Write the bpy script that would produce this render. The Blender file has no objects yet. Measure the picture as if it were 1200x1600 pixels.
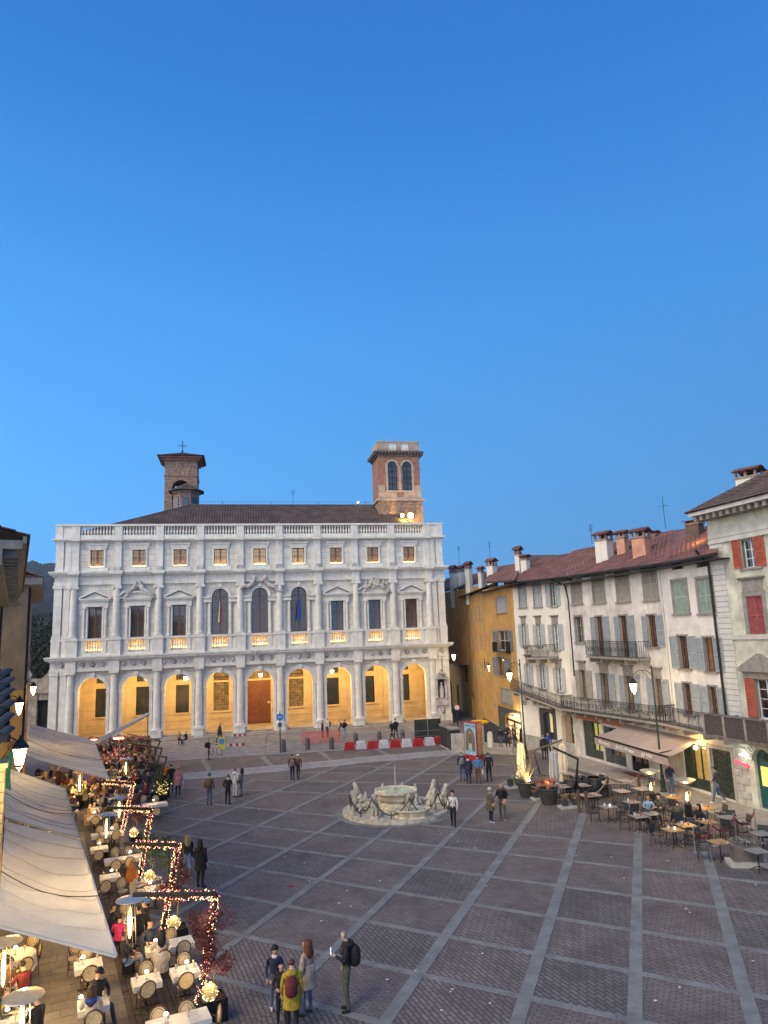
import bpy, bmesh, math, random
from math import sin, cos, pi, radians as R, sqrt, atan2
from mathutils import Vector, Matrix
random.seed(7)
S = bpy.context.scene
C = S.collection
# ------------------------------------------------------------------ camera
CH, FPX, PIT, ROL = 9.6, 1109.0, 0.1749, -0.0367
cam = bpy.data.objects.new('camera', bpy.data.cameras.new('camera'))
C.objects.link(cam); S.camera = cam
cam.data.sensor_fit = 'VERTICAL'; cam.data.sensor_height = 32.0
cam.data.lens = FPX / 1600 * 32.0
cam.data.clip_start = 0.1; cam.data.clip_end = 6000
_f = Vector((0, cos(PIT), sin(PIT))); _u = Vector((0, -sin(PIT), cos(PIT))); _r = Vector((1, 0, 0))
_R = _r * cos(ROL) + _u * sin(ROL); _U = _u * cos(ROL) - _r * sin(ROL)
_m = Matrix((_R, _U, -_f)).transposed().to_4x4(); _m.translation = (0, 0, CH)
cam.matrix_world = _m
S.render.resolution_x = 768; S.render.resolution_y = 1024
# ------------------------------------------------------------------ world: dusk sky
W = bpy.data.worlds.new('World'); S.world = W; W.use_nodes = True
wn = W.node_tree.nodes; wl = W.node_tree.links; wn.clear()
def _n(t, **k):
    n = wn.new(t)
    for a, b in k.items(): setattr(n, a, b)
    return n
tc = _n('ShaderNodeTexCoord'); sep = _n('ShaderNodeSeparateXYZ'); wl.new(tc.outputs['Generated'], sep.inputs[0])
ramp = _n('ShaderNodeValToRGB'); wl.new(sep.outputs['Z'], ramp.inputs[0])
SKY = [(0.0, (.14, .43, .84)), (.07, (.14, .445, .90)), (.2, (.115, .425, .93)), (.42, (.078, .345, .86)), (.66, (.036, .215, .66)), (1.0, (.022, .13, .46))]
while len(ramp.color_ramp.elements) < len(SKY): ramp.color_ramp.elements.new(.5)
for e, (p, c) in zip(ramp.color_ramp.elements, SKY): e.position = p; e.color = (*c, 1)
dot = _n('ShaderNodeVectorMath', operation='DOT_PRODUCT'); wl.new(tc.outputs['Generated'], dot.inputs[0]); dot.inputs[1].default_value = (-.85, -.53, 0)
glow = _n('ShaderNodeMapRange', interpolation_type='SMOOTHSTEP'); wl.new(dot.outputs['Value'], glow.inputs[0])
glow.inputs[1].default_value = .08; glow.inputs[2].default_value = 1.0
side = _n('ShaderNodeMapRange'); wl.new(dot.outputs['Value'], side.inputs[0])
for i, v in ((1, -1.0), (2, 0.05), (3, .62), (4, 1.30)): side.inputs[i].default_value = v
low = _n('ShaderNodeMapRange'); wl.new(sep.outputs['Z'], low.inputs[0])
for i, v in ((1, 0.0), (2, .75), (3, 1.0), (4, 0.0)): low.inputs[i].default_value = v
# side tint only near the horizon: mix(1, side, low)
lerp = _n('ShaderNodeMix'); wl.new(low.outputs[0], lerp.inputs['Factor']); lerp.inputs['A'].default_value = 1.0; wl.new(side.outputs[0], lerp.inputs['B'])
mul = _n('ShaderNodeVectorMath', operation='SCALE'); wl.new(ramp.outputs['Color'], mul.inputs[0]); wl.new(lerp.outputs[0], mul.inputs['Scale'])
gm = _n('ShaderNodeVectorMath', operation='SCALE'); gm.inputs[0].default_value = (2.1, 1.62, 1.08); wl.new(glow.outputs[0], gm.inputs['Scale'])
add = _n('ShaderNodeVectorMath', operation='ADD'); wl.new(mul.outputs[0], add.inputs[0]); wl.new(gm.outputs[0], add.inputs[1])
bg = _n('ShaderNodeBackground'); wl.new(add.outputs[0], bg.inputs['Color']); bg.inputs['Strength'].default_value = 1.0
wo = _n('ShaderNodeOutputWorld'); wl.new(bg.outputs[0], wo.inputs['Surface'])
# afterglow of the set sun, broad and weak, from behind the camera's left shoulder
sd = bpy.data.lights.new('afterglow', 'SUN'); sd.energy = 1.75; sd.angle = R(24); sd.color = (1, .85, .60)
so = bpy.data.objects.new('afterglow', sd); C.objects.link(so)
so.rotation_euler = Vector((-.42, -.60, .78)).to_track_quat('Z', 'Y').to_euler()
S.view_settings.view_transform = 'Standard'; S.view_settings.look = 'None'; S.view_settings.exposure = 0; S.view_settings.gamma = 1
S.render.engine = 'CYCLES'
S.cycles.max_bounces = 5; S.cycles.diffuse_bounces = 3; S.cycles.glossy_bounces = 2; S.cycles.transparent_max_bounces = 8; S.cycles.volume_bounces = 0
# ------------------------------------------------------------------ picture point -> place
def ray(u, v):
    a = (u - 600) / FPX; b = (800 - v) / FPX
    return _R * a + _U * b + _f
def gp(u, v, z=0.0):
    d = ray(u, v); k = (z - CH) / d.z
    return Vector((d.x * k, d.y * k, z))
def at_y(u, v, y):
    d = ray(u, v); k = y / d.y
    return Vector((d.x * k, y, CH + d.z * k))
class Plane:                                   # vertical plane through A, B; local x along A->B, local -y outward (towards camera side)
    def __init__(s, A, B, out=0.0):
        s.A = Vector((A[0], A[1], 0)); B = Vector((B[0], B[1], 0)); s.L = (B - s.A).length; s.E = (B - s.A) / s.L
        s.n = Vector((s.E.y, -s.E.x, 0)); s.ang = atan2(s.E.y, s.E.x)
    def p(s, u, v, out=0.0):
        d = ray(u, v); A = s.A + s.n * out
        k = A.dot(s.n) / (d.x * s.n.x + d.y * s.n.y); P = Vector((d.x * k, d.y * k, CH + d.z * k))
        return (P - A).dot(s.E), P.z
# ------------------------------------------------------------------ materials
_mats = {}
def mat(name, col, rough=.8, var=.12, ns=2.0, bump=.0, bs=30, col2=None, metal=0, emis=None, es=0, streak=0, brick=None, spec=.35, uv=False, sheen=0):
    if name in _mats: return _mats[name]
    m = bpy.data.materials.new(name); m.use_nodes = True; nt = m.node_tree; N = nt.nodes; L = nt.links
    b = N['Principled BSDF']; b.inputs['Roughness'].default_value = rough; b.inputs['Metallic'].default_value = metal
    b.inputs['Specular IOR Level'].default_value = spec
    if emis:
        b.inputs['Emission Color'].default_value = (*emis, 1); b.inputs['Emission Strength'].default_value = es
    g = N.new('ShaderNodeNewGeometry'); pos = g.outputs['Position']
    if uv:
        t = N.new('ShaderNodeUVMap'); t.uv_map = 'uv'
    nz = N.new('ShaderNodeTexNoise'); nz.inputs['Scale'].default_value = ns; nz.inputs['Detail'].default_value = 6; nz.inputs['Roughness'].default_value = .62
    L.new(pos, nz.inputs['Vector'])
    mx = N.new('ShaderNodeMix'); mx.data_type = 'RGBA'
    c2 = col2 or tuple(c * (1 - var * 1.6) for c in col); c1 = tuple(min(1, c * (1 + var)) for c in col) if not col2 else col
    mr = N.new('ShaderNodeMapRange'); mr.inputs[1].default_value = .36; mr.inputs[2].default_value = .66; L.new(nz.outputs['Fac'], mr.inputs[0])
    L.new(mr.outputs[0], mx.inputs['Factor']); mx.inputs['A'].default_value = (*c1, 1); mx.inputs['B'].default_value = (*c2, 1)
    out = mx.outputs['Result']; hsock = None
    if streak:
        mp = N.new('ShaderNodeMapping'); mp.inputs['Scale'].default_value = (1.6, 1.6, .22); L.new(pos, mp.inputs['Vector'])
        n2 = N.new('ShaderNodeTexNoise'); n2.inputs['Scale'].default_value = 1.4; n2.inputs['Detail'].default_value = 8; n2.inputs['Roughness'].default_value = .7; L.new(mp.outputs[0], n2.inputs['Vector'])
        r2 = N.new('ShaderNodeMapRange'); r2.inputs[1].default_value = .47; r2.inputs[2].default_value = .72; r2.inputs[4].default_value = streak; L.new(n2.outputs['Fac'], r2.inputs[0])
        m2 = N.new('ShaderNodeMix'); m2.data_type = 'RGBA'; L.new(r2.outputs[0], m2.inputs['Factor']); L.new(out, m2.inputs['A']); m2.inputs['B'].default_value = (*[c * .33 for c in col], 1)
        out = m2.outputs['Result']
    if brick:                                   # (scale m, row h, width, mortar, mortar colour, axis)
        bw, bh, mo, mc, axis = brick
        if uv: vec = t.outputs[0]
        else:
            sp = N.new('ShaderNodeSeparateXYZ'); cb = N.new('ShaderNodeCombineXYZ'); tcn = N.new('ShaderNodeTexCoord'); L.new(tcn.outputs['Object'], sp.inputs[0])
            ad = N.new('ShaderNodeMath'); L.new(sp.outputs['X'], ad.inputs[0]); L.new(sp.outputs['Y'], ad.inputs[1])
            L.new(ad.outputs[0], cb.inputs['X']); L.new(sp.outputs['Z'], cb.inputs['Y']); vec = cb.outputs[0]
        bt = N.new('ShaderNodeTexBrick'); L.new(vec, bt.inputs['Vector']); bt.inputs['Scale'].default_value = 1.0
        bt.inputs['Brick Width'].default_value = bw; bt.inputs['Row Height'].default_value = bh; bt.inputs['Mortar Size'].default_value = mo; bt.inputs['Mortar Smooth'].default_value = .3
        bt.inputs['Color1'].default_value = (1, 1, 1, 1); bt.inputs['Color2'].default_value = (.68, .66, .66, 1); bt.inputs['Mortar'].default_value = (0, 0, 0, 1)
        m3 = N.new('ShaderNodeMix'); m3.data_type = 'RGBA'; m3.blend_type = 'MULTIPLY'; m3.inputs['Factor'].default_value = .8 if axis != 'soft' else .35
        L.new(out, m3.inputs['A']); L.new(bt.outputs['Color'], m3.inputs['B'])
        m4 = N.new('ShaderNodeMix'); m4.data_type = 'RGBA'; L.new(bt.outputs['Fac'], m4.inputs['Factor']); L.new(m3.outputs['Result'], m4.inputs['A']); m4.inputs['B'].default_value = (*mc, 1)
        out = m4.outputs['Result']; hsock = bt.outputs['Fac']
    L.new(out, b.inputs['Base Color'])
    if bump or hsock:
        n3 = N.new('ShaderNodeTexNoise'); n3.inputs['Scale'].default_value = bs; n3.inputs['Detail'].default_value = 4; L.new(pos, n3.inputs['Vector'])
        bp = N.new('ShaderNodeBump'); bp.inputs['Strength'].default_value = bump or .3; bp.inputs['Distance'].default_value = .02; L.new(n3.outputs['Fac'], bp.inputs['Height'])
        last = bp
        if hsock:
            b2 = N.new('ShaderNodeBump'); b2.invert = True; b2.inputs['Strength'].default_value = .7; b2.inputs['Distance'].default_value = .012
            L.new(hsock, b2.inputs['Height']); L.new(bp.outputs[0], b2.inputs['Normal']); last = b2
        L.new(last.outputs[0], b.inputs['Normal'])
    _mats[name] = m; return m
def glassmat(name, tint=(.75, .8, .85), refl=.22):
    if name in _mats: return _mats[name]
    m = bpy.data.materials.new(name); m.use_nodes = True; nt = m.node_tree; N = nt.nodes; L = nt.links; N.remove(N['Principled BSDF'])
    a = N.new('ShaderNodeBsdfTransparent'); a.inputs[0].default_value = (*tint, 1); g = N.new('ShaderNodeBsdfGlossy'); g.inputs['Roughness'].default_value = .08
    x = N.new('ShaderNodeMixShader'); x.inputs[0].default_value = refl; L.new(a.outputs[0], x.inputs[1]); L.new(g.outputs[0], x.inputs[2]); L.new(x.outputs[0], N['Material Output'].inputs[0])
    _mats[name] = m; return m
def plain(col, rough=.75, metal=0):
    return mat('cloth_%02x%02x%02x_%d' % (*[int(min(1, c) * 255) for c in col], metal), col, rough, .22, 9, .8, 13, metal=metal)
stone = mat('white_marble', (.69, .675, .60), .7, .08, 1.1, .25, 14, streak=.22, brick=(1.25, .62, .012, (.27, .26, .25), 'soft'))
trim = mat('carved_marble', (.73, .715, .64), .65, .08, 1.6, .3, 12, streak=.3)
trimd = mat('weathered_marble', (.50, .49, .475), .75, .3, 1.2, .4, 10, streak=.9)
portw = mat('portico_plaster', (.64, .51, .31), .8, .07, 1.0, .1, 8, brick=(1.9, .95, .012, (.40, .33, .22), 'soft'))
rust = mat('rusticated_stone', (.42, .41, .385), .8, .2, 2, .4, 9)
woodd = mat('brown_door_wood', (.20, .07, .028), .5, .2, 5, .2, 20)
woodf = mat('window_wood', (.17, .065, .035), .5, .15, 5)
dark = mat('dark_interior', (.018, .018, .02), .9, .1)
iron = mat('black_iron', (.018, .018, .019), .5, .2, 8, .1)
greeni = mat('green_iron', (.018, .042, .034), .5, .2, 8)
glass = glassmat('window_glass', (.8, .82, .8), .09)
glassd = mat('dark_window_glass', (.045, .055, .07), .12, .25, .6, spec=.8)
tile = mat('roof_tile', (.23, .115, .10), .85, .35, .9, .4, 20, col2=(.12, .065, .06))
tiled = mat('old_roof_tile', (.14, .10, .088), .85, .35, .8, .4, 20, col2=(.07, .052, .048))
brickw = mat('tower_brick', (.38, .175, .12), .85, .25, 2, .3, 20, brick=(.3, .13, .014, (.26, .19, .15), 'b'))
rubble = mat('rubble_stone', (.42, .27, .205), .9, .35, 3, .5, 6, brick=(.42, .19, .03, (.16, .13, .105), 'b'))
tstone = mat('tower_trim_stone', (.42, .33, .27), .8, .15, 2, .2)
warmw = mat('lamp_warm', (1, .8, .5), .5, 0, emis=(1, .73, .34), es=14)
warmb = mat('lamp_bright', (1, .9, .7), .5, 0, emis=(1, .80, .45), es=30)
whitel = mat('lamp_white', (1, 1, .95), .5, 0, emis=(1, .93, .78), es=9)
ledm = mat('led_strip', (1, .85, .5), .5, 0, emis=(1, .60, .17), es=14)
steel = mat('steel', (.45, .46, .48), .35, .1, 8, metal=.8)
# ------------------------------------------------------------------ mesh builder
class MB:
    def __init__(s): s.v = []; s.f = []; s.m = []
    def add(s, vs, fs, m=0):
        o = len(s.v); s.v += [tuple(v) for v in vs]; s.f += [tuple(i + o for i in f) for f in fs]; s.m += [m] * len(fs); return s
    def box(s, x0, x1, y0, y1, z0, z1, m=0):
        return s.add([(x0, y0, z0), (x1, y0, z0), (x1, y1, z0), (x0, y1, z0), (x0, y0, z1), (x1, y0, z1), (x1, y1, z1), (x0, y1, z1)],
                     [(0, 3, 2, 1), (4, 5, 6, 7), (0, 1, 5, 4), (1, 2, 6, 5), (2, 3, 7, 6), (3, 0, 4, 7)], m)
    def rbox(s, c, hx, hy, hz, mat3, m=0):
        vs = [Vector(c) + mat3 @ Vector((sx * hx, sy * hy, sz * hz)) for sz in (-1, 1) for sx, sy in ((-1, -1), (1, -1), (1, 1), (-1, 1))]
        return s.add(vs, [(0, 3, 2, 1), (4, 5, 6, 7), (0, 1, 5, 4), (1, 2, 6, 5), (2, 3, 7, 6), (3, 0, 4, 7)], m)
    def bar(s, a, b, w, h=None, m=0):
        a = Vector(a); b = Vector(b); d = b - a; h = h or w
        q = d.to_track_quat('Z', 'Y').to_matrix()
        return s.rbox((a + b) / 2, w / 2, h / 2, d.length / 2, q, m)
    def cyl(s, a, b, r0, r1=None, n=10, m=0, caps=True):
        a = Vector(a); b = Vector(b); r1 = r0 if r1 is None else r1
        q = (b - a).to_track_quat('Z', 'Y').to_matrix(); vs = []
        for P, r in ((a, r0), (b, r1)):
            vs += [P + q @ Vector((cos(2 * pi * i / n) * r, sin(2 * pi * i / n) * r, 0)) for i in range(n)]
        fs = [(i, (i + 1) % n, n + (i + 1) % n, n + i) for i in range(n)]
        if caps: fs += [tuple(range(n - 1, -1, -1)), tuple(range(n, 2 * n))]
        return s.add(vs, fs, m)
    def lathe(s, cx, cy, prof, n=12, m=0, a0=0, z0=0, sy=1):
        vs = []
        for r, z in prof: vs += [(cx + cos(a0 + 2 * pi * i / n) * r, cy + sin(a0 + 2 * pi * i / n) * r * sy, z + z0) for i in range(n)]
        fs = [(k * n + i, k * n + (i + 1) % n, (k + 1) * n + (i + 1) % n, (k + 1) * n + i) for k in range(len(prof) - 1) for i in range(n)]
        if prof[0][0] > 0: fs.append(tuple(range(n - 1, -1, -1)))
        if prof[-1][0] > 0: k = (len(prof) - 1) * n; fs.append(tuple(range(k, k + n)))
        return s.add(vs, fs, m)
    def tube(s, pts, r, n=6, m=0):
        pts = [Vector(p) for p in pts]; vs = []; K = len(pts)
        for i, p in enumerate(pts):
            d = (pts[min(i + 1, K - 1)] - pts[max(i - 1, 0)]); q = d.to_track_quat('Z', 'Y').to_matrix(); rr = r[i] if isinstance(r, (list, tuple)) else r
            vs += [p + q @ Vector((cos(2 * pi * j / n) * rr, sin(2 * pi * j / n) * rr, 0)) for j in range(n)]
        fs = [(i * n + j, i * n + (j + 1) % n, (i + 1) * n + (j + 1) % n, (i + 1) * n + j) for i in range(K - 1) for j in range(n)]
        fs += [tuple(range(n - 1, -1, -1)), tuple(range((K - 1) * n, K * n))]
        return s.add(vs, fs, m)
    def prism(s, poly, y0, y1, m=0):           # polygon in xz, extruded along y
        n = len(poly); vs = [(x, y0, z) for x, z in poly] + [(x, y1, z) for x, z in poly]
        return s.add(vs, [tuple(range(n)), tuple(range(2 * n - 1, n - 1, -1))] + [(i, i + n, (i + 1) % n + n, (i + 1) % n) for i in range(n)], m)
    def slab(s, poly, z0, z1, m=0):            # polygon in xy, extruded along z
        n = len(poly); vs = [(p[0], p[1], z0) for p in poly] + [(p[0], p[1], z1) for p in poly]
        return s.add(vs, [tuple(range(n - 1, -1, -1)), tuple(range(n, 2 * n))] + [(i, (i + 1) % n, (i + 1) % n + n, i + n) for i in range(n)], m)
    def ball(s, c, r, n=8, m=0, sz=1):
        K = max(3, n // 2); return s.lathe(c[0], c[1], [(max(1e-4, r * sin(pi * k / K)), c[2] - r * sz * cos(pi * k / K)) for k in range(K + 1)], n, m)
    def ring(s, cx, cz, r0, r1, y0, y1, a0=0, a1=pi, n=16, m=0):   # arch ring in xz
        P = [(cx + r1 * cos(a0 + (a1 - a0) * i / n), cz + r1 * sin(a0 + (a1 - a0) * i / n)) for i in range(n + 1)]
        Q = [(cx + r0 * cos(a0 + (a1 - a0) * i / n), cz + r0 * sin(a0 + (a1 - a0) * i / n)) for i in range(n + 1)]
        for i in range(n): s.prism([P[i], P[i + 1], Q[i + 1], Q[i]], y0, y1, m)
        return s
    def wall(s, x0, x1, z0, z1, y0, y1, holes, m=0):
        xs = sorted({x0, x1, *[min(max(h[k], x0), x1) for h in holes for k in (0, 1)]}); zs = sorted({z0, z1, *[min(max(h[k], z0), z1) for h in holes for k in (2, 3)]})
        def solid(i, j):
            if i < 0 or j < 0 or i >= len(xs) - 1 or j >= len(zs) - 1: return False
            cx = (xs[i] + xs[i + 1]) / 2; cz = (zs[j] + zs[j + 1]) / 2
            return not any(h[0] < cx < h[1] and h[2] < cz < h[3] for h in holes)
        for i in range(len(xs) - 1):
            for j in range(len(zs) - 1):
                if not solid(i, j): continue
                a, b, c, d = xs[i], xs[i + 1], zs[j], zs[j + 1]
                s.add([(a, y0, c), (b, y0, c), (b, y0, d), (a, y0, d)], [(0, 1, 2, 3)], m)
                s.add([(a, y1, c), (b, y1, c), (b, y1, d), (a, y1, d)], [(3, 2, 1, 0)], m)
                for di, dj, q in ((-1, 0, [(a, y0, c), (a, y0, d), (a, y1, d), (a, y1, c)]), (1, 0, [(b, y0, c), (b, y1, c), (b, y1, d), (b, y0, d)]),
                                  (0, -1, [(a, y0, c), (a, y1, c), (b, y1, c), (b, y0, c)]), (0, 1, [(a, y0, d), (b, y0, d), (b, y1, d), (a, y1, d)])):
                    if not solid(i + di, j + dj): s.add(q, [(0, 1, 2, 3)], m)
        return s
    def spandrel(s, cx, r, zs, y0, y1, m=0, n=14, rz=None):
        rz = rz or r
        A = [(cx + r * cos(pi * i / n), zs + rz * sin(pi * i / n)) for i in range(n + 1)]
        for i in range(n):
            a, b = A[i], A[i + 1]; t = zs + rz + .001
            s.add([(a[0], y0, a[1]), (a[0], y0, t), (b[0], y0, t), (b[0], y0, b[1])], [(0, 1, 2, 3)], m)
            s.add([(a[0], y1, a[1]), (a[0], y1, t), (b[0], y1, t), (b[0], y1, b[1])], [(3, 2, 1, 0)], m)
            s.add([(a[0], y0, a[1]), (b[0], y0, b[1]), (b[0], y1, b[1]), (a[0], y1, a[1])], [(0, 1, 2, 3)], m)
        return s
    def mesh(s, name, mats, smooth=False, fix=True):
        me = bpy.data.meshes.new(name); me.from_pydata(s.v, [], s.f)
        for k in (mats if isinstance(mats, (list, tuple)) else [mats]): me.materials.append(k)
        if any(s.m): me.polygons.foreach_set('material_index', s.m)
        if fix:
            bm = bmesh.new(); bm.from_mesh(me); bmesh.ops.recalc_face_normals(bm, faces=bm.faces[:]); bm.to_mesh(me); bm.free()
        if smooth: me.shade_smooth()
        return me
    def each(s, name, mats, parent=None, **k):        # one object per separate piece (touching pieces stay together)
        n = len(s.v); par = list(range(n))
        def fd(i):
            while par[i] != i: par[i] = par[par[i]]; i = par[i]
            return i
        for f in s.f:
            for i in f[1:]: par[fd(i)] = fd(f[0])
        G = {}
        for i in range(n): G.setdefault(fd(i), []).append(i)
        B = [[r, [min(s.v[i][a] for i in g) - .012 for a in range(3)], [max(s.v[i][a] for i in g) + .012 for a in range(3)], {r}] for r, g in G.items()]
        ch = True
        while ch:
            ch = False
            for i in range(len(B)):
                for j in range(i + 1, len(B)):
                    if all(B[i][1][a] < B[j][2][a] and B[j][1][a] < B[i][2][a] for a in range(3)):
                        B[i][1] = [min(x, y) for x, y in zip(B[i][1], B[j][1])]; B[i][2] = [max(x, y) for x, y in zip(B[i][2], B[j][2])]; B[i][3] |= B[j][3]; B.pop(j); ch = True; break
                if ch: break
        for b in B:
            m = MB(); ix = {}
            for f, mi in zip(s.f, s.m):
                if fd(f[0]) in b[3]:
                    for i in f:
                        if i not in ix: ix[i] = len(m.v); m.v.append(s.v[i])
                    m.f.append(tuple(ix[i] for i in f)); m.m.append(mi)
            o = m.build(name, mats, parent, **k)
        return o
    def build(s, name, mats, parent=None, loc=(0, 0, 0), rz=0, smooth=False, **k):
        return obj(name, s.mesh(name, mats, smooth), parent, loc, rz, **k)
def obj(name, me, parent=None, loc=(0, 0, 0), rz=0, **k):
    o = bpy.data.objects.new(name, me); C.objects.link(o); o.location = loc; o.rotation_euler = (0, 0, rz)
    if parent: o.parent = parent
    tag(o, **k); return o
def tag(o, label=None, cat=None, group=None, kind=None):
    for a, b in (('label', label), ('category', cat), ('group', group), ('kind', kind)):
        if b: o[a] = b
    return o
def empty(name, loc=(0, 0, 0), rz=0, label=None, cat=None, group=None, parent=None):
    o = bpy.data.objects.new(name, None); C.objects.link(o); o.location = loc; o.rotation_euler = (0, 0, rz); o.empty_display_size = .2
    if parent: o.parent = parent
    return tag(o, label, cat, group)
def kids(o): return [c for c in C.objects if c.parent == o]
_tree = {}
def snap(root):                                # remember a prototype's children once
    _tree[root.name] = [(c, [(g) for g in kids(c)]) for c in kids(root)]
    return root
def dup(root, loc, rz=0, label=None, group=None, sc=None):
    if root.name not in _tree: snap(root)
    r = root.copy(); C.objects.link(r); r.location = loc; r.rotation_euler = (0, 0, rz)
    if sc: r.scale = sc if isinstance(sc, (tuple, list)) else (sc,) * 3
    if label: r['label'] = label
    if group: r['group'] = group
    for c, gs in _tree[root.name]:
        d = c.copy(); C.objects.link(d); d.parent = r
        for g in gs: e = g.copy(); C.objects.link(e); e.parent = d
    return r
class Kit:                                     # first call uses the prototype, later ones copy it
    def __init__(s, make): s.make = make; s.root = None
    def put(s, loc, rz=0, label=None, group=None, sc=None):
        if s.root is None:
            s.root = s.make(); snap(s.root); r = s.root; r.location = loc; r.rotation_euler = (0, 0, rz)
            if sc: r.scale = sc if isinstance(sc, (tuple, list)) else (sc,) * 3
            if label: r['label'] = label
            if group: r['group'] = group
            return r
        r = dup(s.root, loc, rz, label, group, sc)
        if not sc: r.scale = (1, 1, 1)
        return r
def light(loc, e, col=(1, .72, .38), r=.12, parent=None, spot=None, to=None):
    l = bpy.data.lights.new('lamp_light', 'SPOT' if spot else 'POINT'); l.energy = e; l.color = col; l.shadow_soft_size = r
    o = bpy.data.objects.new('lamp_light', l); C.objects.link(o); o.location = loc
    if parent: o.parent = parent
    if spot:
        l.spot_size = R(spot); l.spot_blend = .6
        o.rotation_euler = (Vector(loc) - Vector(to)).to_track_quat('Z', 'Y').to_euler()
    return o
def tile_roof(poly, pitch=.24, row=.42, amp=.05, mb=None, m=0):   # poly[0]->poly[1] is the eave; corrugated rows of tiles
    mb = mb or MB(); P = [Vector(p) for p in poly]; ex = (P[1] - P[0]).normalized(); nn = (P[1] - P[0]).cross(P[2] - P[0]).normalized()
    if nn.z < 0: nn = -nn
    up = nn.cross(ex).normalized()
    if up.z < 0: up = -up
    Q = [((p - P[0]).dot(ex), (p - P[0]).dot(up)) for p in P]; xs = [q[0] for q in Q]; x = min(xs); X = max(xs); n = max(1, int((X - x) / pitch)); w = (X - x) / n
    mb.add([p - nn * .03 for p in P], [tuple(range(len(P)))], m)
    for i in range(n):
        c = x + (i + .5) * w; ys = []
        for k in range(len(Q)):
            a, b = Q[k], Q[(k + 1) % len(Q)]
            if (a[0] - c) * (b[0] - c) <= 0 and a[0] != b[0]: ys.append(a[1] + (b[1] - a[1]) * (c - a[0]) / (b[0] - a[0]))
        if len(ys) < 2: continue
        y0, y1 = min(ys), max(ys)
        if y1 - y0 < .1: continue
        K = max(1, round((y1 - y0) / row)); prof = [(-.5, 0), (-.3, .75), (0, 1), (.3, .75), (.5, 0)]
        for k in range(K):
            ya = y0 + (y1 - y0) * k / K - .02; yb = y0 + (y1 - y0) * (k + 1) / K + .03; j = random.uniform(-.012, .012); jz = random.uniform(-.008, .012)
            vs = []
            for yy, s_, lift in ((ya, 1.0, .035 + jz), (yb, .84, 0)):
                vs += [P[0] + ex * (c + px * w * s_ + j) + up * yy + nn * (pz * amp * s_ + lift) for px, pz in prof]
            mb.add(vs, [(q, q + 1, q + 6, q + 5) for q in range(4)] + [(0, 4, 3, 2, 1)], m)
    return mb
# ================================================================== GROUND
cobble = mat('grey_cobble', (.25, .25, .265), .75, .22, 1.2, .5, 16, brick=(.24, .16, .02, (.12, .12, .125), 'b'))
pbk = dict(streak=.4, uv=True)
pbrick2 = mat('piazza_brick_grey', (.205, .186, .176), .72, .26, .45, .35, 22, col2=(.115, .105, .10), brick=(.30, .118, .02, (.065, .06, .06), 'b'), **pbk)
pbrick = mat('piazza_brick', (.235, .202, .187), .72, .26, .55, .35, 22, col2=(.145, .122, .112), brick=(.30, .112, .016, (.07, .063, .064), 'b'), **pbk)
slabm = mat('paving_stone', (.185, .195, .19), .7, .16, 1.4, .3, 14)
slabw = mat('sidewalk_stone', (.33, .30, .255), .75, .14, .9, .3, 12)
slabt = mat('terrace_stone', (.19, .165, .125), .75, .16, 1.2, .3, 14)
deckm = mat('deck_wood', (.085, .062, .05), .7, .25, 5, .3, 18)
g = MB(); n = 24
g.add([(-2500, -60, -.02), (2500, -60, -.02), (2500, 4500, -.02), (-2500, 4500, -.02)], [(0, 1, 2, 3)])
g.build('ground', mat('far_ground', (.10, .10, .09), .9, .2, .05), kind='structure')
g = MB().add([(-60, -4, 0), (40, -4, 0), (40, 140, 0), (-60, 140, 0)], [(0, 1, 2, 3)])
g.build('cobbled_street', cobble, kind='structure')
def ln(p, q): a = gp(*p); b = gp(*q); return (a.xy, b.xy)
AL = {-3: ((320, 1222), (285, 1232.7)), -2: ((432, 1207), (253, 1271)), -1: ((530.7, 1196.7), (245, 1312.7)), 0: ((621, 1187), (322.7, 1330)), 1: ((709, 1179), (304, 1412)),
      2: ((717, 1215), (356, 1480)), 3: ((806.7, 1207), (492, 1512)), 4: ((844, 1252.7), (604, 1594)), 5: ((910, 1278), (810, 1594)), 6: ((997, 1320), (992, 1596)), 7: ((1104, 1334), (1178, 1600))}
BL = {-1: ((354, 1532), (584, 1596)), 0: ((380.8, 1463), (993, 1596)), 1: ((340, 1394.8), (1164, 1552.8)), 2: ((324, 1346.8), (1144.8, 1479)), 3: ((240, 1298.8), (1128.8, 1419)),
      4: ((252, 1274), (1115, 1370.8)), 5: ((264, 1250), (997.6, 1322)), 6: ((288, 1231), (845, 1252.7)), 7: ((384, 1219), (786.7, 1227)), 8: ((461, 1207), (794.7, 1211)), 9: ((560, 1197.5), (666.7, 1203)), 10: ((629, 1187), (805, 1196))}
AL = {k: ln(*v) for k, v in AL.items()}; BL = {k: ln(*v) for k, v in BL.items()}
def shiftl(l, m, f=1.0): return tuple(a + (a - b) * f for a, b in zip(l, m))
d67 = (AL[7][0] - AL[6][0]); dn = (AL[7][1] - AL[7][0]).normalized(); pn = Vector((-dn.y, dn.x)); st = abs(d67.dot(pn)) * 1.0
if pn.x < 0: pn = -pn
AL[8] = (AL[7][0] + pn * 2.9, AL[7][1] + pn * 2.9); AL[9] = (AL[7][0] + pn * 5.8, AL[7][1] + pn * 5.8)
db = (BL[0][1] - BL[0][0]).normalized(); pb = Vector((-db.y, db.x)); pb = pb if pb.y < 0 else -pb
BL[-2] = (BL[-1][0] + pb * 3, BL[-1][1] + pb * 3); BL[-3] = (BL[-1][0] + pb * 6, BL[-1][1] + pb * 6); BL[-4] = (BL[-1][0] + pb * 9, BL[-1][1] + pb * 9)
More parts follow.
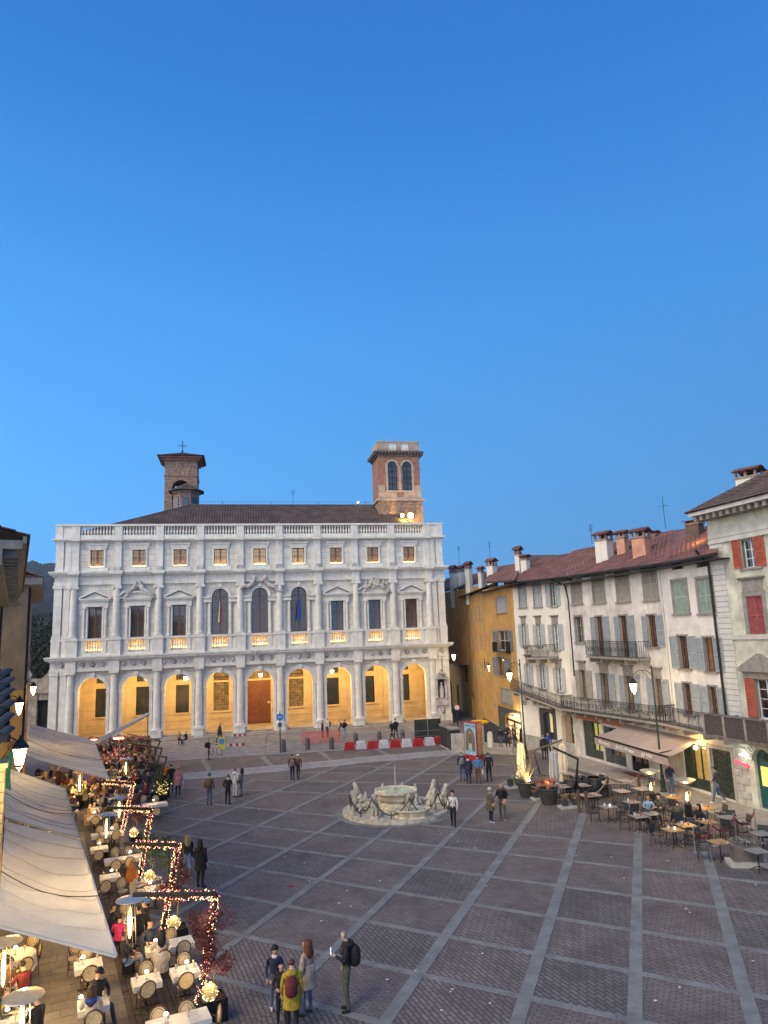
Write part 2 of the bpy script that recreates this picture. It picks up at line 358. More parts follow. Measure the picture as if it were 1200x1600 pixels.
def isect(l, m):
    p, r = l[0], l[1] - l[0]; q, s_ = m[0], m[1] - m[0]; den = r.x * s_.y - r.y * s_.x
    t = ((q.x - p.x) * s_.y - (q.y - p.y) * s_.x) / den; return p + r * t
# brick panels: one sheet, each panel's courses laid in its own direction
vs = []; fs = []; uvs = []; pidx = []
KA = sorted(AL); KB = sorted(BL)
KA2 = [-6, -5, -4] + KA; 
for q in (-4, -5, -6):
    l = AL[-3]; dd = (l[1] - l[0]).normalized(); pp = Vector((-dd.y, dd.x)); pp = pp if pp.x < 0 else -pp
    AL[q] = (l[0] + pp * 3.2 * (-3 - q), l[1] + pp * 3.2 * (-3 - q))
KB2 = KB + [11, 12, 13]
for q in (11, 12, 13):
    l = BL[10]; dd = (l[1] - l[0]).normalized(); pp = Vector((-dd.y, dd.x)); pp = pp if pp.y > 0 else -pp
    BL[q] = (l[0] + pp * 3.3 * (q - 10), l[1] + pp * 3.3 * (q - 10))
for i in range(len(KA2) - 1):
    for j in range(len(KB2) - 1):
        P = [isect(AL[KA2[i]], BL[KB2[j]]), isect(AL[KA2[i + 1]], BL[KB2[j]]), isect(AL[KA2[i + 1]], BL[KB2[j + 1]]), isect(AL[KA2[i]], BL[KB2[j + 1]])]
        base = atan2(P[1].y - P[0].y, P[1].x - P[0].x); h = (i * 7 + j * 5 + (i * j) % 3) % 2
        a = base + (R(-38) if h else R(4)); o = len(vs); pidx.append((i * 3 + j * 2 + (i * j) % 4) % 2)
        vs += [(p.x, p.y, .004) for p in P]; fs.append((o, o + 1, o + 2, o + 3))
        sc = 1.0 if not h else .8
        uvs += [((p.x * cos(a) + p.y * sin(a)) * sc + i * .37, (-p.x * sin(a) + p.y * cos(a)) * sc + j * .13) for p in P]
me = bpy.data.meshes.new('brick_paving'); me.from_pydata(vs, [], fs); ul = me.uv_layers.new(name='uv')
for k, uv in enumerate(uvs): ul.data[k].uv = uv
me.materials.append(pbrick); me.materials.append(pbrick2)
for k, h in enumerate(pidx): me.polygons[k].material_index = h
paving = obj('brick_paving', me, kind='structure')
# stone strips: single slabs, the nearest ones as objects of their own
FA, FB = -2, 10
cand = []
def strip(a, b, w, z, step):
    a = Vector(a); b = Vector(b); L_ = (b - a).length
    if L_ < .3: return
    d = (b - a) / L_; nn = Vector((-d.y, d.x)); k = 0; x = 0
    while x < L_ - .1:
        l = step * random.uniform(.75, 1.3); l = min(l, L_ - x)
        c = a + d * (x + l / 2); cand.append((c, d, nn, l, w, z)); x += l
EDGE = (gp(262, 1520).xy, gp(262, 1520).xy + Vector((-.436, .9)) * 10)
def clipA(k):                                  # strips end under the terraces and at the arc band
    far = isect(AL[k], BL[{-3: 6, -2: 7, -1: 9, 0: 10}.get(k, 10)]) if k < 3 else AL[k][0] + (AL[k][0] - AL[k][1]).normalized() * (1.5 if k < 5 else 3)
    if k <= 2 and k > 0: far = (AL[1][0] if k == 1 else isect(AL[2], BL[10]))
    if k == 3: far = isect(AL[3], BL[9])
    if k >= 6: far = AL[k][0] + (AL[k][0] - AL[k][1]).normalized() * 2.5
    near = AL[k][1] + (AL[k][1] - AL[k][0]).normalized() * 2.5 if k > 2 else isect(AL[k], EDGE)
    return far, near
for k in KA:
    if k > 8: continue
    far, near = clipA(k); strip(far, near, .37 if k > 3 else .31, .010, .95)
for k in KB:
    if k < -2: continue
    a, b = BL[k]
    if k >= 5 and k != 6: pass
    a2 = a + (a - b).normalized() * (1.6 if k < 9 else .2); b2 = b
    if k < 7: a2 = isect(BL[k], EDGE)
    if k in (1, 2, 3, 4): b2 = isect(BL[k], AL[9])
    if k == 0 or k == -1: b2 = isect(BL[k], AL[8]); 
    strip(a2, b2, .24, .006, 1.0)
for p, q in (((317, 1187), (328, 1207)), ((409, 1182), (428, 1201)), ((499, 1174), (520, 1190)), ((587, 1170), (609, 1181))): strip(gp(*p).xy, gp(*q).xy, .4, .010, .9)
cand.sort(key=lambda c: c[0].length)
strips = empty('paving_strips', (0, 0, 0)); strips['kind'] = 'structure'
far_mb = MB()
def slab_mesh(l, w):
    m = MB(); e = .006; m.box(-l / 2 + e, l / 2 - e, -w / 2, w / 2, -.004, .012 + random.uniform(-.002, .003)); return m
fx, fy = -.02, 41.3
for i, (c, d, nn, l, w, z) in enumerate(cand):
    if (c - Vector((.05, 42.3))).length < 3.35: continue
    if i < 290:
        o = slab_mesh(l, w).build('paving_slab', slabm, strips, (c.x, c.y, z), atan2(d.y, d.x))
    else:
        far_mb.rbox((c.x, c.y, z + .004), l / 2 - .006, w / 2, .008, Matrix.Rotation(atan2(d.y, d.x), 3, 'Z'))
far_mb.build('distant_paving_slabs', slabm, strips, kind='stuff')
def paved(name, polys, m, z, h=.012, sx=1.0, sy=.5, ang=0, parent=None, limit=0, jit=1):   # fill a polygon with separate slabs
    ca, sa = cos(ang), sin(ang)
    def clip(Q, ax, v, keep):
        out = []
        for k in range(len(Q)):
            a, b = Q[k], Q[(k + 1) % len(Q)]; ia = (a[ax] >= v) == keep; ib = (b[ax] >= v) == keep
            if ia: out.append(a)
            if ia != ib: t = (v - a[ax]) / (b[ax] - a[ax]); out.append((a[0] + (b[0] - a[0]) * t, a[1] + (b[1] - a[1]) * t))
        return out
    root = empty(name); root['kind'] = 'structure'; rest = MB(); cells = []; bed = MB()
    for poly in polys:
      P = [Vector((p[0], p[1])) for p in poly]; Q = [(p.x * ca + p.y * sa, -p.x * sa + p.y * ca) for p in P]
      y = math.floor(min(q[1] for q in Q) / sy) * sy
      bed.slab([(p.x, p.y) for p in P], z - .01, z + .001)
      while y < max(q[1] for q in Q):
          row = clip(clip(Q, 1, y, True), 1, y + sy, False)
          if len(row) > 2:
              x = min(q[0] for q in row) - random.uniform(0, sx) * jit
              while x < max(q[0] for q in row):
                  w = sx * random.uniform(1 - .3 * jit, 1 + .3 * jit); c = clip(clip(row, 0, x, True), 0, x + w, False)
                  if len(c) > 2:
                      cx = sum(p[0] for p in c) / len(c); cy = sum(p[1] for p in c) / len(c)
                      c = [(cx + (p[0] - cx) * (1 - .016 / sx), cy + (p[1] - cy) * (1 - .016 / sy)) for p in c]
                      c = [(p[0] * ca - p[1] * sa, p[0] * sa + p[1] * ca) for p in c]; cells.append(c)
                  x += w
          y += sy
    bed.build('mortar_bed', mat('joint_mortar', (.11, .105, .10), .9, .1), root)
    cells.sort(key=lambda c: c[0][0] ** 2 + c[0][1] ** 2)
    for i, c in enumerate(cells):
        if i < limit: MB().slab(c, z, z + h + random.uniform(-.002, .003)).build('paving_stone', m, root)
        else: rest.slab(c, z, z + h + random.uniform(-.002, .003))
    if rest.v: rest.build('paving_stones', m, root, kind='stuff')
    return root
# arc band and pavement before the palace
arc = [(150, 1224), (284, 1214), (341, 1209.5), (427, 1201.5), (533, 1191.7), (560, 1188), (624, 1183), (709, 1175.5), (735, 1174)]
aw = [gp(*p).xy for p in arc]; far = [p + Vector((0, 1.5)) for p in aw]; nea = [p + Vector((0, -1.5)) for p in aw]
b = MB()
for i in range(len(aw) - 1):
    for k in range(3):
        a0, a1 = nea[i].lerp(far[i], k / 3), nea[i + 1].lerp(far[i + 1], k / 3); b1, b0 = nea[i + 1].lerp(far[i + 1], (k + .97) / 3), nea[i].lerp(far[i], (k + .97) / 3)
        K = max(1, int((a1 - a0).length / 1.3))
        for q in range(K):
            t0, t1 = q / K, (q + .985) / K
            b.slab([a0.lerp(a1, t0), a0.lerp(a1, t1), b0.lerp(b1, t1), b0.lerp(b1, t0)], .012, .028)
b.build('stone_arc_band', mat('pale_band_stone', (.265, .268, .27), .7, .15, .8, .2), kind='structure')
ed = [gp(*p).xy for p in ((150, 1196), (256, 1190), (317, 1187), (411, 1181), (541, 1173), (690, 1163), (722, 1160))]
b = MB().slab(ed + [Vector((ed[-1].x, 90)), Vector((ed[0].x, 90))], .012, .03); b.build('cobble_strip', cobble, kind='structure')
# pavement along the right-hand houses
sw = [gp(*p).xy for p in ((735, 1178), (806, 1180), (832, 1172), (885, 1199), (976, 1223), (1004, 1232), (1130, 1278), (1200, 1306), (1330, 1352))]
hs = [gp(*p).xy for p in ((1400, 1325), (1200, 1266), (1150, 1252), (1067, 1227), (977, 1201), (902, 1178), (817, 1158), (766, 1138), (735, 1127))]
hsr = hs[::-1]
paved('sidewalk', [[sw[0], sw[1], hsr[2], hsr[1], hsr[0]], [sw[1], sw[2], hsr[2]], [sw[2], sw[3], hsr[3], hsr[2]], [sw[3], sw[4], hsr[4], hsr[3]], [sw[4], sw[5], sw[6], hsr[6], hsr[5], hsr[4]], [sw[6], sw[7], sw[8], hsr[8], hsr[7], hsr[6]]], slabw, .010, .022, 1.1, .62, R(-57), limit=110)
# terrace on the left: stone slabs, then the timber deck
AX = Vector((-.436, .9)).normalized(); AN = Vector((AX.y, -AX.x))      # along the terrace; AN points into the square
TA = atan2(AN.y, AN.x)
dl = gp(183, 1520).xy; dr = gp(262, 1520).xy
def along(p, t): return p + AX * t
t0, t1 = -9, 16
w_d = (dr - dl).dot(AN); dr = dl + AN * w_d
wl_ = dl - AN * 6.0
paved('terrace_pavement', [[along(wl_, -9), along(dl, -9), along(dl, 27), along(wl_, 27)]], slabt, .008, .03, .95, .48, TA, limit=190)
deck = empty('timber_deck', (dl.x, dl.y, 0), TA, 'dark weathered timber deck strip under the left terrace tables', 'deck')
nb = int(w_d / .155); pl_mesh = [MB().box(0, .15, 0, 2.95, .01, .05 + .002 * k).mesh('plank', deckm) for k in range(3)]
for i in range(nb):
    for j in range(8):
        obj('plank', pl_mesh[(i * 3 + j) % 3], deck, (i * w_d / nb, -9 + j * 3 - (1.5 if i % 2 else 0) + 1.5, 0))
# ================================================================== HILLS
def hill(name, y, pts, m, depth, seed):
    rnd = random.Random(seed); vs = []; fs = []; pts = [at_y(u, v, y) for u, v in pts]; X = []
    for a, b in zip(pts, pts[1:]):
        for k in range(6): X.append(a.lerp(b, k / 6))
    X.append(pts[-1]); n = len(X); K = 12
    for k in range(K + 1):
        t = k / K
        for i, p in enumerate(X):
            h = max(0, p.z) * (1 - t) ** 1.25; j = rnd.uniform(-1, 1) * p.z * .035 * (1 if 0 < k < K else .25)
            vs.append((p.x * (1 - .0 * t), y - depth * t + rnd.uniform(-8, 8) * (k > 0), h + j - (5 if k == K else 0)))
    for k in range(K):
        for i in range(n - 1): o = k * n + i; fs.append((o, o + 1, o + n + 1, o + n))
    mb = MB(); mb.add(vs, fs); return mb.build(name, m, kind='structure', smooth=True)
hm = mat('forest_hill', (.055, .052, .045), .95, .5, .02, .0, col2=(.028, .035, .026))
hill('mountain', 1450, [(-260, 905), (-120, 880), (-20, 892), (38, 880), (52, 876), (66, 881), (84, 879), (110, 892), (160, 930), (240, 975), (330, 1005), (480, 1012)], hm, 500, 1)
hill('hills', 800, [(-300, 930), (-120, 915), (0, 905), (40, 896), (70, 902), (92, 898), (130, 915), (190, 950), (280, 990), (400, 1008), (560, 1006)], hm, 330, 2)
hill('hillside', 330, [(-300, 960), (-60, 950), (30, 952), (62, 948), (95, 955), (130, 975), (230, 1000), (420, 1012), (700, 1004), (960, 1000)], hm, 150, 3)
# ================================================================== PALACE
FO = Vector((-18.545, 76.47, 0)); FANG = .2024
pal = empty('palazzo', FO, FANG, 'long white marble palace with nine lit arches and a balustraded roofline', 'palace')
SK = [-9.943 + 4.224 * k for k in range(-1, 9)]; SC = [-12.055 + 4.224 * k for k in range(9)]; X0, X1 = -16.15, 25.74
ARW = 1.36
def P(mb, name, m=trim, parent=None, smooth=False, **k): return mb.build(name, m, parent or pal, smooth=smooth, **k)
lo = MB(); lo.wall(X0 + .05, X1 - .05, 0, 7.3, .25, 1.05, [(c - ARW, c + ARW, -.1, 5.28 + ARW) for c in SC])
for c in SC: lo.spandrel(c, ARW, 5.28, .25, 1.05)
lo.box(X0 + .05, X0 + .85, 1.05, 14, 0, 7.3); lo.box(X1 - .85, X1 - .05, 1.05, 14, 0, 7.3)
P(lo, 'ground_floor_wall', stone)
arm = MB(); arm.ring(0, 0, ARW, ARW + .34, .10, .26, n=18); arm.ring(0, 0, ARW + .26, ARW + .36, .05, .12, n=18); arm.box(-ARW - .38, -ARW + .03, .06, 1.0, -.28, 0); arm.box(ARW - .03, ARW + .38, .06, 1.0, -.28, 0)
arm = arm.mesh('archivolt', trim)
ksm = MB().prism([(-.17, 0), (.17, 0), (.24, .52), (-.24, .52)], -.06, .24).mesh('keystone', trim)
pierm = [MB().box(*x, .12, .25, 0, 5.0).mesh('pier_face', trim) for x in ((-ARW - .3, -ARW), (ARW, ARW + .3))]
for c in SC:
    obj('archivolt', arm, pal, (c, 0, 5.28)); obj('keystone', ksm, pal, (c, 0, 6.58)); [obj('pier_face', q_, pal, (c, 0, 0)) for q_ in pierm]
cm = MB(); cm.box(-.55, .55, -.32, .4, 0, .22); cm.box(-.48, .48, -.25, .4, .22, .95); cm.box(-.54, .54, -.31, .4, .95, 1.1)
cm.lathe(0, .14, [(.44, 1.1), (.48, 1.16), (.44, 1.24), (.39, 1.3), (.385, 3), (.37, 5), (.335, 6.8), (.37, 6.84), (.335, 6.9), (.40, 7.04)], 16); cm.box(-.46, .46, -.32, .35, 7.04, 7.28)
cmm = cm.mesh('column', trim)
for k, s_ in enumerate(SK): obj('column', cmm, pal, (s_, 0, 0))
cp = MB()
for a, b_ in ((X0, X0 + .78), (X0 + 1.0, X0 + 1.62), (X1 - .72, X1), (X1 - 1.55, X1 - .9)):
    cp.box(a, b_, -.02, .3, 1.1, 6.95); cp.box(a - .05, b_ + .05, -.1, .3, 6.95, 7.26); cp.box(a - .06, b_ + .06, -.12, .3, 0, 1.1)
cp.each('corner_pilaster', trim, pal)
en = MB(); en.box(X0 - .05, X1 + .05, -.12, 13.9, 7.28, 7.56); en.box(X0, X1, -.04, 13.9, 7.56, 8.3)
en.box(X0 - .15, X1 + .15, -.25, 14, 8.3, 8.46); en.box(X0 - .42, X1 + .42, -.52, 14.2, 8.46, 8.66); en.box(X0 - .5, X1 + .5, -.62, 14.3, 8.66, 8.81)
for s_ in SK: en.box(s_ - .5, s_ + .5, -.3, 0, 7.28, 8.3)
P(en, 'first_cornice', trim)
rd = MB(); rd.cyl((0, -.10, 0), (0, 0, 0), .27, .31, 12); rd.ball((0, -.12, 0), .17, 6); rd = rd.mesh('roundel', trimd)
tg = MB()
for q in (-.12, 0, .12): tg.box(q - .035, q + .035, -.09, -.03, -.3, .3)
tg = tg.mesh('triglyph', trim)
x = X0 + .6; k = 0
while x < X1 - .3:
    if min(abs(x - s_) for s_ in SK) > .62: obj('roundel' if k % 2 else 'triglyph', rd if k % 2 else tg, pal, (x, 0 if k % 2 else -.0, 7.93))
    x += .5; k += 1
# main floor
AR = (3, 4, 5)
holes = []
for k, c in enumerate(SC):
    if k in AR: holes += [(c - .86, c + .86, 10.59, 15.46)]
    else: holes += [(c - .69, c + .69, 10.59, 13.8)]
    holes += [(c - .8, c + .8, 9.33, 10.33)]
mf = MB(); mf.wall(X0 + .1, X1 - .1, 8.81, 16.3, .35, 1.0, holes)
for k in AR: mf.spandrel(SC[k], .86, 14.6, .35, 1.0)
mf.box(X0 + .1, X0 + .9, 1.0, 14, 8.81, 20.7); mf.box(X1 - .9, X1 - .1, 1.0, 14, 8.81, 20.7); mf.box(X0 + .1, X1 - .1, 13.4, 14, 0, 20.7)
P(mf, 'main_floor_wall', stone)
pd = MB(); pd.box(X0, X1, .02, .36, 8.81, 9.1)
xs_ = [X0] + [v for c in SC for v in (c - .8, c + .8)] + [X1]
for i in range(0, len(xs_), 2):
    a, b_ = xs_[i], xs_[i + 1]; pd.box(a, b_, .12, .36, 9.1, 10.36)
    pd.box(a, a + .42, .0, .13, 9.1, 10.36) if i else None; pd.box(b_ - .42, b_, .0, .13, 9.1, 10.36) if i < len(xs_) - 2 else None
pd.box(X0 - .06, X1 + .06, -.06, .36, 10.36, 10.56)
for s_ in SK: pd.box(s_ - .56, s_ + .56, -.28, .1, 8.81, 10.36); pd.box(s_ - .62, s_ + .62, -.34, .1, 10.36, 10.6)
for a, b_ in ((X0, X0 + .85), (X0 + 1.0, X0 + 1.65), (X1 - .85, X1), (X1 - 1.65, X1 - 1.0)): pd.box(a, b_, -.12, .1, 8.81, 10.4)
P(pd, 'pedestal_course', trim)
bal = [(.08, 0), (.1, .04), (.07, .1), (.125, .3), (.11, .42), (.065, .62), (.07, .8), (.1, .86), (.08, .92)]
bm_ = MB().lathe(0, .24, bal, 8).box(-.08, .08, .16, .32, .92, .98).mesh('baluster', trim, smooth=False)
led = MB().box(-.74, .74, .5, .62, .02, .10).mesh('window_light', ledm)
gl = MB().box(-.78, .78, .75, .8, 0, 1.0).mesh('balcony_back_panel', mat('warm_plaster', (.75, .55, .28), .8, .05))
for c in SC:
    for q in range(6): obj('baluster', bm_, pal, (c - .625 + .25 * q, 0, 9.34))
    obj('window_light', led, pal, (c, .0, 9.33)); obj('balcony_back_panel', gl, pal, (c, .0, 9.33))
ic = MB(); ic.box(-.5, .5, -.3, .4, 0, .1); ic.lathe(0, .12, [(.44, .1), (.46, .16), (.4, .22), (.43, .28), (.375, .34), (.37, 2.2), (.325, 5.05), (.35, 5.1)], 16)
ic.box(-.42, .42, -.22, .4, 5.38, 5.5); ic.box(-.33, .33, -.2, .4, 5.08, 5.4)
for q in (-.36, .36): ic.cyl((q, -.26, 5.2), (q, .3, 5.2), .17, .17, 12)
icm = ic.mesh('ionic_column', trim)
for s_ in SK: obj('ionic_column', icm, pal, (s_, 0, 10.6))
cp = MB()
for a, b_ in ((X0 + .08, X0 + .84), (X0 + 1.0, X0 + 1.6), (X1 - .82, X1 - .08), (X1 - 1.6, X1 - 1.0)):
    cp.box(a, b_, .0, .4, 10.56, 15.7); cp.box(a - .06, b_ + .06, -.08, .4, 15.7, 16.12); cp.box(a - .06, b_ + .06, -.08, .4, 10.56, 10.9)
    for q in (a, b_): cp.cyl((q, -.12, 15.9), (q, .3, 15.9), .15, .15, 10)
cp.each('upper_pilaster', trim, pal)
en = MB(); en.box(X0, X1, .1, 13.9, 16.12, 16.42); en.box(X0 + .04, X1 - .04, .18, 13.9, 16.42, 17.0); en.box(X0 - .12, X1 + .12, -.06, 14, 17.0, 17.16); en.box(X0 - .36, X1 + .36, -.3, 14.2, 17.16, 17.32); en.box(X0 - .46, X1 + .46, -.42, 14.3, 17.32, 17.5)
for s_ in SK: en.box(s_ - .42, s_ + .42, -.2, .2, 16.1, 17.0); en.box(s_ - .5, s_ + .5, -.34, .2, 17.0, 17.16); en.box(s_ - .62, s_ + .62, -.56, .2, 17.16, 17.51)
P(en, 'second_cornice', trim)
wb = MB().box(-.36, .36, -.4, .1, 0, .28).box(-.3, .3, -.34, .1, .28, .42).mesh('weathered_block', trimd)
for s_ in SK[1:9]: obj('weathered_block', wb, pal, (s_, 0, 17.51))
# attic
at = MB(); at.wall(X0 + .1, X1 - .1, 17.5, 20.66, .35, 1.0, [(c - .68, c + .68, 17.99, 19.8) for c in SC]); P(at, 'attic_wall', stone)
ap = MB()
for s_ in SK: ap.box(s_ - .36, s_ + .36, .12, .36, 17.5, 20.66); ap.box(s_ - .4, s_ + .4, .06, .36, 17.5, 17.9)
for a, b_ in ((X0 + .08, X0 + .84), (X0 + 1.0, X0 + 1.6), (X1 - .82, X1 - .08), (X1 - 1.6, X1 - 1.0)): ap.box(a, b_, .12, .36, 17.5, 20.66); ap.box(a - .04, b_ + .04, .06, .36, 17.5, 17.95)
ap.each('attic_pilaster', trim, pal)
en = MB(); en.box(X0 - .05, X1 + .05, .0, 14, 20.66, 20.78); en.box(X0 - .28, X1 + .28, -.24, 14.2, 20.78, 20.96); en.box(X0 + .1, X1 - .1, .1, .6, 20.96, 21.36)
for s_ in SK: en.box(s_ - .48, s_ + .48, -.32, .1, 20.7, 20.96)
P(en, 'top_cornice', trim)
pr = MB()
for s_ in SK: pr.box(s_ - .4, s_ + .4, .0, .62, 20.96, 22.3); 
pr.box(X0 + .0, SK[0] - .4, .08, .62, 20.96, 22.3); pr.box(SK[9] + .4, X1, .08, .62, 20.96, 22.3); pr.box(X0 + .0, X0 + .7, .0, .62, 20.96, 22.3); pr.box(X1 - .7, X1, .0, .62, 20.96, 22.3)
pr.box(X0 - .06, X1 + .06, -.06, .68, 22.3, 22.5); pr.box(X0, X0 + .5, .62, 13, 20.9, 22.4); pr.box(X1 - .5, X1, .62, 13, 20.9, 22.4)
P(pr, 'parapet', trim)
for i in range(9):
    a, b_ = SK[i] + .4, SK[i + 1] - .4
    for q in range(11): obj('baluster', bm_, pal, (a + (b_ - a) * (q + .5) / 11, 0, 21.34))
# windows of the main floor and attic
def win_frame(hw, h, arch=0, mid=.62):
    f = MB(); t = .07; f.box(-hw, -hw + t, .62, .72, 0, h); f.box(hw - t, hw, .62, .72, 0, h); f.box(-.06, .06, .60, .72, 0, h + (arch - .05 if arch else 0)); f.box(-hw, hw, .62, .72, 0, t); f.box(-hw, hw, .62, .72, h - t, h); f.box(-hw, hw, .63, .71, h * mid - .03, h * mid + .03)
    if arch: f.ring(0, h, arch - .07, arch, .62, .72, n=14)
    return f
def grille(hw, h, d, arch=0):
    f = MB(); n = int(2 * hw / .22)
    for i in range(1, n):
        x = -hw + 2 * hw * i / n; hh = h + (sqrt(max(0, arch * arch - x * x)) if arch else 0); f.box(x - .012, x + .012, d, d + .02, 0, hh)
    k = int(h / .3)
    for i in range(1, k + 1): f.box(-hw, hw, d, d + .02, h * i / k - .012, h * i / k + .012)
    return f
curt = mat('pale_curtain', (.50, .49, .44), .9, .1, 3)
roomd = mat('dim_room', (.12, .09, .05), .9, .3, 1.5, emis=(1, .6, .2), es=.05)
W1 = win_frame(.69, 3.2).mesh('window', woodf); W1g = MB().box(-.66, .66, .68, .685, .05, 3.15).mesh('pane', glass); W1l = grille(.66, 3.15, .65).mesh('glazing_bars', woodf)
W2 = win_frame(.86, 4.0, .86).mesh('window', woodf)
W1c = MB(); W1c.box(-.6, .6, .95, .97, 0, 3.15); W1c = W1c.mesh('curtain', curt); W1d = MB().box(-.9, .9, .96, .98, 0, 5).mesh('room_wall', roomd)
W2g = MB().box(-.82, .82, .68, .685, .05, 4.0); W2g.prism([(.8 * cos(pi * i / 12), 4 + .8 * sin(pi * i / 12)) for i in range(13)], .68, .685); W2g = W2g.mesh('pane', glass)
W2l = grille(.82, 4.0, .65, .8).mesh('glazing_bars', woodf)
A1 = win_frame(.68, 1.8, 0, .5).mesh('attic_window', woodf); A1g = MB().box(-.64, .64, .68, .685, .05, 1.75).mesh('pane', glass); A1l = grille(.64, 1.75, .65).mesh('glazing_bars', woodf)
A1s = MB().box(-.62, .62, .44, .54, .0, .07).mesh('sill_light', ledm)
wc = mat('glowing_curtain', (.85, .7, .45), .9, .05, emis=(1, .62, .22), es=.55); A1c = MB().box(-.64, .64, .8, .82, 0, 1.8).mesh('lit_curtain', wc); A1r = MB().box(-.64, .64, .9, .92, 0, 1.8).mesh('room_wall', mat('glowing_attic_room', (.45, .28, .1), .9, .5, 3, emis=(1, .6, .16), es=.30))  # attic room wall glows by itself, in place of golden room light
fr = MB(); t_ = .24
fr.box(-.69 - .18, -.69, .2, .36, 0, 3.3); fr.box(.69, .87, .2, .36, 0, 3.3); fr.box(-.87, .87, .2, .36, 3.2, 3.4)
for q in (-1.06, 1.06): fr.lathe(q, .2, [(.2, 0), (.2, .1), (.15, .18), (.13, 3.0), (.17, 3.05)], 10); fr.box(q - .2, q + .2, .02, .36, 3.05, 3.25)
fr.box(-1.3, 1.3, .05, .36, 3.25, 3.8); fr.box(-1.42, 1.42, -.12, .36, 3.8, 3.95); frm = fr.mesh('window_surround', trim)
pdm = MB(); pdm.prism([(-1.55, 3.95), (1.55, 3.95), (1.55, 4.05), (0, 4.82), (-1.55, 4.05)], -.2, .36); pdm.prism([(-1.15, 4.06), (1.15, 4.06), (0, 4.6)], -.22, -.18)
tri = MB(); tri.prism([(-1.55, 3.95), (1.55, 3.95), (1.55, 4.07), (-1.55, 4.07)], -.2, .36); tri.prism([(-1.2, 4.07), (1.2, 4.07), (0, 4.66)], .05, .36)
for sg in (-1, 1): tri.prism([(sg * 1.58, 4.05), (sg * 1.58, 4.2), (0, 4.92), (0, 4.76)], -.22, .36)
trim_ = tri.mesh('triangular_pediment', trim)
sg_ = MB(); sg_.prism([(-1.5, 3.95), (1.5, 3.95), (1.5, 4.07), (-1.5, 4.07)], -.2, .36); r_ = 2.0; a_ = math.asin(1.5 / r_)
sg_.ring(0, 4.1 - r_ * cos(a_), r_ - .16, r_, -.22, .36, pi / 2 - a_, pi / 2 + a_, 12)
sg_.prism([(-1.3, 4.07)] + [((r_ - .14) * sin(a_ * (i / 6 - 1) * .86), 4.1 - r_ * cos(a_) + (r_ - .14) * cos(a_ * (i / 6 - 1) * .86)) for i in range(13)] + [(1.3, 4.07)], .05, .36); sgm = sg_.mesh('curved_pediment', trim)
ar = MB(); ar.ring(0, 4.0, .86, 1.14, .12, .36, n=16); ar.ring(0, 4.0, 1.08, 1.16, .06, .14, n=16); ar.box(-.14, .14, 0, .36, 5.0, 5.35)
for q in (-1.08, 1.08, -1.62, 1.62):
    if abs(q) < 1.5: ar.lathe(q, .17, [(.21, 0), (.21, .12), (.16, .2), (.14, 3.3), (.18, 3.35)], 10)
    else: ar.box(q - .13, q + .13, .2, .36, 0, 3.4)
ar.box(-1.75, -.86, -.04, .36, 3.4, 3.6); ar.box(.86, 1.75, -.04, .36, 3.4, 3.6); ar.box(-1.8, -.86, -.1, .36, 3.84, 3.96); ar.box(.86, 1.8, -.1, .36, 3.84, 3.96); ar.box(-1.7, -.9, .05, .36, 3.6, 3.84); ar.box(.9, 1.7, .05, .36, 3.6, 3.84); arm2 = ar.mesh('arched_surround', trim)
af = MB(); af.box(-.86, -.68, .22, .36, -.1, 1.95); af.box(.68, .86, .22, .36, -.1, 1.95); af.box(-.86, .86, .22, .36, 1.8, 2.0); af.box(-1.08, 1.08, .1, .36, 2.3, 2.48); af.box(-1.0, 1.0, .2, .36, 2.0, 2.3); af.box(-1.15, 1.15, .12, .36, -.46, -.1); af.box(-.95, .95, .1, .36, -.08, .0); afm = af.mesh('attic_surround', trim)
for k, c in enumerate(SC):
    L_ = (c, 0, 10.59)
    if k in AR:
        w = obj('window', W2, pal, L_); obj('pane', W2g, w); obj('glazing_bars', W2l, w); obj('room_wall', W1d, w); obj('arched_surround', arm2, pal, L_)
    else:
        w = obj('window', W1, pal, L_); obj('pane', W1g, w); obj('glazing_bars', W1l, w); obj('curtain', W1c, w); obj('window_surround', frm, pal, L_)
        obj('curved_pediment' if k in (1, 7) else 'triangular_pediment', sgm if k in (1, 7) else trim_, pal, L_)
    L2 = (c, 0, 17.99); w = obj('attic_window', A1, pal, L2); obj('pane', A1g, w); obj('glazing_bars', A1l, w); obj('sill_light', A1s, w)
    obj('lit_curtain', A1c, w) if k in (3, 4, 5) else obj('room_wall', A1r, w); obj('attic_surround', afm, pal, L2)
    light((c, .6, 18.2), 16, (1, .62, .22), .1, pal); light((c, .55, 9.55), 16, (1, .60, .2), .1, pal)
# portico behind the arches
pf = MB(); pf.box(X0 + .9, X1 - .9, .25, 6.4, .0, .5); pf.box(X0 + .1, X1 - .1, -.25, .25, 0, .34); pf.box(SC[0] + 2, X1 - 2.2, -.75, -.25, 0, .19)
P(pf, 'portico_floor', mat('portico_paving', (.34, .30, .25), .7, .12, 1, .2))
arched = (3, 5); hw = .7; holes = []
for k, c in enumerate(SC):
    if k == 4: holes.append((c - 1.3, c + 1.3, .5, 6.75))
    elif k in arched: holes.append((c - .85, c + .85, 2.17, 6.7))
    else: holes += [(c - .72, c + .72, 2.16, 5.2), (c - .72, c + .72, 5.75, 6.6)]
bw = MB(); bw.wall(X0 + .9, X1 - .9, .5, 7.1, 6.0, 6.5, holes)
for k in arched: bw.spandrel(SC[k], .85, 5.85, 6.0, 6.5)
bw.spandrel(SC[4], 1.3, 5.45, 6.0, 6.5); bw.box(X0 + .88, X0 + .95, 1, 6, .5, 7.1); bw.box(X1 - .95, X1 - .88, 1, 6, .5, 7.1); bw.box(X0 + .9, X1 - .9, 1.05, 6.5, 7.05, 7.2)
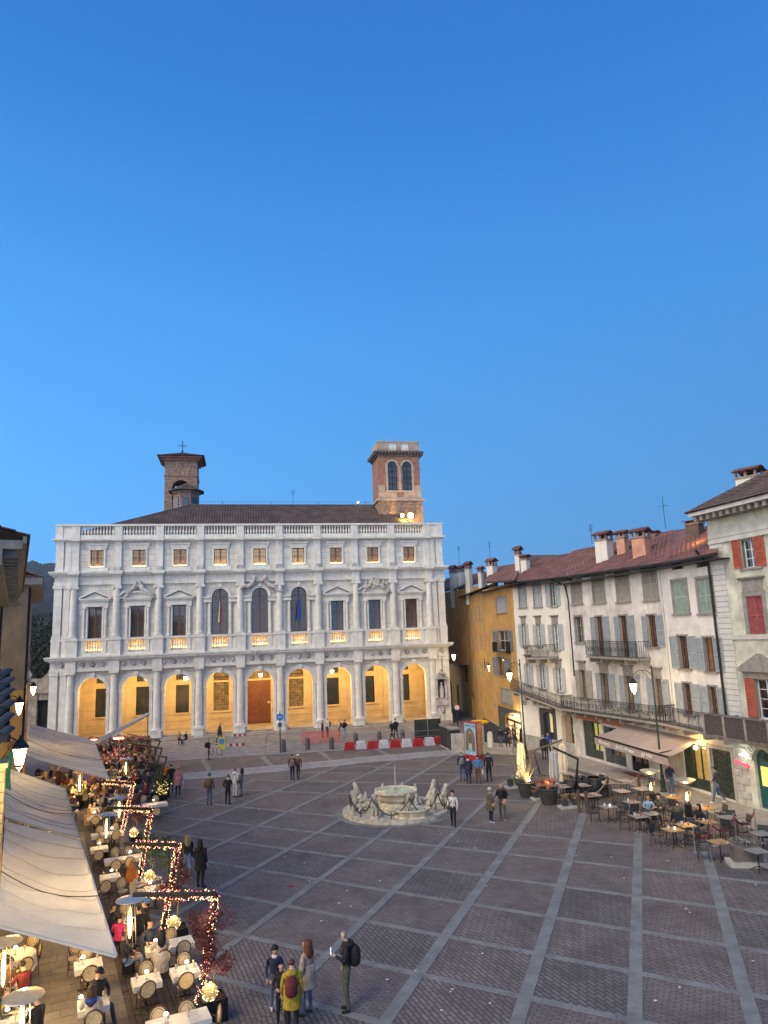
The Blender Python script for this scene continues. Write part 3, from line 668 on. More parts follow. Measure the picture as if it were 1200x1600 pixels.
for s_ in SK: bw.box(s_ - .35, s_ + .35, 5.9, 6, .5, 7.05); bw.box(s_ - .4, s_ + .4, 1.05, 6, 6.6, 7.05)
bw.box(X0 + .9, X1 - .9, 5.92, 6, 5.3, 5.5)
for k, c in enumerate(SC):
    if k != 4: bw.box(c - 1.7, c + 1.7, 5.95, 6, 1.3, 1.42); bw.box(c - 1.0, c + 1.0, 5.88, 6, 2.0, 2.16)
P(bw, 'portico_wall', portw)
dw = MB().box(-.72, .72, 6.3, 6.34, 0, 3.04).mesh('portico_pane', glassd); dl2 = MB().box(-.72, .72, 6.3, 6.34, 0, .85).mesh('lunette_pane', glassd)
dg = grille(.72, 3.04, 6.08); dg.box(-.72, -.66, 6.05, 6.12, 0, 3.04); dg.box(.66, .72, 6.05, 6.12, 0, 3.04); dg = dg.mesh('iron_grille', iron)
ag = grille(.85, 3.68, 6.1, .83); ag.box(-.85, .85, 6.08, 6.14, 3.64, 3.72); ag.ring(0, 3.68, .76, .85, 6.08, 6.14, n=12); ag = ag.mesh('iron_grille', iron)
aw_ = MB().box(-.85, .85, 6.4, 6.42, 0, 4.6).mesh('room_wall', mat('lit_room', (.3, .2, .1), .9, .6, 2.2, col2=(.02, .02, .02), emis=(1, .6, .2), es=.14))
for k, c in enumerate(SC):
    if k == 4: continue
    if k in arched: w = obj('portico_window', ag, pal, (c, 0, 2.17)); obj('room_wall', aw_, w)
    else: w = obj('portico_window', dg, pal, (c, 0, 2.16)); obj('portico_pane', dw, w); obj('lunette_pane', dl2, pal, (c, 0, 5.75))
dr_ = MB(); c = SC[4]; dr_.box(c - 1.3, c + 1.3, 6.2, 6.3, .5, 5.45)
for sg in (-1, 1):
    for q in range(4):
        for z in range(5): dr_.box(c + sg * .04 + (sg * .04 if 0 else 0) + (q * .31 if sg > 0 else -q * .31 - .27) + .0, c + sg * .04 + (q * .31 if sg > 0 else -q * .31 - .27) + .27, 6.14, 6.2, .6 + z * .97, .6 + z * .97 + .85)
dr = P(dr_, 'great_door', woodd)
obj('lunette_pane', MB().box(c - 1.3, c + 1.3, 6.3, 6.32, 5.5, 6.8).mesh('lunette_pane', mat('lunette_glass', (.2, .12, .05), .4, .4, 4)), pal)
MB().box(c + .95, c + 1.2, 6.1, 6.14, 2.7, 2.9).build('notice_plate', mat('cream_paper', (.7, .65, .5)), dr)
lm = MB(); lm.lathe(0, 0, [(.1, .42), (.22, .34), (.04, .5)], 6); lm.tube([(0, 0, .5), (0, 0, 1.0)], .015, 5); lm.lathe(0, 0, [(.13, -.05), (.15, -.02)], 6)
lmm = lm.mesh('hanging_lantern', iron); lg = MB().lathe(0, 0, [(.13, 0), (.2, .34)], 6).mesh('lamp_glass', warmb)
for i, k in enumerate((0, 2, 4, 6, 8)):
    off = (.9, .55, .1, -.45, -.9)[i]
    w = obj('hanging_lantern', lmm, pal, (SC[k] + off, 2.6, 5.85)); obj('lamp_glass', lg, w); light((SC[k] + off, 2.6, 5.6), 480, (1, .62, .20), .2, pal)
for k in (1, 3, 5, 7): light((SC[k], 2.8, 5.9), 230, (1, .62, .20), .3, pal)
# roof
rz, ry = 26.25, 9.0; e0 = 21.6
rf = tile_roof([(X0 + 1.8, .9, e0), (X1 - 1.2, .9, e0), (20.0, ry, rz), (-3.2, ry, rz)], .30, .5, .065)
P(rf, 'roof', tiled)
rf = tile_roof([(X0 + 1.8, 13, e0), (X0 + 1.8, .9, e0), (-3.2, ry, rz)], .30, .5, .06); P(rf, 'roof_hip', tiled)
rg = MB().tube([(-3.2, ry, rz + .03), (20, ry, rz + .03)], .12, 6); rg.tube([(X0 + 1.8, .9, e0 + .05), (-3.2, ry, rz + .03)], .12, 6); rg.tube([(20, ry, rz + .03), (X1 - 1.2, .9, e0 + .05)], .12, 6)
P(rg, 'ridge_tiles', tiled)
bk = MB(); bk.add([(X1 - 1.2, .9, e0), (X1 - 1.2, 13, e0), (20, ry, rz), (X0 + 1.8, 13, e0), (-3.2, ry, rz)], [(0, 1, 2), (1, 3, 4, 2)]); P(bk, 'rear_roof', tiled)
sh = MB()                                       # carved wall fountain on the corner pier
sh.box(24.05, 25.4, -.28, 0, 2.0, 2.45); sh.box(24.2, 25.25, -.2, 0, 2.45, 2.8)
for q in (24.2, 25.25): sh.lathe(q, -.18, [(.16, 2.8), (.11, 3.0), (.1, 4.6), (.16, 4.8)], 8)
sh.box(24.0, 25.45, -.34, 0, 4.8, 5.05); sh.ring(24.72, 5.0, .4, .62, -.32, 0, n=12); sh.ball((24.72, -.2, 5.85), .16, 6); sh.prism([(24.3, 2.0), (25.15, 2.0), (24.72, .9)], -.16, 0); sh.ball((24.72, -.2, 1.4), .2, 6)
sh.lathe(24.72, -.12, [(.22, 2.8), (.26, 3.4), (.2, 4.0), (.1, 4.15), (.13, 4.3), (.02, 4.5)], 8)
so_ = P(sh, 'wall_shrine', trimd); MB().box(24.34, 25.1, -.04, -.01, 2.8, 4.8).build('niche', dark, so_)
# ================================================================== TOWERS
def T(mb, name, m, par, **k): return mb.build(name, m, par, **k)
tw = empty('brick_tower', FO, FANG, 'square brick belvedere tower with paired arched windows and balustraded top', 'tower')
tx0, tx1, ty0 = 19.5, 25.2, 9.23
tw.scale = (1, .65, 1)
T(MB().box(tx0 + .05, tx1 - .05, ty0, ty0 + 6.5, 20.9, 26.3), 'tower_base', rubble, tw)
T(MB().box(tx0 - .15, tx1 + .15, ty0 - .2, ty0 + 6.7, 26.3, 26.55).box(tx0 + .05, tx1 - .05, ty0 - .05, ty0 + 6.5, 26.55, 26.75), 'lower_cornice', tstone, tw)
b = MB(); cx = (tx0 + tx1) / 2; b.wall(tx0 + .15, tx1 - .25, 26.7, 32.2, ty0, ty0 + .5, [(cx - 1.55, cx - .35, 27.6, 31.35), (cx + .35, cx + 1.55, 27.6, 31.35)])
for q in (-.95, .95): b.spandrel(cx + q, .6, 30.75, ty0, ty0 + .5)
b.box(tx0 + .15, tx0 + .65, ty0 + .5, ty0 + 6.3, 26.7, 32.2); b.box(tx1 - .75, tx1 - .25, ty0 + .5, ty0 + 6.3, 26.7, 32.2); b.box(tx0 + .15, tx1 - .25, ty0 + 6, ty0 + 6.4, 26.7, 32.2)
T(b, 'brick_shaft', brickw, tw)
b = MB()
for q in (-.95, .95): b.ring(cx + q, 30.75, .6, .82, ty0 - .1, ty0 + .02, n=12); 
for q in (-1.66, 0, 1.66): b.box(cx + q - .14, cx + q + .14, ty0 - .12, ty0, 27.6, 30.75)
b.box(tx0 + .1, tx0 + .9, ty0 - .1, ty0, 26.75, 28.3); b.box(tx1 - 1.0, tx1 - .2, ty0 - .1, ty0, 26.75, 28.3); b.box(cx - 2.1, cx + 2.1, ty0 - .12, ty0, 27.35, 27.6); b.box(cx - 2.1, cx - .4, ty0 - .06, ty0, 26.75, 27.35); b.box(cx + .4, cx + 2.1, ty0 - .06, ty0, 26.75, 27.35)
T(b, 'window_surround', tstone, tw)
for q in (-.95, .95):
    w = MB(); w.box(-.6, .6, .2, .24, 0, 3.7); o = T(w, 'tower_pane', glassd, tw); o.location = (cx + q, ty0, 27.6)
    f_ = MB()
    for xx in (-.57, 0, .57): f_.box(xx - .03, xx + .03, .12, .2, 0, 3.6)
    for zz in (0, .8, 1.6, 2.4, 3.12): f_.box(-.6, .6, .12, .2, zz, zz + .05)
    f_.build('window_bars', iron, o)
b = MB(); b.box(tx0 - .05, tx1 - .05, ty0 - .2, ty0 + 6.6, 32.0, 32.2); b.box(tx0 - .4, tx1 + .3, ty0 - .55, ty0 + 6.9, 32.45, 32.62)
for i in range(15): x = tx0 - .3 + i * .42; b.box(x, x + .2, ty0 - .5, ty0, 32.2, 32.45)
for i in range(16): y = ty0 + i * .42; b.box(tx0 - .4, tx0, y, y + .2, 32.2, 32.45); b.box(tx1 - .1, tx1 + .3, y, y + .2, 32.2, 32.45)
T(b, 'bracket_cornice', mat('sooty_stone', (.13, .11, .10), .8, .2), tw)
b = MB()
for a, c_ in ((tx0 + .1, tx0 + 1.5), (cx - .3, cx + .3), (tx1 - 1.6, tx1 - .2)): b.box(a, c_, ty0 - .1, ty0 + .25, 32.62, 33.75)
b.box(tx0 + .1, tx1 - .2, ty0 - .1, ty0 + .25, 32.62, 32.85); b.box(tx0 + .05, tx1 - .15, ty0 - .16, ty0 + .3, 33.75, 33.95); b.box(tx0 + .1, tx0 + .4, ty0, ty0 + 6, 32.62, 33.9); b.box(tx1 - .5, tx1 - .2, ty0, ty0 + 6, 32.62, 33.9); b.box(tx0 + .1, tx1 - .2, ty0 + 5.8, ty0 + 6.1, 32.62, 33.9)
T(b, 'parapet', tstone, tw)
for a, c_ in ((tx0 + 1.5, cx - .3), (cx + .3, tx1 - 1.6)):
    for q in range(6): o = obj('baluster', bm_, tw, (a + (c_ - a) * (q + .5) / 6, ty0 - .15, 32.83))
bt = empty('bell_tower', FO, FANG, 'slim rubble bell tower with tiled cap, open arch and iron cross', 'tower')
x0, x1, y0 = -7.4, -3.1, 20.0; cx = (x0 + x1) / 2
b = MB(); b.wall(x0, x1, 18, 34.6, y0, y0 + .6, [(x0 + 1.0, x1 - .95, 28.0, 31.9)]); b.spandrel((x0 + x1) / 2 + .02, (x1 - x0 - 1.95) / 2, 31.9 - (x1 - x0 - 1.95) / 2, y0, y0 + .6)
b.wall(x0, x1, 18, 34.6, y0 + 3.6, y0 + 4.2, [(x0 + 1.0, x1 - .95, 28.0, 31.9)]); b.box(x0, x0 + .6, y0 + .6, y0 + 3.6, 18, 34.6); b.box(x1 - .6, x1, y0 + .6, y0 + 3.6, 18, 34.6)
b.box(x0 - .1, x1 + .1, y0 - .1, y0 + 4.3, 32.4, 32.6)
T(b, 'rubble_shaft', rubble, bt)
b = MB(); b.box(x0 - .3, x1 + .3, y0 - .3, y0 + 4.5, 34.6, 34.9); b.box(x0 - .7, x1 + .7, y0 - .7, y0 + 4.9, 34.9, 35.15); T(b, 'brick_cornice', brickw, bt)
b = MB(); E_ = .95; q4 = [(x0 - E_, y0 - E_), (x1 + E_, y0 - E_), (x1 + E_, y0 + 4.2 + E_), (x0 - E_, y0 + 4.2 + E_)]
for i in range(4): a, c_ = q4[i], q4[(i + 1) % 4]; tile_roof([(a[0], a[1], 35.15), (c_[0], c_[1], 35.15), (cx, y0 + 2.1, 36.3)], .28, .5, .06, b)
T(b, 'tiled_cap', tiled, bt)
b = MB().tube([(cx, y0 + 2.1, 36.2), (cx, y0 + 2.1, 38.0)], .05, 6); b.tube([(cx - .6, y0 + 2.1, 37.3), (cx + .6, y0 + 2.1, 37.3)], .05, 6); b.ball((cx, y0 + 2.1, 36.5), .16); T(b, 'iron_cross', iron, bt)
b = MB().lathe((x0 + x1) / 2 - .3, y0 + 2, [(.55, 29.0), (.42, 29.3), (.34, 29.9), (.2, 30.2), (.02, 30.3)], 12); T(b, 'bell', mat('bronze', (.12, .09, .05), .5, .2, metal=.8), bt)
tt = empty('roof_turret', FO, FANG, 'small octagonal brick turret with tiled cap in front of the bell tower', 'turret')
b = MB().lathe(-4.3, 17.5, [(1.75, 22), (1.75, 29.3), (1.95, 29.4), (1.95, 29.6)], 8, a0=pi / 8); T(b, 'turret_wall', rubble, tt)
b = MB()
for i in range(8):
    a, c_ = pi / 8 + i * pi / 4, pi / 8 + (i + 1) * pi / 4
    tile_roof([(-4.3 + 2.4 * cos(a), 17.5 + 2.4 * sin(a), 29.6), (-4.3 + 2.4 * cos(c_), 17.5 + 2.4 * sin(c_), 29.6), (-4.3, 17.5, 30.9)], .26, .5, .06, b)
T(b, 'tiled_cap', tiled, tt)
for i in (4, 5, 6, 7):
    a = (i + .0) * pi / 4 ; c0 = Vector((-4.3 + 1.66 * cos(a), 17.5 + 1.66 * sin(a), 27.9)); q = Matrix.Rotation(a, 3, 'Z'); MB().rbox(c0, .06, .42, .8, q).build('turret_window', glassd, tt)
# floodlights and aerial on the roof
fl = lambda lab, s_, y, z, r: (lambda o: (obj('lamp_lens', MB().cyl((0, -.16, 0), (0, -.2, 0), r, r, 12).mesh('lamp_lens', mat('flood_lens', (1, .9, .5), .5, 0, emis=(1, .72, .16), es=60)), o), o))(
    MB().box(-r, r, -.16, .1, -r, r).box(-.04, .04, -.05, .05, -.9, -r).build('floodlight', iron, None, FO + Matrix.Rotation(FANG, 3, 'Z') @ Vector((s_, y, z)), FANG, label=lab, cat='floodlight'))
PPL = Plane(FO, FO + Vector((cos(FANG), sin(FANG), 0)) * 40)
fs, fz = PPL.p(641, 806, -4.6); fs2, fz2 = PPL.p(628, 806, -4.6)
fl('larger lit yellow floodlight at the foot of the brick tower', fs, 4.6, fz, .34)
fl('smaller lit yellow floodlight beside the larger one on the palace roof', fs2, 4.6, fz2, .2)
for s_ in (fs + .0, fs2): light(FO + Matrix.Rotation(FANG, 3, 'Z') @ Vector((s_, 3.9, 23.6)), 700 if s_ == fs else 250, (1, .68, .15), .15)
fl('tiny white lamp on the ridge of the palace roof', 17.4, 8.9, 26.6, .07)
def aerial(lab, p, h, rz=0):
    b = MB().tube([(0, 0, 0), (0, 0, h)], .02, 5)
    for k in range(5): b.tube([(-.3 + .03 * k, 0, h - .1 - .12 * k), (.3 - .03 * k, 0, h - .1 - .12 * k)], .011, 4)
    b.tube([(-.1, -.3, h * .7), (.1, .3, h * .7)], .012, 4); b.build('roof_aerial', iron, None, p, rz, label=lab, cat='aerial')
aerial('television aerial on the ridge of the palace roof', at_y(458, 793, 84), 2.2, .3)
b = MB()
for s_ in (0.6, 6.5, 12.4, 18.4): b.tube([(s_, ry, rz + .1), (s_, ry, rz + .55)], .025, 4)
b.tube([(-3, ry, rz + .45), (19.5, ry, rz + .45)], .012, 4); P(b, 'ridge_cable', iron)
# ================================================================== HOUSES ON THE RIGHT
def Z4(x, y): return (680 + x / 4.446, 820 + y / 4.446)
def Z5(x, y): return (780 + x / 2.857, 800 + y / 2.857)
def Z6(x, y): return (780 + x / 2.857, 1080 + y / 2.857)
def ZB(x, y): return (1080 + x / 5.717, 720 + y / 5.717)
def ZD(x, y): return (1100 + x / 8.889, 1100 + y / 8.889)
def ZC(x, y): return (900 + x / 5.457, 1080 + y / 5.457)
gb = [gp(*p) for p in ((817, 1163), (902, 1181), (1067, 1230), (1156, 1257))]
gb.append(gb[3] + Vector((.30, -.954, 0)) * 9)
gy = gp(766, 1140)
plas1 = mat('ivory_plaster', (.66, .64, .57), .85, .07, .7, .15, 8, streak=.22)
plas2 = mat('peeling_plaster', (.60, .58, .53), .85, .16, .9, .35, 5, streak=.4)
plas3 = mat('white_plaster', (.65, .635, .59), .85, .1, .7, .2, 8, streak=.28)
plas4 = mat('green_grey_plaster', (.52, .53, .43), .85, .22, .9, .25, 6, streak=.3)
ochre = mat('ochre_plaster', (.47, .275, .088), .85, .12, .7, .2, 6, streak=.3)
greyst = mat('grey_window_stone', (.25, .235, .21), .8, .15, 3, .2)
shb = mat('light_blue_shutter', (.38, .42, .43), .6, .1, 4); shb2 = mat('blue_grey_shutter', (.285, .325, .345), .6, .12, 4); shg = mat('grey_shutter', (.30, .29, .26), .7, .12, 4); shgr = mat('sage_shutter', (.27, .345, .30), .7, .12, 4)
shr = mat('red_shutter', (.36, .085, .05), .6, .15, 4); shr2 = mat('wine_shutter', (.30, .075, .07), .6, .15, 4); shl = mat('lilac_grey_shutter', (.38, .39, .42), .6, .1, 4)
curtb = mat('teal_white_curtain', (.42, .55, .53), .8, .1, 5); framew = mat('pale_window_frame', (.55, .62, .68), .6, .08, 4); roomb = mat('dark_room', (.03, .028, .025), .9, .4, 3)
goldr = mat('lit_shop_room', (.8, .55, .2), .8, .35, 4, col2=(.45, .22, .06), emis=(1, .60, .16), es=.62)
limer = mat('lit_shop_lime', (.8, .75, .3), .8, .3, 5, emis=(1, .86, .30), es=.7)
class House:
    def __init__(s, name, A, B, label, cat='building', out=0):
        s.pl = Plane(A, B); s.o = empty(name, s.pl.A, s.pl.ang, label, cat); s.holes = []; s.out = out; s.later = []
    def px(s, uL, uR, vT, vB, out=0):
        um, vm = (uL + uR) / 2, (vT + vB) / 2
        return s.pl.p(uL, vm, out)[0], s.pl.p(uR, vm, out)[0], s.pl.p(um, vB, out)[1], s.pl.p(um, vT, out)[1]
    def P(s, mb, name, m, **k): return mb.build(name, m, s.o, **k)
    def shutter(s, x0, x1, z0, z1, y, m):
        b = MB(); t = .06; w = x1 - x0
        b.box(x0, x0 + t, y, y + .05, z0, z1); b.box(x1 - t, x1, y, y + .05, z0, z1)
        for z in (z0, (z0 + z1) / 2 - .05, z1 - .09): b.box(x0 + t, x1 - t, y, y + .05, z, z + .09)
        n = int((z1 - z0) / .085)
        for i in range(n):
            z = z0 + .1 + (z1 - z0 - .2) * i / n; b.add([(x0 + t, y + .008, z), (x1 - t, y + .008, z), (x1 - t, y + .042, z + .07), (x0 + t, y + .042, z + .07)], [(0, 1, 2, 3)])
        return s.P(b, 'shutter', m)
    def win(s, box, kind='open', leaf=None, sh=shb, lintel=None, surround=greyst, sill=True, inner=None, fr=framew, pad=.1, bars=3):
        x0, x1, z0, z1 = s.px(*box); s.holes.append((x0, x1, z0, z1)); w = x1 - x0
        b = MB(); b.box(x0 - pad, x0, -.03, .14, z0, z1); b.box(x1, x1 + pad, -.03, .14, z0, z1); b.box(x0 - pad, x1 + pad, -.035, .14, z1, z1 + pad)
        if sill: b.box(x0 - pad - .06, x1 + pad + .06, -.12, .14, z0 - .1, z0)
        if lintel:
            zt = z1 + lintel; b.box(x0 - pad * .6, x1 + pad * .6, -.05, .02, z1 + pad, zt - .1); b.box(x0 - pad - .06, x1 + pad + .06, -.16, .02, zt - .1, zt - .04); b.box(x0 - pad - .12, x1 + pad + .12, -.22, .02, zt - .04, zt + .02)
        s.P(b, 'window_surround', surround)
        if kind == 'closed':
            xm = (x0 + x1) / 2; s.shutter(x0 + .01, xm - .008, z0 + .01, z1 - .01, .04, sh); s.shutter(xm + .008, x1 - .01, z0 + .01, z1 - .01, .04, sh); return
        f = MB(); t = .06; xm = (x0 + x1) / 2
        for a in (x0, xm - .035, x1 - t): f.box(a, a + (t if a != xm - .035 else .07), .16, .21, z0, z1)
        for k in range(bars + 1): z = z0 + (z1 - z0 - t) * k / bars; f.box(x0, x1, .165, .205, z, z + (t if k in (0, bars) else .035))
        w_ = s.P(f, 'window_frame', fr)
        MB().box(x0 + .03, x1 - .03, .182, .186, z0 + .03, z1 - .03).build('pane', glass, w_)
        MB().box(x0, x1, .34, .36, z0, z1).build('room_behind', inner or roomb, w_)
        if inner is curtb or inner is None:
            pass
        if leaf:
            for a, c in leaf:
                q = s.px(a, c, box[2], box[3]); s.shutter(q[0] + .02, q[1] - .02, z0 + .01, z1 - .01, -.075, sh)
    def wall(s, m, zt, zt2=None, x0=0, x1=None, depth=8, zb=0, th=.4, body=True, arches=()):
        x1 = x1 or s.pl.L; b = MB(); b.wall(x0, x1, zb, zt, 0, th, s.holes)
        for cx, r, zs in arches: b.spandrel(cx, r, zs, 0, th)
        if body: b.box(x0, x0 + .3, th, depth, zb, zt); b.box(x1 - .3, x1, th, depth, zb, zt); b.box(x0, x1, depth - .3, depth, zb, zt); b.box(x0, x1, th, depth, zt - .1, zt)
        return s.P(b, 'wall', m)
def crail(H, x0, x1, za, zb_, out, h, name='balcony', m=iron, slabm_=None, dense=.13, scroll=True, ends=True, brackets=True):   # balcony with scrollwork railing
    f = lambda x: za + (zb_ - za) * (x - x0) / (x1 - x0)
    b = MB(); t = .14
    vs = [(x0, 0, za - t), (x1, 0, zb_ - t), (x1, -out, zb_ - t), (x0, -out, za - t), (x0, 0, za), (x1, 0, zb_), (x1, -out, zb_), (x0, -out, za)]
    b.add(vs, [(0, 3, 2, 1), (4, 5, 6, 7), (0, 1, 5, 4), (1, 2, 6, 5), (2, 3, 7, 6), (3, 0, 4, 7)])
    sl = H.P(b, name, slabm_ or greyst)
    if brackets:
        n = max(2, int((x1 - x0) / 1.5))
        for i in range(n + 1):
            x = x0 + .2 + (x1 - x0 - .4) * i / n; MB().prism([(-.09, -t), (.09, -t), (.09, -t - .32), (-.09, -t - .32)], -out * .8, 0).build('bracket', slabm_ or greyst, sl, (x, 0, f(x)))
    r = MB(); y = -out + .05
    for dz in (.06, h - .02): r.bar((x0, y, f(x0) + dz), (x1, y, f(x1) + dz), .035)
    r.bar((x0, y, f(x0) + h - .16), (x1, y, f(x1) + h - .16), .02)
    n = int((x1 - x0) / dense)
    for i in range(n + 1):
        x = x0 + (x1 - x0) * i / n; r.bar((x, y, f(x) + .05), (x, y, f(x) + h), .018 if i % 8 else .035)
    if scroll:
        n = max(1, int((x1 - x0) / .42))
        for i in range(n):
            x = x0 + (x1 - x0) * (i + .5) / n; c = f(x) + h * .45
            for rr, off in ((.17, 0), (.09, .03)): r.tube([(x + rr * cos(a), y - .02, c + off + rr * 1.25 * sin(a)) for a in [2 * pi * q / 10 for q in range(11)]], .012, 4)
    if ends:
        for x in (x0 + .02, x1 - .02):
            for dz in (.06, h - .02): r.bar((x, 0, f(x) + dz), (x, y, f(x) + dz), .03)
            for q in range(1, 6): r.bar((x, y * q / 6, f(x) + .05), (x, y * q / 6, f(x) + h), .018)
    r.build('iron_railing', m, sl); return sl
def text(s, size, m, parent, loc, rot=(pi / 2, 0, 0), ext=.01, align='CENTER', name='lettering', squeeze=1, shear=0):
    c = bpy.data.curves.new(name, 'FONT'); c.body = s; c.size = size; c.extrude = ext; c.align_x = align; c.align_y = 'CENTER'; c.shear = shear
    o = bpy.data.objects.new(name, c); C.objects.link(o); bpy.context.view_layer.update()
    me = bpy.data.meshes.new_from_object(o.evaluated_get(bpy.context.evaluated_depsgraph_get())); bpy.data.objects.remove(o); me.materials.clear(); me.materials.append(m)
    o = bpy.data.objects.new(name, me); C.objects.link(o); o.location = loc; o.rotation_euler = rot; o.scale = (squeeze, 1, 1)
    if parent: o.parent = parent
    return o
def bx(f, x0, x1, y0, y1): a = f(x0, y0); b = f(x1, y1); return (a[0], b[0], a[1], b[1])
# ---- first white house
h1 = House('town_house', gb[0], gb[1], 'ivory house with pale blue shutters, second from the palace on the right-hand row')
for a, c, t, b_ in ((583, 630, 418, 574), (684, 736, 408, 570)): h1.win(bx(Z4, a, c, t, b_), 'closed', sh=shb)
h1.win(bx(Z4, 803, 842, 398, 565), leaf=[(Z4(768, 0)[0], Z4(800, 0)[0]), (Z4(845, 0)[0], Z4(868, 0)[0])], inner=curtb)
for a, c, l0, l1, t, b_ in ((607, 633, 584, 652, 690, 848), (708, 738, 684, 765, 690, 845), (822, 858, 790, 893, 690, 870)):
    h1.win(bx(Z4, a, c, t, b_), leaf=[(Z4(l0, 0)[0], Z4(a, 0)[0]), (Z4(c, 0)[0], Z4(l1, 0)[0])], inner=curtb, lintel=.72)
for a, c, l0, l1, t, b_ in ((640, 662, 622, 682, 962, 1118), (735, 764, 710, 790, 978, 1140), (847, 882, 824, 908, 995, 1160)):
    h1.win(bx(Z4, a, c, t, b_), leaf=[(Z4(l0, 0)[0], Z4(a, 0)[0]), (Z4(c, 0)[0], Z4(l1, 0)[0])], inner=curtb, lintel=.72)
dgreen = mat('dark_green_paint', (.045, .06, .045), .55, .2, 3); dgrey = mat('dark_shop_panel', (.05, .055, .05), .6, .15, 3)
shop = h1.px(*bx(Z6, 182, 258, 78, 288)); ztop = 3.55; h1.holes.append((shop[0], shop[1], .15, shop[3]))
f = MB(); f.box(shop[0], shop[0] + .5, .1, .25, .15, shop[3]); f.box(shop[1] - .5, shop[1], .1, .25, .15, shop[3]); f.ring((shop[0] + shop[1]) / 2, shop[3] - 1.25, .95, 1.25, .08, .22, n=12); f.box(shop[0], shop[1], .12, .2, shop[3] - .2, shop[3]); f.box((shop[0] + shop[1]) / 2 - .05, (shop[0] + shop[1]) / 2 + .05, .12, .2, .15, shop[3])
w = h1.P(f, 'shop_front', dgrey); MB().box(shop[0], shop[1], .3, .32, .15, shop[3]).build('shop_pane', glassd, w)
MB().box(shop[0] + 1.0, shop[0] + 1.5, .26, .28, 1.4, 3.1).build('lit_poster', mat('lit_poster', (.6, .55, .25), .6, .3, 6, emis=(1, .85, .4), es=.35), w)
ad = h1.px(*bx(Z6, 286, 335, 92, 262)); r_ = (ad[1] - ad[0]) / 2; cx = (ad[0] + ad[1]) / 2; h1.holes.append((ad[0], ad[1], .25, ad[3])); zsp = ad[3] - r_
f = MB(); f.box(cx - r_, cx + .1, .22, .3, .25, ad[3]); w = h1.P(f, 'arched_door', mat('pale_wood_door', (.30, .22, .14), .6, .2, 4)); MB().box(cx + .1, cx + r_, .2, .26, .25, ad[3]).build('door_leaf', glassd, w); MB().box(cx + .35, cx + .6, .18, .2, 1.6, 2.3).build('door_notice', mat('white_paper', (.75, .75, .72)), w)
f = MB().ring(cx, zsp, r_, r_ + .22, -.05, .02, n=14); f.box(cx - r_ - .22, cx - r_, -.05, .02, .0, zsp); f.box(cx + r_, cx + r_ + .22, -.05, .02, .0, zsp); h1.P(f, 'door_arch', mat('cream_stone', (.56, .50, .38), .8, .1, 2, .1))
z1a = h1.pl.p(801, 909)[1] ; h1.wall(plas1, 14.1, arches=[(cx, r_, zsp)], depth=9)
bb = h1.px(*bx(Z4, 620, 797, 930, 935), out=.9); crail(h1, h1.pl.p(*Z4(622, 928), .9)[0], h1.pl.p(*Z4(797, 932), .9)[0], h1.pl.p(*Z4(622, 925), .9)[1], h1.pl.p(*Z4(797, 922), .9)[1], .9, 1.05, 'small_balcony')
a = h1.pl.p(797.5, 1078, 1.1); b_ = h1.pl.p(899, 1111, 1.1); crail(h1, a[0], h1.pl.L, a[1], b_[1], 1.1, 1.0)
f = MB().box(.05, h1.pl.L, -.01, .0, 0, .9); h1.P(f, 'stone_plinth', mat('plinth_stone', (.36, .34, .31), .8, .2, 2, .3))
pp = h1.pl.p(*Z4(770, 1247)); sn = MB().box(pp[0] - 1.9, pp[0] + 1.9, -.07, -.005, pp[1] - .24, pp[1] + .24).build('bank_sign', mat('pale_sign_board', (.45, .44, .42)), h1.o); text('CREDITO BERGAMASCO', .36, iron, sn, (pp[0], -.08, pp[1]), squeeze=.86)
def street_plate(H, u, v, w_, h_, m): q = H.pl.p(u, v); return MB().box(q[0] - w_, q[0] + w_, -.03, -.004, q[1] - h_, q[1] + h_).build('street_name_plate', m, H.o)
platm = mat('grey_marble_plate', (.27, .27, .28), .6, .2, 12); street_plate(h1, 819.5, 1098, .32, .2, platm)
# ---- second house, peeling plaster
h2 = House('town_house', gb[1], gb[2], 'long peeling white house with closed grey top shutters above the brown awning')
for q in ((324, 366, 287, 410), (418, 468, 279, 406), (524, 578, 264, 400), (644, 703, 252, 394)): h2.win(bx(Z5, *q), 'closed', sh=shg, pad=.14)
h2.win(bx(Z5, 340, 374, 466, 583), inner=roomb, pad=.13, fr=shg)
for a, c, l0, l1, t, b_ in ((435, 468, 414, 497, 466, 640), (543, 578, 521, 611, 462, 655), (665, 705, 642, 740, 460, 603), (364, 390, 345, 417, 706, 830), (458, 492, 437, 521, 720, 857), (566, 603, 542, 632, 732, 882), (697, 732, 664, 764, 745, 898)):
    h2.win(bx(Z5, a, c, t, b_), leaf=[(Z5(l0, 0)[0], Z5(a, 0)[0]), (Z5(c, 0)[0], Z5(l1, 0)[0])], sh=shg if a == 364 else shb2, lintel=.72 if t > 690 else None, inner=roomb if t < 690 else curtb, fr=woodf)
def shopfront(H, q, m_panel, split, m_lit, zb=.2, name='shop_front', frac=(0, 1)):
    x0, x1, z0, z1 = H.px(*q); z0 = zb; H.holes.append((x0, x1, z0, z1)); f = MB(); w = x1 - x0; xs = x0 + w * split
    f.box(x0, xs, .08, .3, z0, z1); f.box(xs, x1, .12, .2, z1 - .12, z1); f.box(xs, x1, .12, .22, z0, z0 + .6); f.box(x1 - .08, x1, .12, .22, z0, z1); f.box((xs + x1) / 2 - .035, (xs + x1) / 2 + .035, .12, .2, z0, z1)
    o = H.P(f, name, m_panel); MB().box(xs, x1, .17, .175, z0, z1).build('shop_pane', glass, o); MB().box(x0, x1, .39, .42, z0, z1).build('shop_interior', m_lit, o); return x0, x1, z0, z1, o
shopfront(h2, bx(Z6, 378, 460, 135, 295), dgreen, .45, limer)
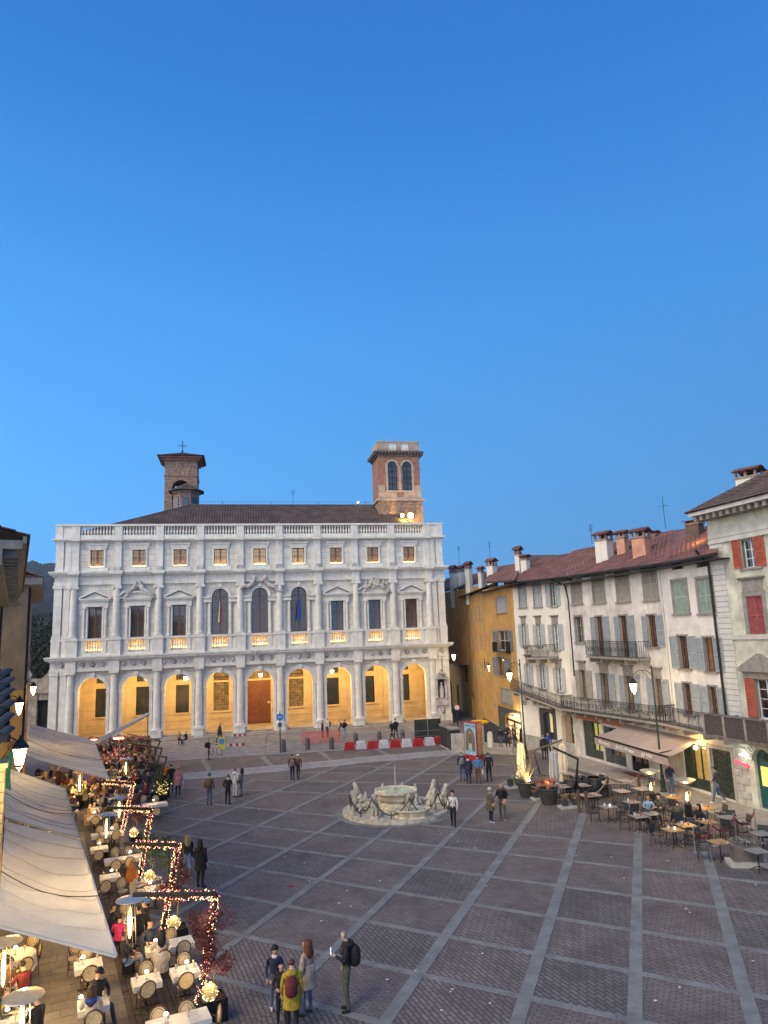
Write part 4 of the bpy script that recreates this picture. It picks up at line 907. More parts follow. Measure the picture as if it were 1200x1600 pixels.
shopfront(h2, bx(Z6, 470, 562, 165, 335), mat('slate_blue_panel', (.06, .065, .075), .6, .15), .28, mat('dim_shop', (.35, .28, .16), .8, .4, 3, col2=(.1, .06, .04), emis=(1, .7, .35), es=.12))
x0, x1, z0, z1, en = shopfront(h2, bx(Z6, 592, 668, 275, 362), dark, .02, mat('dark_shop_room', (.05, .025, .02), .8, .5, 3, emis=(1, .4, .2), es=.05), zb=.12, name='bar_entrance')
h2.wall(plas2, 13.6, depth=9)
a = h2.pl.p(899, 1111, 1.1); b_ = h2.pl.p(1068.6, 1136, 1.1); crail(h2, 0, h2.pl.L, a[1], b_[1], 1.1, 1.0)
a = h2.pl.p(*Z5(387, 648), 1.0); b_ = h2.pl.p(*Z5(618, 662), 1.0); crail(h2, a[0], b_[0], a[1] + .1, b_[1] + .1, 1.0, 1.1, 'upper_balcony')
osg = mat('orange_sign_board', (.42, .15, .07), .7, .2, 5)
for q in ((343, 440, 98, 128), (462, 548, 120, 150)):
    x0, x1, z0, z1 = h2.px(*bx(Z6, *q)); o = MB().box(x0, x1, -.1, -.01, z0, z1).build('orange_sign', osg, h2.o); text('BAR  CAFFE' if q[0] > 400 else 'PIAZZA VECCHIA', .2, mat('cream_letters', (.6, .5, .35)), o, ((x0 + x1) / 2, -.11, (z0 + z1) / 2), squeeze=.8) if q[0] < 0 else None
# brown awning
aw0 = h2.pl.p(976, 1131, .05); aw1 = h2.pl.p(1068, 1148.5, .05); aw2 = h2.pl.p(1091.5, 1155, .05); OUT = 2.5
lo0 = h2.pl.p(928.8, 1150, OUT); lo1 = h2.pl.p(1044, 1183, OUT)
awn = empty('shop_awning', h2.pl.A, h2.pl.ang, 'large brown fabric awning with white lettering over the bar entrance', 'awning')
brn = mat('brown_awning_fabric', (.36, .29, .255), .85, .08, 2, .15, 30)
xa, xb = (aw0[0] + lo0[0]) / 2, (aw2[0] + lo1[0]) / 2; zt0, zt1, zl0, zl1 = aw0[1], aw2[1], lo0[1], lo1[1]
xa0, xb0 = aw0[0], aw2[0]
b = MB(); n = 14; vs = []
for i in range(n + 1):
    t = i / n
    for j in range(7):
        s_ = j / 6; top = Vector((xa0 + (xb0 - xa0) * t, -.05, zt0 + (zt1 - zt0) * t)); bot = Vector((lo0[0] + (lo1[0] - lo0[0]) * t, -OUT, zl0 + (zl1 - zl0) * t)); p = top.lerp(bot, s_); p.z -= .12 * sin(pi * s_); vs.append(p)
b.add(vs, [(i * 7 + j, i * 7 + j + 1, (i + 1) * 7 + j + 1, (i + 1) * 7 + j) for i in range(n) for j in range(6)]); b.build('awning_fabric', brn, awn, smooth=True)
b = MB(); vs = []
for i in range(n * 2 + 1): t = i / n / 2; x = lo0[0] + (lo1[0] - lo0[0]) * t; z = zl0 + (zl1 - zl0) * t; vs += [(x, -OUT - .01, z - .05), (x, -OUT - .02 + .02 * sin(i), z - .5)]
b.add(vs, [(2 * i, 2 * i + 1, 2 * i + 3, 2 * i + 2) for i in range(n * 2)]); val = b.build('valance', brn, awn)
MB().bar((lo0[0], -OUT, zl0), (lo1[0], -OUT, zl1), .09).build('front_bar', iron, awn)
whit = mat('white_letters', (.8, .78, .74)); an_ = atan2(zl1 - zl0, lo1[0] - lo0[0])
for s_, t in (("Ristorante", .16), ("Sant'Ambroeus", .45), ("dal 1994", .74)):
    x = lo0[0] + (lo1[0] - lo0[0]) * t; text(s_, .36, whit, val, (x, -OUT - .05, zl0 + (zl1 - zl0) * t - .27), (pi / 2, -an_, 0), shear=.3, squeeze=.9)
for x in (xa0 + .5, xb0 - .6): MB().bar((x, -.1, (zt0 + zt1) / 2 - .5), (x + .2, -OUT, (zl0 + zl1) / 2), .05).build('awning_arm', iron, awn)
ms = h2.pl.A + h2.pl.E * h2.pl.p(*ZC(620, 575), 1.5)[0] + h2.pl.n * 1.6
b = MB().tube([(0, 0, 0), (0, 0, 1.9)], .03, 6); b.box(-.25, .25, -.2, .2, 0, .05); o = b.build('menu_stand', iron, None, ms, h2.pl.ang, label='lit yellow menu stand under the front edge of the brown awning', cat='menu stand')
MB().box(-.55, .55, -.05, .05, 1.75, 2.25).build('lit_menu', mat('lit_menu', (.8, .6, .2), .6, .4, 20, emis=(1, .65, .2), es=.5), o)
mm = mat('red_carpet', (.20, .035, .03), .9, .2, 8, .2); P4 = [gp(*p) for p in ((971.5, 1207.5), (991, 1205.8), (1015.5, 1214), (996.5, 1216.5))]
o = MB().slab(P4, .035, .05).build('door_mat', mm, label='dark red doormat with pale lettering before the bar entrance', cat='doormat')
c_ = sum(P4, Vector()) / 4; text("Sant'Ambroeus", .42, mat('pink_letters', (.5, .3, .25)), o, (c_.x, c_.y, .052), (0, 0, h2.pl.ang), ext=.002)
# ---- third house
h3 = House('town_house', gb[2], gb[3], 'narrow white house with two attic vents and sage green closed shutters, beside the drainpipe')
for q in ((775, 818, 232, 256), (885, 935, 219, 245)): h3.win(bx(Z5, *q), inner=roomb, fr=dark, bars=1, pad=.08, sill=False)
for q in ((778, 840, 307, 454), (889, 955, 296, 452)): h3.win(bx(Z5, *q), 'closed', sh=shgr, pad=.16)
for a, c, l0, l1, t, b_ in ((803, 846, 768, 886, 553, 700), (918, 962, 884, 1006, 560, 712), (826, 862, 791, 900, 765, 905), (940, 978, 902, 1022, 780, 916)):
    h3.win(bx(Z5, a, c, t, b_), leaf=[(Z5(l0, 0)[0], Z5(a, 0)[0]), (Z5(c, 0)[0], Z5(l1, 0)[0])], sh=shb2, inner=roomb if a != 918 else mat('amber_room', (.4, .25, .08), .8, .3, 3, emis=(1, .6, .2), es=.16), fr=woodf)
x0, x1, z0, z1, gd = shopfront(h3, (1069, 1107, 1163, 1228), dgreen, .34, goldr, zb=.15, name='lit_bar_door')
gd_x = (x0 + x1) / 2 + .3; light(h3.pl.A + h3.pl.E * (gd_x + .2) + h3.pl.n * .6 + Vector((0, 0, 2.8)), 110, (1, .62, .16), .2)
w = MB().ball((0, 0, 0), .12, 8).build('bar_lamp', warmb, h3.o, (gd_x, -.12, 2.55))

q = h3.px(*bx(ZD, 118, 405, 640, 1290)); h3.holes.append((q[0], q[1], .1, q[3]))
f = MB(); xm = (q[0] + q[1]) / 2
for a, c in ((q[0], xm - .02), (xm + .02, q[1])):
    f.box(a, c, .15, .22, .1, q[3]); 
    for k in range(9): z = .35 + k * (q[3] - .5) / 9; m_ = (a + c) / 2; f.bar((a + .06, .12, z), (m_, .12, z + .28), .05); f.bar((m_, .12, z + .28), (c - .06, .12, z), .05)
h3.P(f, 'green_double_door', dgreen); b = MB(); b.box(q[0] - .22, q[0], -.05, .05, 0, q[3] + .2); b.box(q[1], q[1] + .22, -.05, .05, 0, q[3] + .2); b.box(q[0], q[1], -.05, .05, q[3], q[3] + .2); h3.P(b, 'door_surround', mat('door_stone', (.38, .37, .33), .8, .15, 3, .2))
for v, w_, c_ in ((867, .2, (.35, .05, .05)), (975, .22, (.05, .05, .05))): p_ = h3.pl.p(*ZD(437, v)); MB().box(p_[0] - w_, p_[0] + w_, -.04, -.005, p_[1] - .2, p_[1] + .2).build('wall_plate', mat('plate%d' % v, c_), h3.o)
h3.wall(plas3, 13.6, depth=9)
a = h3.pl.p(1068.6, 1136, 1.1); b_ = h3.pl.p(1119, 1149, 1.1); crail(h3, 0, b_[0] + .6, a[1], b_[1], 1.1, 1.05, scroll=False, dense=.11)
for (u, v), (u2, v2) in (((1119.5, 870), (1145.8, 1111)),):
    pts = [h3.pl.p(1119, 866, .5), h3.pl.p(1121, 880, .1), h3.pl.p(1146, 1111, .1)]; s3 = h3.pl.L - .12
    h3.P(MB().tube([(s3, -.9, 13.9), (s3, -.14, 13.1), (s3, -.12, 4.3)], .07, 8), 'drainpipe', iron)
h2.P(MB().tube([(h2.pl.L - .1, -.05, 13.2), (h2.pl.L - .1, -.05, 4.5)], .035, 6), 'thin_pipe', plas1)
s1 = h1.pl.p(*Z4(905, 420))[0]; h1.P(MB().tube([(s1 - 1.1, -.7, 13.9), (s1 - .9, -.65, 13.75), (s1 + .1, -.14, 13.2), (s1 + .35, -.1, 12), (s1 + .35, -.1, h1.pl.p(*Z4(955, 1050))[1])], .075, 8), 'drainpipe', iron)
# roofs: one continuous slope of tiles per house
def roof_on(H, eaveL, eaveR, ridgeL, ridgeR, out=.75, back=5.2, m=tile):
    A = H.pl.p(*eaveL, out); B = H.pl.p(*eaveR, out); Cc = H.pl.p(*ridgeR, -back); D = H.pl.p(*ridgeL, -back)
    poly = [(A[0], -out, A[1]), (B[0], -out, B[1]), (Cc[0], back, Cc[1]), (D[0], back, D[1])]
    r = H.P(tile_roof(poly, .23, .40, .05), 'roof', m)
    g_ = MB().tube([(A[0], -out - .05, A[1] - .06), (B[0], -out - .05, B[1] - .06)], .085, 6); g_.box(min(A[0], 0), B[0], -out, .05, min(A[1], B[1]) - .28, min(A[1], B[1]) - .22); H.P(g_, 'gutter', iron)
    bk = MB().add([poly[3], poly[2], (poly[2][0], back * 2 + 1, poly[1][2]), (poly[3][0], back * 2 + 1, poly[0][2])], [(0, 1, 2, 3)]); H.P(bk, 'rear_roof', m); return poly
roof_on(h1, (797, 910.5), (884, 900.5), (848, 883), (905, 862))
roof_on(h2, (883, 900.5), (1043, 878.5), (896, 864), (1050, 829))
roof_on(h3, (1042, 879), (1120, 864), (1046, 829.5), (1116, 820.5))
# ---- fourth building with red shutters
h4 = House('mansion', gb[3], gb[4], 'green-grey mansion with red shutters and bracketed eaves at the right edge')
h4.win(bx(ZB, 462, 585, 700, 955), leaf=None, fr=framew, inner=roomb, pad=.25, bars=3)
for a, c, t, b_ in ((378, 450, 700, 962), (572, 662, 672, 940)): q = h4.px(*bx(ZB, a, c, t, b_)); h4.shutter(q[0], q[1], q[2], q[3], -.08, shr)
h4.win(bx(ZB, 508, 652, 1205, 1555), 'closed', sh=shr2, pad=.25, lintel=1.0, sill=False)
def ZE(x, y): return (780 + x / 2.857, 800 + y / 2.857)
q = h4.px(*bx(ZE, 1150, 1235, 745, 925)); h4.holes.append(q); h4.win(bx(ZE, 1152, 1235, 748, 925), fr=framew, inner=roomb, pad=.2, bars=4, sill=False)
q2 = h4.px(*bx(ZE, 1108, 1150, 745, 915)); h4.shutter(q2[0], q2[1], q2[2], q2[3], -.08, shr)
b = MB(); cxp = (q[0] + q[1]) / 2; zt = q[3] + .35; b.prism([(cxp - 1.5, zt), (cxp + 1.5, zt), (cxp + 1.5, zt + .15), (cxp, zt + .95), (cxp - 1.5, zt + .15)], -.3, 0); b.box(cxp - 1.3, cxp + 1.3, -.1, 0, q[3], zt); h4.P(b, 'pediment', greyst)
dd = h4.px(*bx(ZD, 735, 1010, 790, 1480)); r_ = (dd[1] - dd[0]) / 2; cxd = (dd[0] + dd[1]) / 2; zs = h4.pl.p(*ZD(760, 800))[1]
h4.holes.append((dd[0], dd[1], .1, zs + r_)); zt4 = 15.2
qq = h4.px(*bx(ZB, 318, 320, 660, 1600)); ze = h4.pl.p(*ZB(400, 560))[1]
h4.wall(plas4, h4.pl.p(*ZB(400, 360), 1.0)[1] - .3, arches=[(cxd, r_, zs)], depth=9, th=.4)
f = MB(); f.box(dd[0], dd[1], .2, .26, .1, zs); f.prism([(cxd + r_ * cos(pi * i / 12), zs + r_ * sin(pi * i / 12)) for i in range(13)], .2, .26)
w = h4.P(f, 'arched_green_door', mat('teal_green_door', (.012, .085, .08), .45, .15, 3)); f = MB()
q = h4.px(*bx(ZD, 765, 865, 880, 1145)); MB().box(q[0], q[1], .17, .2, q[2], q[3]).build('door_window', mat('door_light', (.8, .6, .2), .5, .35, 5, emis=(1, .72, .15), es=.9), w)
for k in range(12): MB().bar((cxd, .18, zs + .05), (cxd + (r_ - .05) * cos(pi * (k + .5) / 12), .18, zs + (r_ - .05) * sin(pi * (k + .5) / 12)), .025).build('fanlight_bar', iron, w)
# rusticated blocks of the ground floor and the quoins
b0 = .05; zrow = 0; k = 0; qz = []
while zrow < 3.6:
    x = -.0; hgt = .38; off = (k % 2) * .45
    while x < h4.pl.L - .2:
        w_ = random.uniform(.75, 1.0) if x > 0 else .5 + off; xe = min(x + w_, h4.pl.L)
        if not (xe > dd[0] - .25 and x < dd[1] + .25): MB().box(x + .012, xe - .012, -.05 - random.uniform(0, .02), -.002, zrow + .012, zrow + hgt - .012).build('stone_block', rust, h4.o)
        x = xe
    zrow += hgt; k += 1
for i in range(15):
    a0, a1 = pi * i / 15 + .02, pi * (i + 1) / 15 - .02; MB().prism([(cxd + r * cos(a), zs + r * sin(a)) for r, a in ((r_ + .02, a0), (r_ + .45, a0), (r_ + .45, a1), (r_ + .02, a1))], -.1, -.002).build('arch_stone', rust, h4.o)
lb = mat('pale_rusticated_board', (.52, .53, .50), .8, .08, 1, .1)
zz = 4.6; xq = h4.pl.p(*ZB(318, 1100))[0]
while zz < ze - .9: MB().box(.02, xq, -.05, -.002, zz + .014, zz + .28).build('quoin', lb, h4.o); zz += .30
b = MB(); zc = h4.pl.p(*ZB(500, 640))[1]; b.box(0, h4.pl.L, -.08, 0, zc, zc + .2); b.box(0, h4.pl.L, -.12, 0, ze - .9, ze - .75); b.box(0, h4.pl.L, -.04, 0, ze - .75, ze)
zst = h4.pl.p(*ZB(500, 1575))[1]; b.box(xq, h4.pl.L, -.1, 0, zst - .12, zst + .14); b.each('string_course', mat('pale_moulding', (.48, .49, .45), .8, .1, 2), h4.o)
ev = h4.pl.p(*ZB(30, 450), 1.0); ev2 = h4.pl.p(*ZB(686, 300), 1.0); zeav = (ev[1] + ev2[1]) / 2
b = MB().box(-.3, h4.pl.L, -1.0, .1, zeav - .22, zeav); b.box(-.3, .0, .1, 9, zeav - .22, zeav); h4.P(b, 'eaves', mat('eaves_white', (.5, .5, .47), .8, .1))
for i in range(18): MB().box(0, .22, -.85, -.05, zeav - .52, zeav - .22).build('modillion', greyst, h4.o, (-.1 + i * .5, 0, 0))
r_p = tile_roof([(-.5, -1.1, zeav + .02), (h4.pl.L, -1.1, zeav + .02), (h4.pl.L, 5, zeav + 3.6), (5, 5, zeav + 3.6)], .24, .42, .05); h4.P(r_p, 'roof', tiled)
tile_l = tile_roof([(-.5, 10, zeav + .02), (-.5, -1.1, zeav + .02), (5, 5, zeav + 3.6)], .24, .42, .05); h4.P(tile_l, 'roof_hip', tiled)
a = h4.pl.p(*ZD(180, 440), 1.1)[1]; sl = MB().box(-.9, h4.pl.L, -1.15, 0, a - .2, a); sl.box(-.9, h4.pl.L, -1.15, -1.0, a + 1.05, a + 1.15); terr = h4.P(sl, 'stone_balcony', mat('sooty_balcony', (.13, .125, .12), .8, .3, 3, .3))
pxm = mat('black_lace_panel', (.03, .026, .028), .8, .6, 14, .3, col2=(.09, .08, .085))
for i in range(7):
    x = -.85 + i * 1.5; MB().box(x, x + .14, -1.13, -1.02, a, a + 1.06).build('baluster_post', greyst, terr); MB().box(x + .16, x + 1.48, -1.1, -1.06, a + .02, a + 1.05).build('railing_panel', pxm, terr)
pp = h4.pl.p(*ZD(600, 740)); nl = MB().box(pp[0] - .22, pp[0] + .22, -.3, -.1, pp[1] + .1, pp[1] + .18).build('shop_wall_lamp', whitel, h4.o); MB().bar((pp[0] - .5, -.35, pp[1] - .22), (pp[0] + .45, -.35, pp[1] - .4), .1).build('red_neon', mat('red_neon', (.8, .05, .1), .5, 0, emis=(1, .04, .1), es=1.2), nl)
light(h4.pl.A + h4.pl.E * pp[0] + h4.pl.n * .6 + Vector((0, 0, pp[1] + .1)), 16, (.75, 1, .8), .15)
# ---- ochre building on the corner of the lane
h0 = House('corner_house', gy, gb[0], 'ochre yellow house on the corner of the side lane beside the ivory house')
h0.win(bx(Z4, 425, 492, 503, 610), 'closed', sh=shl, surround=greyst)
q = bx(Z4, 440, 505, 735, 872); h0.win(q, leaf=[(Z4(406, 0)[0], Z4(438, 0)[0]), (Z4(508, 0)[0], Z4(540, 0)[0])], sh=mat('slate_shutter', (.17, .18, .19), .6), fr=mat('white_frame', (.7, .7, .7)), inner=roomb, bars=2)
h0.win(bx(Z4, 441, 480, 920, 1045), leaf=[(Z4(405, 0)[0], Z4(439, 0)[0]), (Z4(482, 0)[0], Z4(528, 0)[0])], sh=mat('slate_shutter', (.17, .18, .19)), fr=woodf, inner=mat('amber_room2', (.5, .35, .12), .8, .5, 2, col2=(.06, .05, .03), emis=(1, .7, .25), es=.25), bars=2)
h0.win(bx(Z4, 460, 535, 1145, 1240), 'closed', sh=shg)
xs0, xs1, zs0, zs1 = h0.px(*bx(Z4, 488, 600, 1310, 1480)); zs1 = h0.pl.p(*Z4(560, 1305))[1]; xs1 = h0.pl.L - .05; zimp = h0.pl.p(*Z4(530, 1362))[1]
h0.holes.append((xs0, xs1, .12, zs1)); cxs = xs1 - .3
h0.wall(ochre, 14.1, depth=7)
f = MB(); xg = h0.pl.p(*Z4(445, 1350))[0]; zg = h0.pl.p(*Z4(500, 1273))[1]
f.wall(xg, h0.pl.L, .05, zg, -.06, -.005, [(xs0, xs1, .0, zs1)]); rr = (xs1 - xs0); zz = zs1 - zimp
for i in range(8):
    t0, t1 = pi / 2 * i / 8, pi / 2 * (i + 1) / 8; f.add([(xs1 - rr * cos(t0), -.06, zimp + zz * sin(t0)), (xs1 - rr * cos(t0), -.06, zs1), (xs1 - rr * cos(t1), -.06, zs1), (xs1 - rr * cos(t1), -.06, zimp + zz * sin(t1))], [(0, 1, 2, 3)])
h0.P(f, 'shop_surround', mat('charcoal_surround', (.055, .06, .058), .7, .1))
f = MB().box(xs0, xs1, .1, .2, zimp - .08, zimp + .08); f.box((xs0 + xs1) / 2 - .08, (xs0 + xs1) / 2 + .12, .1, .2, .12, zimp); f.box(xs0, xs0 + .08, .1, .2, .1, zimp); w = h0.P(f, 'shop_window', mat('dark_brown_frame', (.06, .03, .02)))
MB().box(xs0, xs1, .36, .39, .1, zs1).build('shop_interior', mat('bright_shop', (.9, .75, .4), .8, .6, 2.5, col2=(.5, .2, .1), emis=(1, .8, .42), es=.95), w)
for i in range(5):
    for j in range(4): MB().box(0, .28, .3, .34, 0, .14).build('shop_goods', plain([(.1, .1, .1), (.6, .1, .08), (.7, .7, .6), (.1, .25, .1)][(i * 3 + j) % 4]), w, (xs0 + .15 + i * .55, 0, .5 + j * .5))
light(h0.pl.A + h0.pl.E * (xs1 - .6) + h0.pl.n * .7 + Vector((0, 0, zs1 - .3)), 120, (1, .85, .5), .2)
MB().ball((xs1 - .7, -.25, zs1 - .25), .14, 8).build('shop_lamp', whitel, h0.o)
f = MB().box(-.01, xg, -.03, -.003, 0, h0.pl.p(*Z4(400, 1372))[1]); h0.P(f, 'grey_dado', mat('grey_dado', (.34, .33, .33), .8, .15, 2))
b = MB(); x0, x1, z0, z1 = h0.px(*bx(Z4, 432, 525, 820, 880)); b.box(x0, x1, -.5, 0, z0 - .1, z0); b.box(x0, x0 + .04, -.5, 0, z0, z0 + .9); b.box(x1 - .04, x1, -.5, 0, z0, z0 + .9)
for i in range(9): x = x0 + (x1 - x0) * i / 8; b.box(x - .02, x + .02, -.5, -.46, z0, z0 + .9)
h0.P(b, 'small_balcony', iron); street_plate(h0, *Z4(415, 1248), .5, .12, platm)
roof_on(h0, (757, 910), (803, 907), (775, 888), (815, 880), m=tile, back=4)
# side wall along the lane
lane = [gy, gp(748, 1122), gp(735, 1112), gp(722, 1100)]; far = Vector((gy.x - 1.6, gy.y + 34, 0)); mid = Vector((gy.x - .6, gy.y + 14, 0))
hs = House('corner_house', far, mid, 'darker ochre rear house on the far part of the side lane')
for u in (1.5, 5, 8.5, 12, 15.5):
    for z in (5.2, 8.3, 11.2): hs.holes.append((u, u + 1.0, z, z + 1.5)); hs.shutter(u, u + .49, z, z + 1.5, .03, shg); hs.shutter(u + .51, u + 1, z, z + 1.5, .03, shg)
hs.holes.append((3.5, 6, 0, 3.2)); hs.holes.append((10.5, 12.6, 0, 3)); hs.P(MB().box(3.5, 12.6, .35, .38, 0, 3.3), 'dark_doorway', dark)
hs.wall(ochre, 13.6, arches=[(4.75, 1.25, 1.96)], depth=7)
hp = Plane(mid, gy)
for u in (2.2, 6.0, 9.6):
    pass
hm_ = House('corner_house', mid, gy, 'ochre lane side of the corner house with tall grey shutters')
for u, w_ in ((1.2, 1.0), (5.0, 1.0), (8.2, 1.0), (11.2, 1.0)):
    for z in (5.0, 7.9, 10.9): hm_.holes.append((u, u + w_, z, z + 1.7)); hm_.shutter(u, u + .49, z, z + 1.7, .03, shg); hm_.shutter(u + .51, u + 1, z, z + 1.7, .03, shg)
hm_.holes.append((3, 5, 0, 3)); hm_.P(MB().box(3, 5, .3, .35, 0, 3), 'dark_doorway', dark); hm_.wall(ochre, 14.0, arches=[(4, 1, 2.0)], depth=4)
hm_.P(MB().tube([(.3, -.12, 13.6), (.3, -.12, 4)], .09, 6), 'drainpipe', iron)
hm_.P(tile_roof([(0, -.6, 14.1), (hm_.pl.L + .3, -.6, 14.1), (hm_.pl.L + .3, 4, 15.7), (0, 4, 15.9)], .25, .42, .05), 'roof', tiled)
hs.P(tile_roof([(0, -.6, 13.7), (hs.pl.L, -.6, 13.7), (hs.pl.L, 4, 15.5), (0, 4, 15.5)], .25, .42, .05), 'roof', tiled)
# the palace-side wall closing the lane far away, and houses behind
hb = House('lane_house', Vector((-2, 112, 0)), Vector((16, 108, 0)), 'shaded brown house closing the far end of the lane'); hb.wall(mat('brown_plaster', (.22, .15, .09), .9, .2, .5), 12, depth=6)
hb.P(tile_roof([(0, -.5, 12), (hb.pl.L, -.5, 12), (hb.pl.L, 4, 13.8), (0, 4, 13.8)], .3, .5, .05), 'roof', tiled)
# a roof rising behind the first houses
b = empty('lane_house', (0, 0, 0), 0, 'house behind the row whose tiled ridge rises above the ivory house', 'building')
A, B = at_y(806, 888, 72), at_y(905, 882, 66); Cc, D = at_y(886, 866.5, 72), at_y(815, 866.5, 77)
tile_roof([A, B, Cc, D], .26, .45, .05).build('roof', tiled, b); MB().slab([A, B, (B.x + 2, B.y + 8, 0), (A.x, A.y + 8, 0)], 6, min(A.z, B.z) - .05).build('wall', plas2, b)
b = empty('lane_house', (0, 0, 0), 0, 'low rear house whose tiled roof fills the gap right of the palace corner', 'building')
A, B = at_y(690, 926, 94), at_y(759, 909, 80); Cc, D = at_y(790, 888, 84), at_y(695, 904, 98)
tile_roof([A, B, Cc, D], .28, .45, .05).build('roof', tiled, b); MB().slab([A, B, (B.x + 2, B.y + 4, 0), (A.x, A.y + 6, 0)], 6, min(A.z, B.z) - .05).build('wall', ochre, b)
# ---- chimneys
def chimney(lab, u0, u1, vt, vb, y, m, rz=-.9, pots=True):
    c = at_y((u0 + u1) / 2, vb, y); w = (u1 - u0) / FPX * y * .8; h = (vb - vt) / FPX * y
    dz_ = .9 if y < 60 else 3.2; o = empty('chimney', (c.x, c.y, c.z - dz_), rz, lab, 'chimney'); hs_ = h * .55 + dz_
    MB().box(-w / 2, w / 2, -w * .4, w * .4, 0, hs_).build('stack', m, o)
    MB().box(-w / 2 - .07, w / 2 + .07, -w * .4 - .07, w * .4 + .07, hs_, hs_ + .1).build('cap_slab', greyst, o)
    pil = MB().box(-.07, .07, -.07, .07, 0, h * .22).mesh('cap_pillar', brickw)
    for sx in (-1, 0, 1):
        for sy in (-1, 1): obj('cap_pillar', pil, o, (sx * (w / 2 - .05), sy * (w * .4 - .05), hs_ + .1))
    MB().box(-w / 2 + .2, w / 2 - .2, -.1, .1, hs_, hs_ + h * .22).build('flue', dark, o)
    z = hs_ + .1 + h * .22; b = MB(); e = .18; W_, D_ = w / 2 + e, w * .4 + e
    tile_roof([(-W_, -D_, z), (W_, -D_, z), (W_, 0, z + h * .2), (-W_, 0, z + h * .2)], .2, .3, .04, b); tile_roof([(W_, D_, z), (-W_, D_, z), (-W_, 0, z + h * .2), (W_, 0, z + h * .2)], .2, .3, .04, b); b.build('tiled_cap', tile, o)
    return o
pinkp = mat('salmon_plaster', (.50, .27, .19), .85, .15, 2, .2)
chimney('tall grey chimney with tiled gable cap above the peeling house', 931, 958, 831, 862, 54, plas1)
chimney('narrow pinkish chimney between the grey one and the salmon one', 964, 982, 830, 854, 53, pinkp)
chimney('widest salmon chimney with a row of vent slots on the red roof', 989, 1017, 826, 859, 49, pinkp)
chimney('small tiled chimney top half hidden behind the salmon chimney', 1015, 1029, 831, 845, 53, brickw)
chimney('low tiled chimney top near the mansion, rightmost on the red roof', 1072, 1099, 815, 826, 47, tiled)
chimney('large white chimney with tiled gable on the roof of the mansion', 1153, 1194, 730, 768, 42.5, plas1)
chimney('tall square chimney beside the rear ridge, tallest above the ochre house', 805, 816, 854, 884, 68, plas1)
chimney('squat plaster chimney just right of the tall square one', 814, 828, 868, 884, 66, plas1)
chimney('pale flat chimney above the ochre house, under an aerial', 761, 777, 873, 898, 76, plas1)
chimney('grey chimney with gabled cap, third from the palace', 727, 738, 878, 902, 84, plas1)
chimney('leftmost brick chimney nearest the palace corner', 703, 714, 884, 910, 90, plas2)
chimney('second chimney from the palace corner, touching the leftmost', 715, 726, 884, 906, 90, plas1)
chimney('small dark chimney between two pale ones over the ochre house', 747, 756, 886, 904, 80, plas2)
aerial('television aerial above the pale flat chimney', at_y(766, 874, 77), 2.0, .8)
aerial('television aerial over the leftmost chimneys', at_y(718, 884, 92), 2.6, .2)
aerial('tall thin mast on the red roof before the sky', at_y(1040, 826, 49), 2.3, 1.2)
aerial('television aerial left of the tall grey chimney', at_y(925, 850, 56), 1.6, .6)
fb = at_y(1080, 861, 47.5); light(at_y(1090, 856, 44.2) + Vector((0, 0, .75)), 70, (1, .5, .08), .1)
# ================================================================== LEFT-HAND BUILDINGS
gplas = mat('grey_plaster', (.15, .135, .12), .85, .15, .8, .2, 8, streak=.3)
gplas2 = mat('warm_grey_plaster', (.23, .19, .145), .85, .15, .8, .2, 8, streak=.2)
E1 = at_y(36, 838, 20); E2 = at_y(31, 921, 41); dB = (E2 - E1); dB.z = 0; dB.normalize(); nB = Vector((dB.y, -dB.x, 0))
if nB.x < 0: nB = -nB
zB = E1.z
wa = E1 - nB * .95 + dB * .4; wb_ = wa + dB * 21.6; wa.z = wb_.z = 0
HB = House('side_building', wa, wb_, 'tall dark grey building with heavy eaves at the left edge, nearest the camera')   # plane A->B runs away; outward is to the right
HB.pl.n = -HB.pl.n if HB.pl.n.x < 0 else HB.pl.n
# local frame: x along A->B; for this orientation outward is local -y
L_ = HB.pl.L
for u in (4.5, 8.5, 12.5, 16.5, 20.5):
    for z in (8.6, 5.0): HB.holes.append((u, u + 1.1, z, z + 2.0)); HB.P(MB().box(u, u + 1.1, .2, .24, z, z + 2), 'window_pane', glassd); HB.P(MB().box(u - .12, u + 1.22, -.06, .0, z - .15, z), 'sill', greyst)
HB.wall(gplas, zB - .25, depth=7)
b = MB().box(-.3, L_ + .3, -.95, .1, zB - .35, zB - .1); b.box(-.3, L_ + .3, -.45, .0, zB - .8, zB - .35); b.box(-.4, L_ + .4, -1.05, -.95, zB - .2, zB); HB.P(b, 'eaves', mat('grey_eaves', (.22, .22, .21), .8, .15, 2))
for i in range(26): HB.P(MB().box(i * .95, i * .95 + .3, -.85, -.45, zB - .55, zB - .36), 'modillion', greyst)
tr = tile_roof([(-.4, -1.1, zB), (L_ + .4, -1.1, zB), (L_ + .4, 3.5, zB + 1.5), (-.4, 3.5, zB + 1.5)], .27, .42, .06); HB.P(tr, 'roof', tiled)
HB.P(MB().tube([(L_ - .2, -.12, zB - .5), (L_ - .2, -.12, 0)], .07, 6), 'drainpipe', iron)
c1_ = at_y(11, 1000, 41.5); c2_ = at_y(40, 1000, 41.5); c3_ = at_y(48, 1000, 58)
zC = at_y(55, 907, 43).z
b = empty('side_building', (0, 0, 0), 0, 'second grey building beyond, jutting out further into the square on the left', 'building')
A_, B_, C__ = Vector((c1_.x - 5, c1_.y, 0)), Vector((c2_.x, c2_.y, 0)), Vector((c3_.x, c3_.y, 0))
MB().slab([A_, B_, C__, (C__.x - 6, C__.y, 0)], 0, zC - .3).build('wall', gplas2, b)
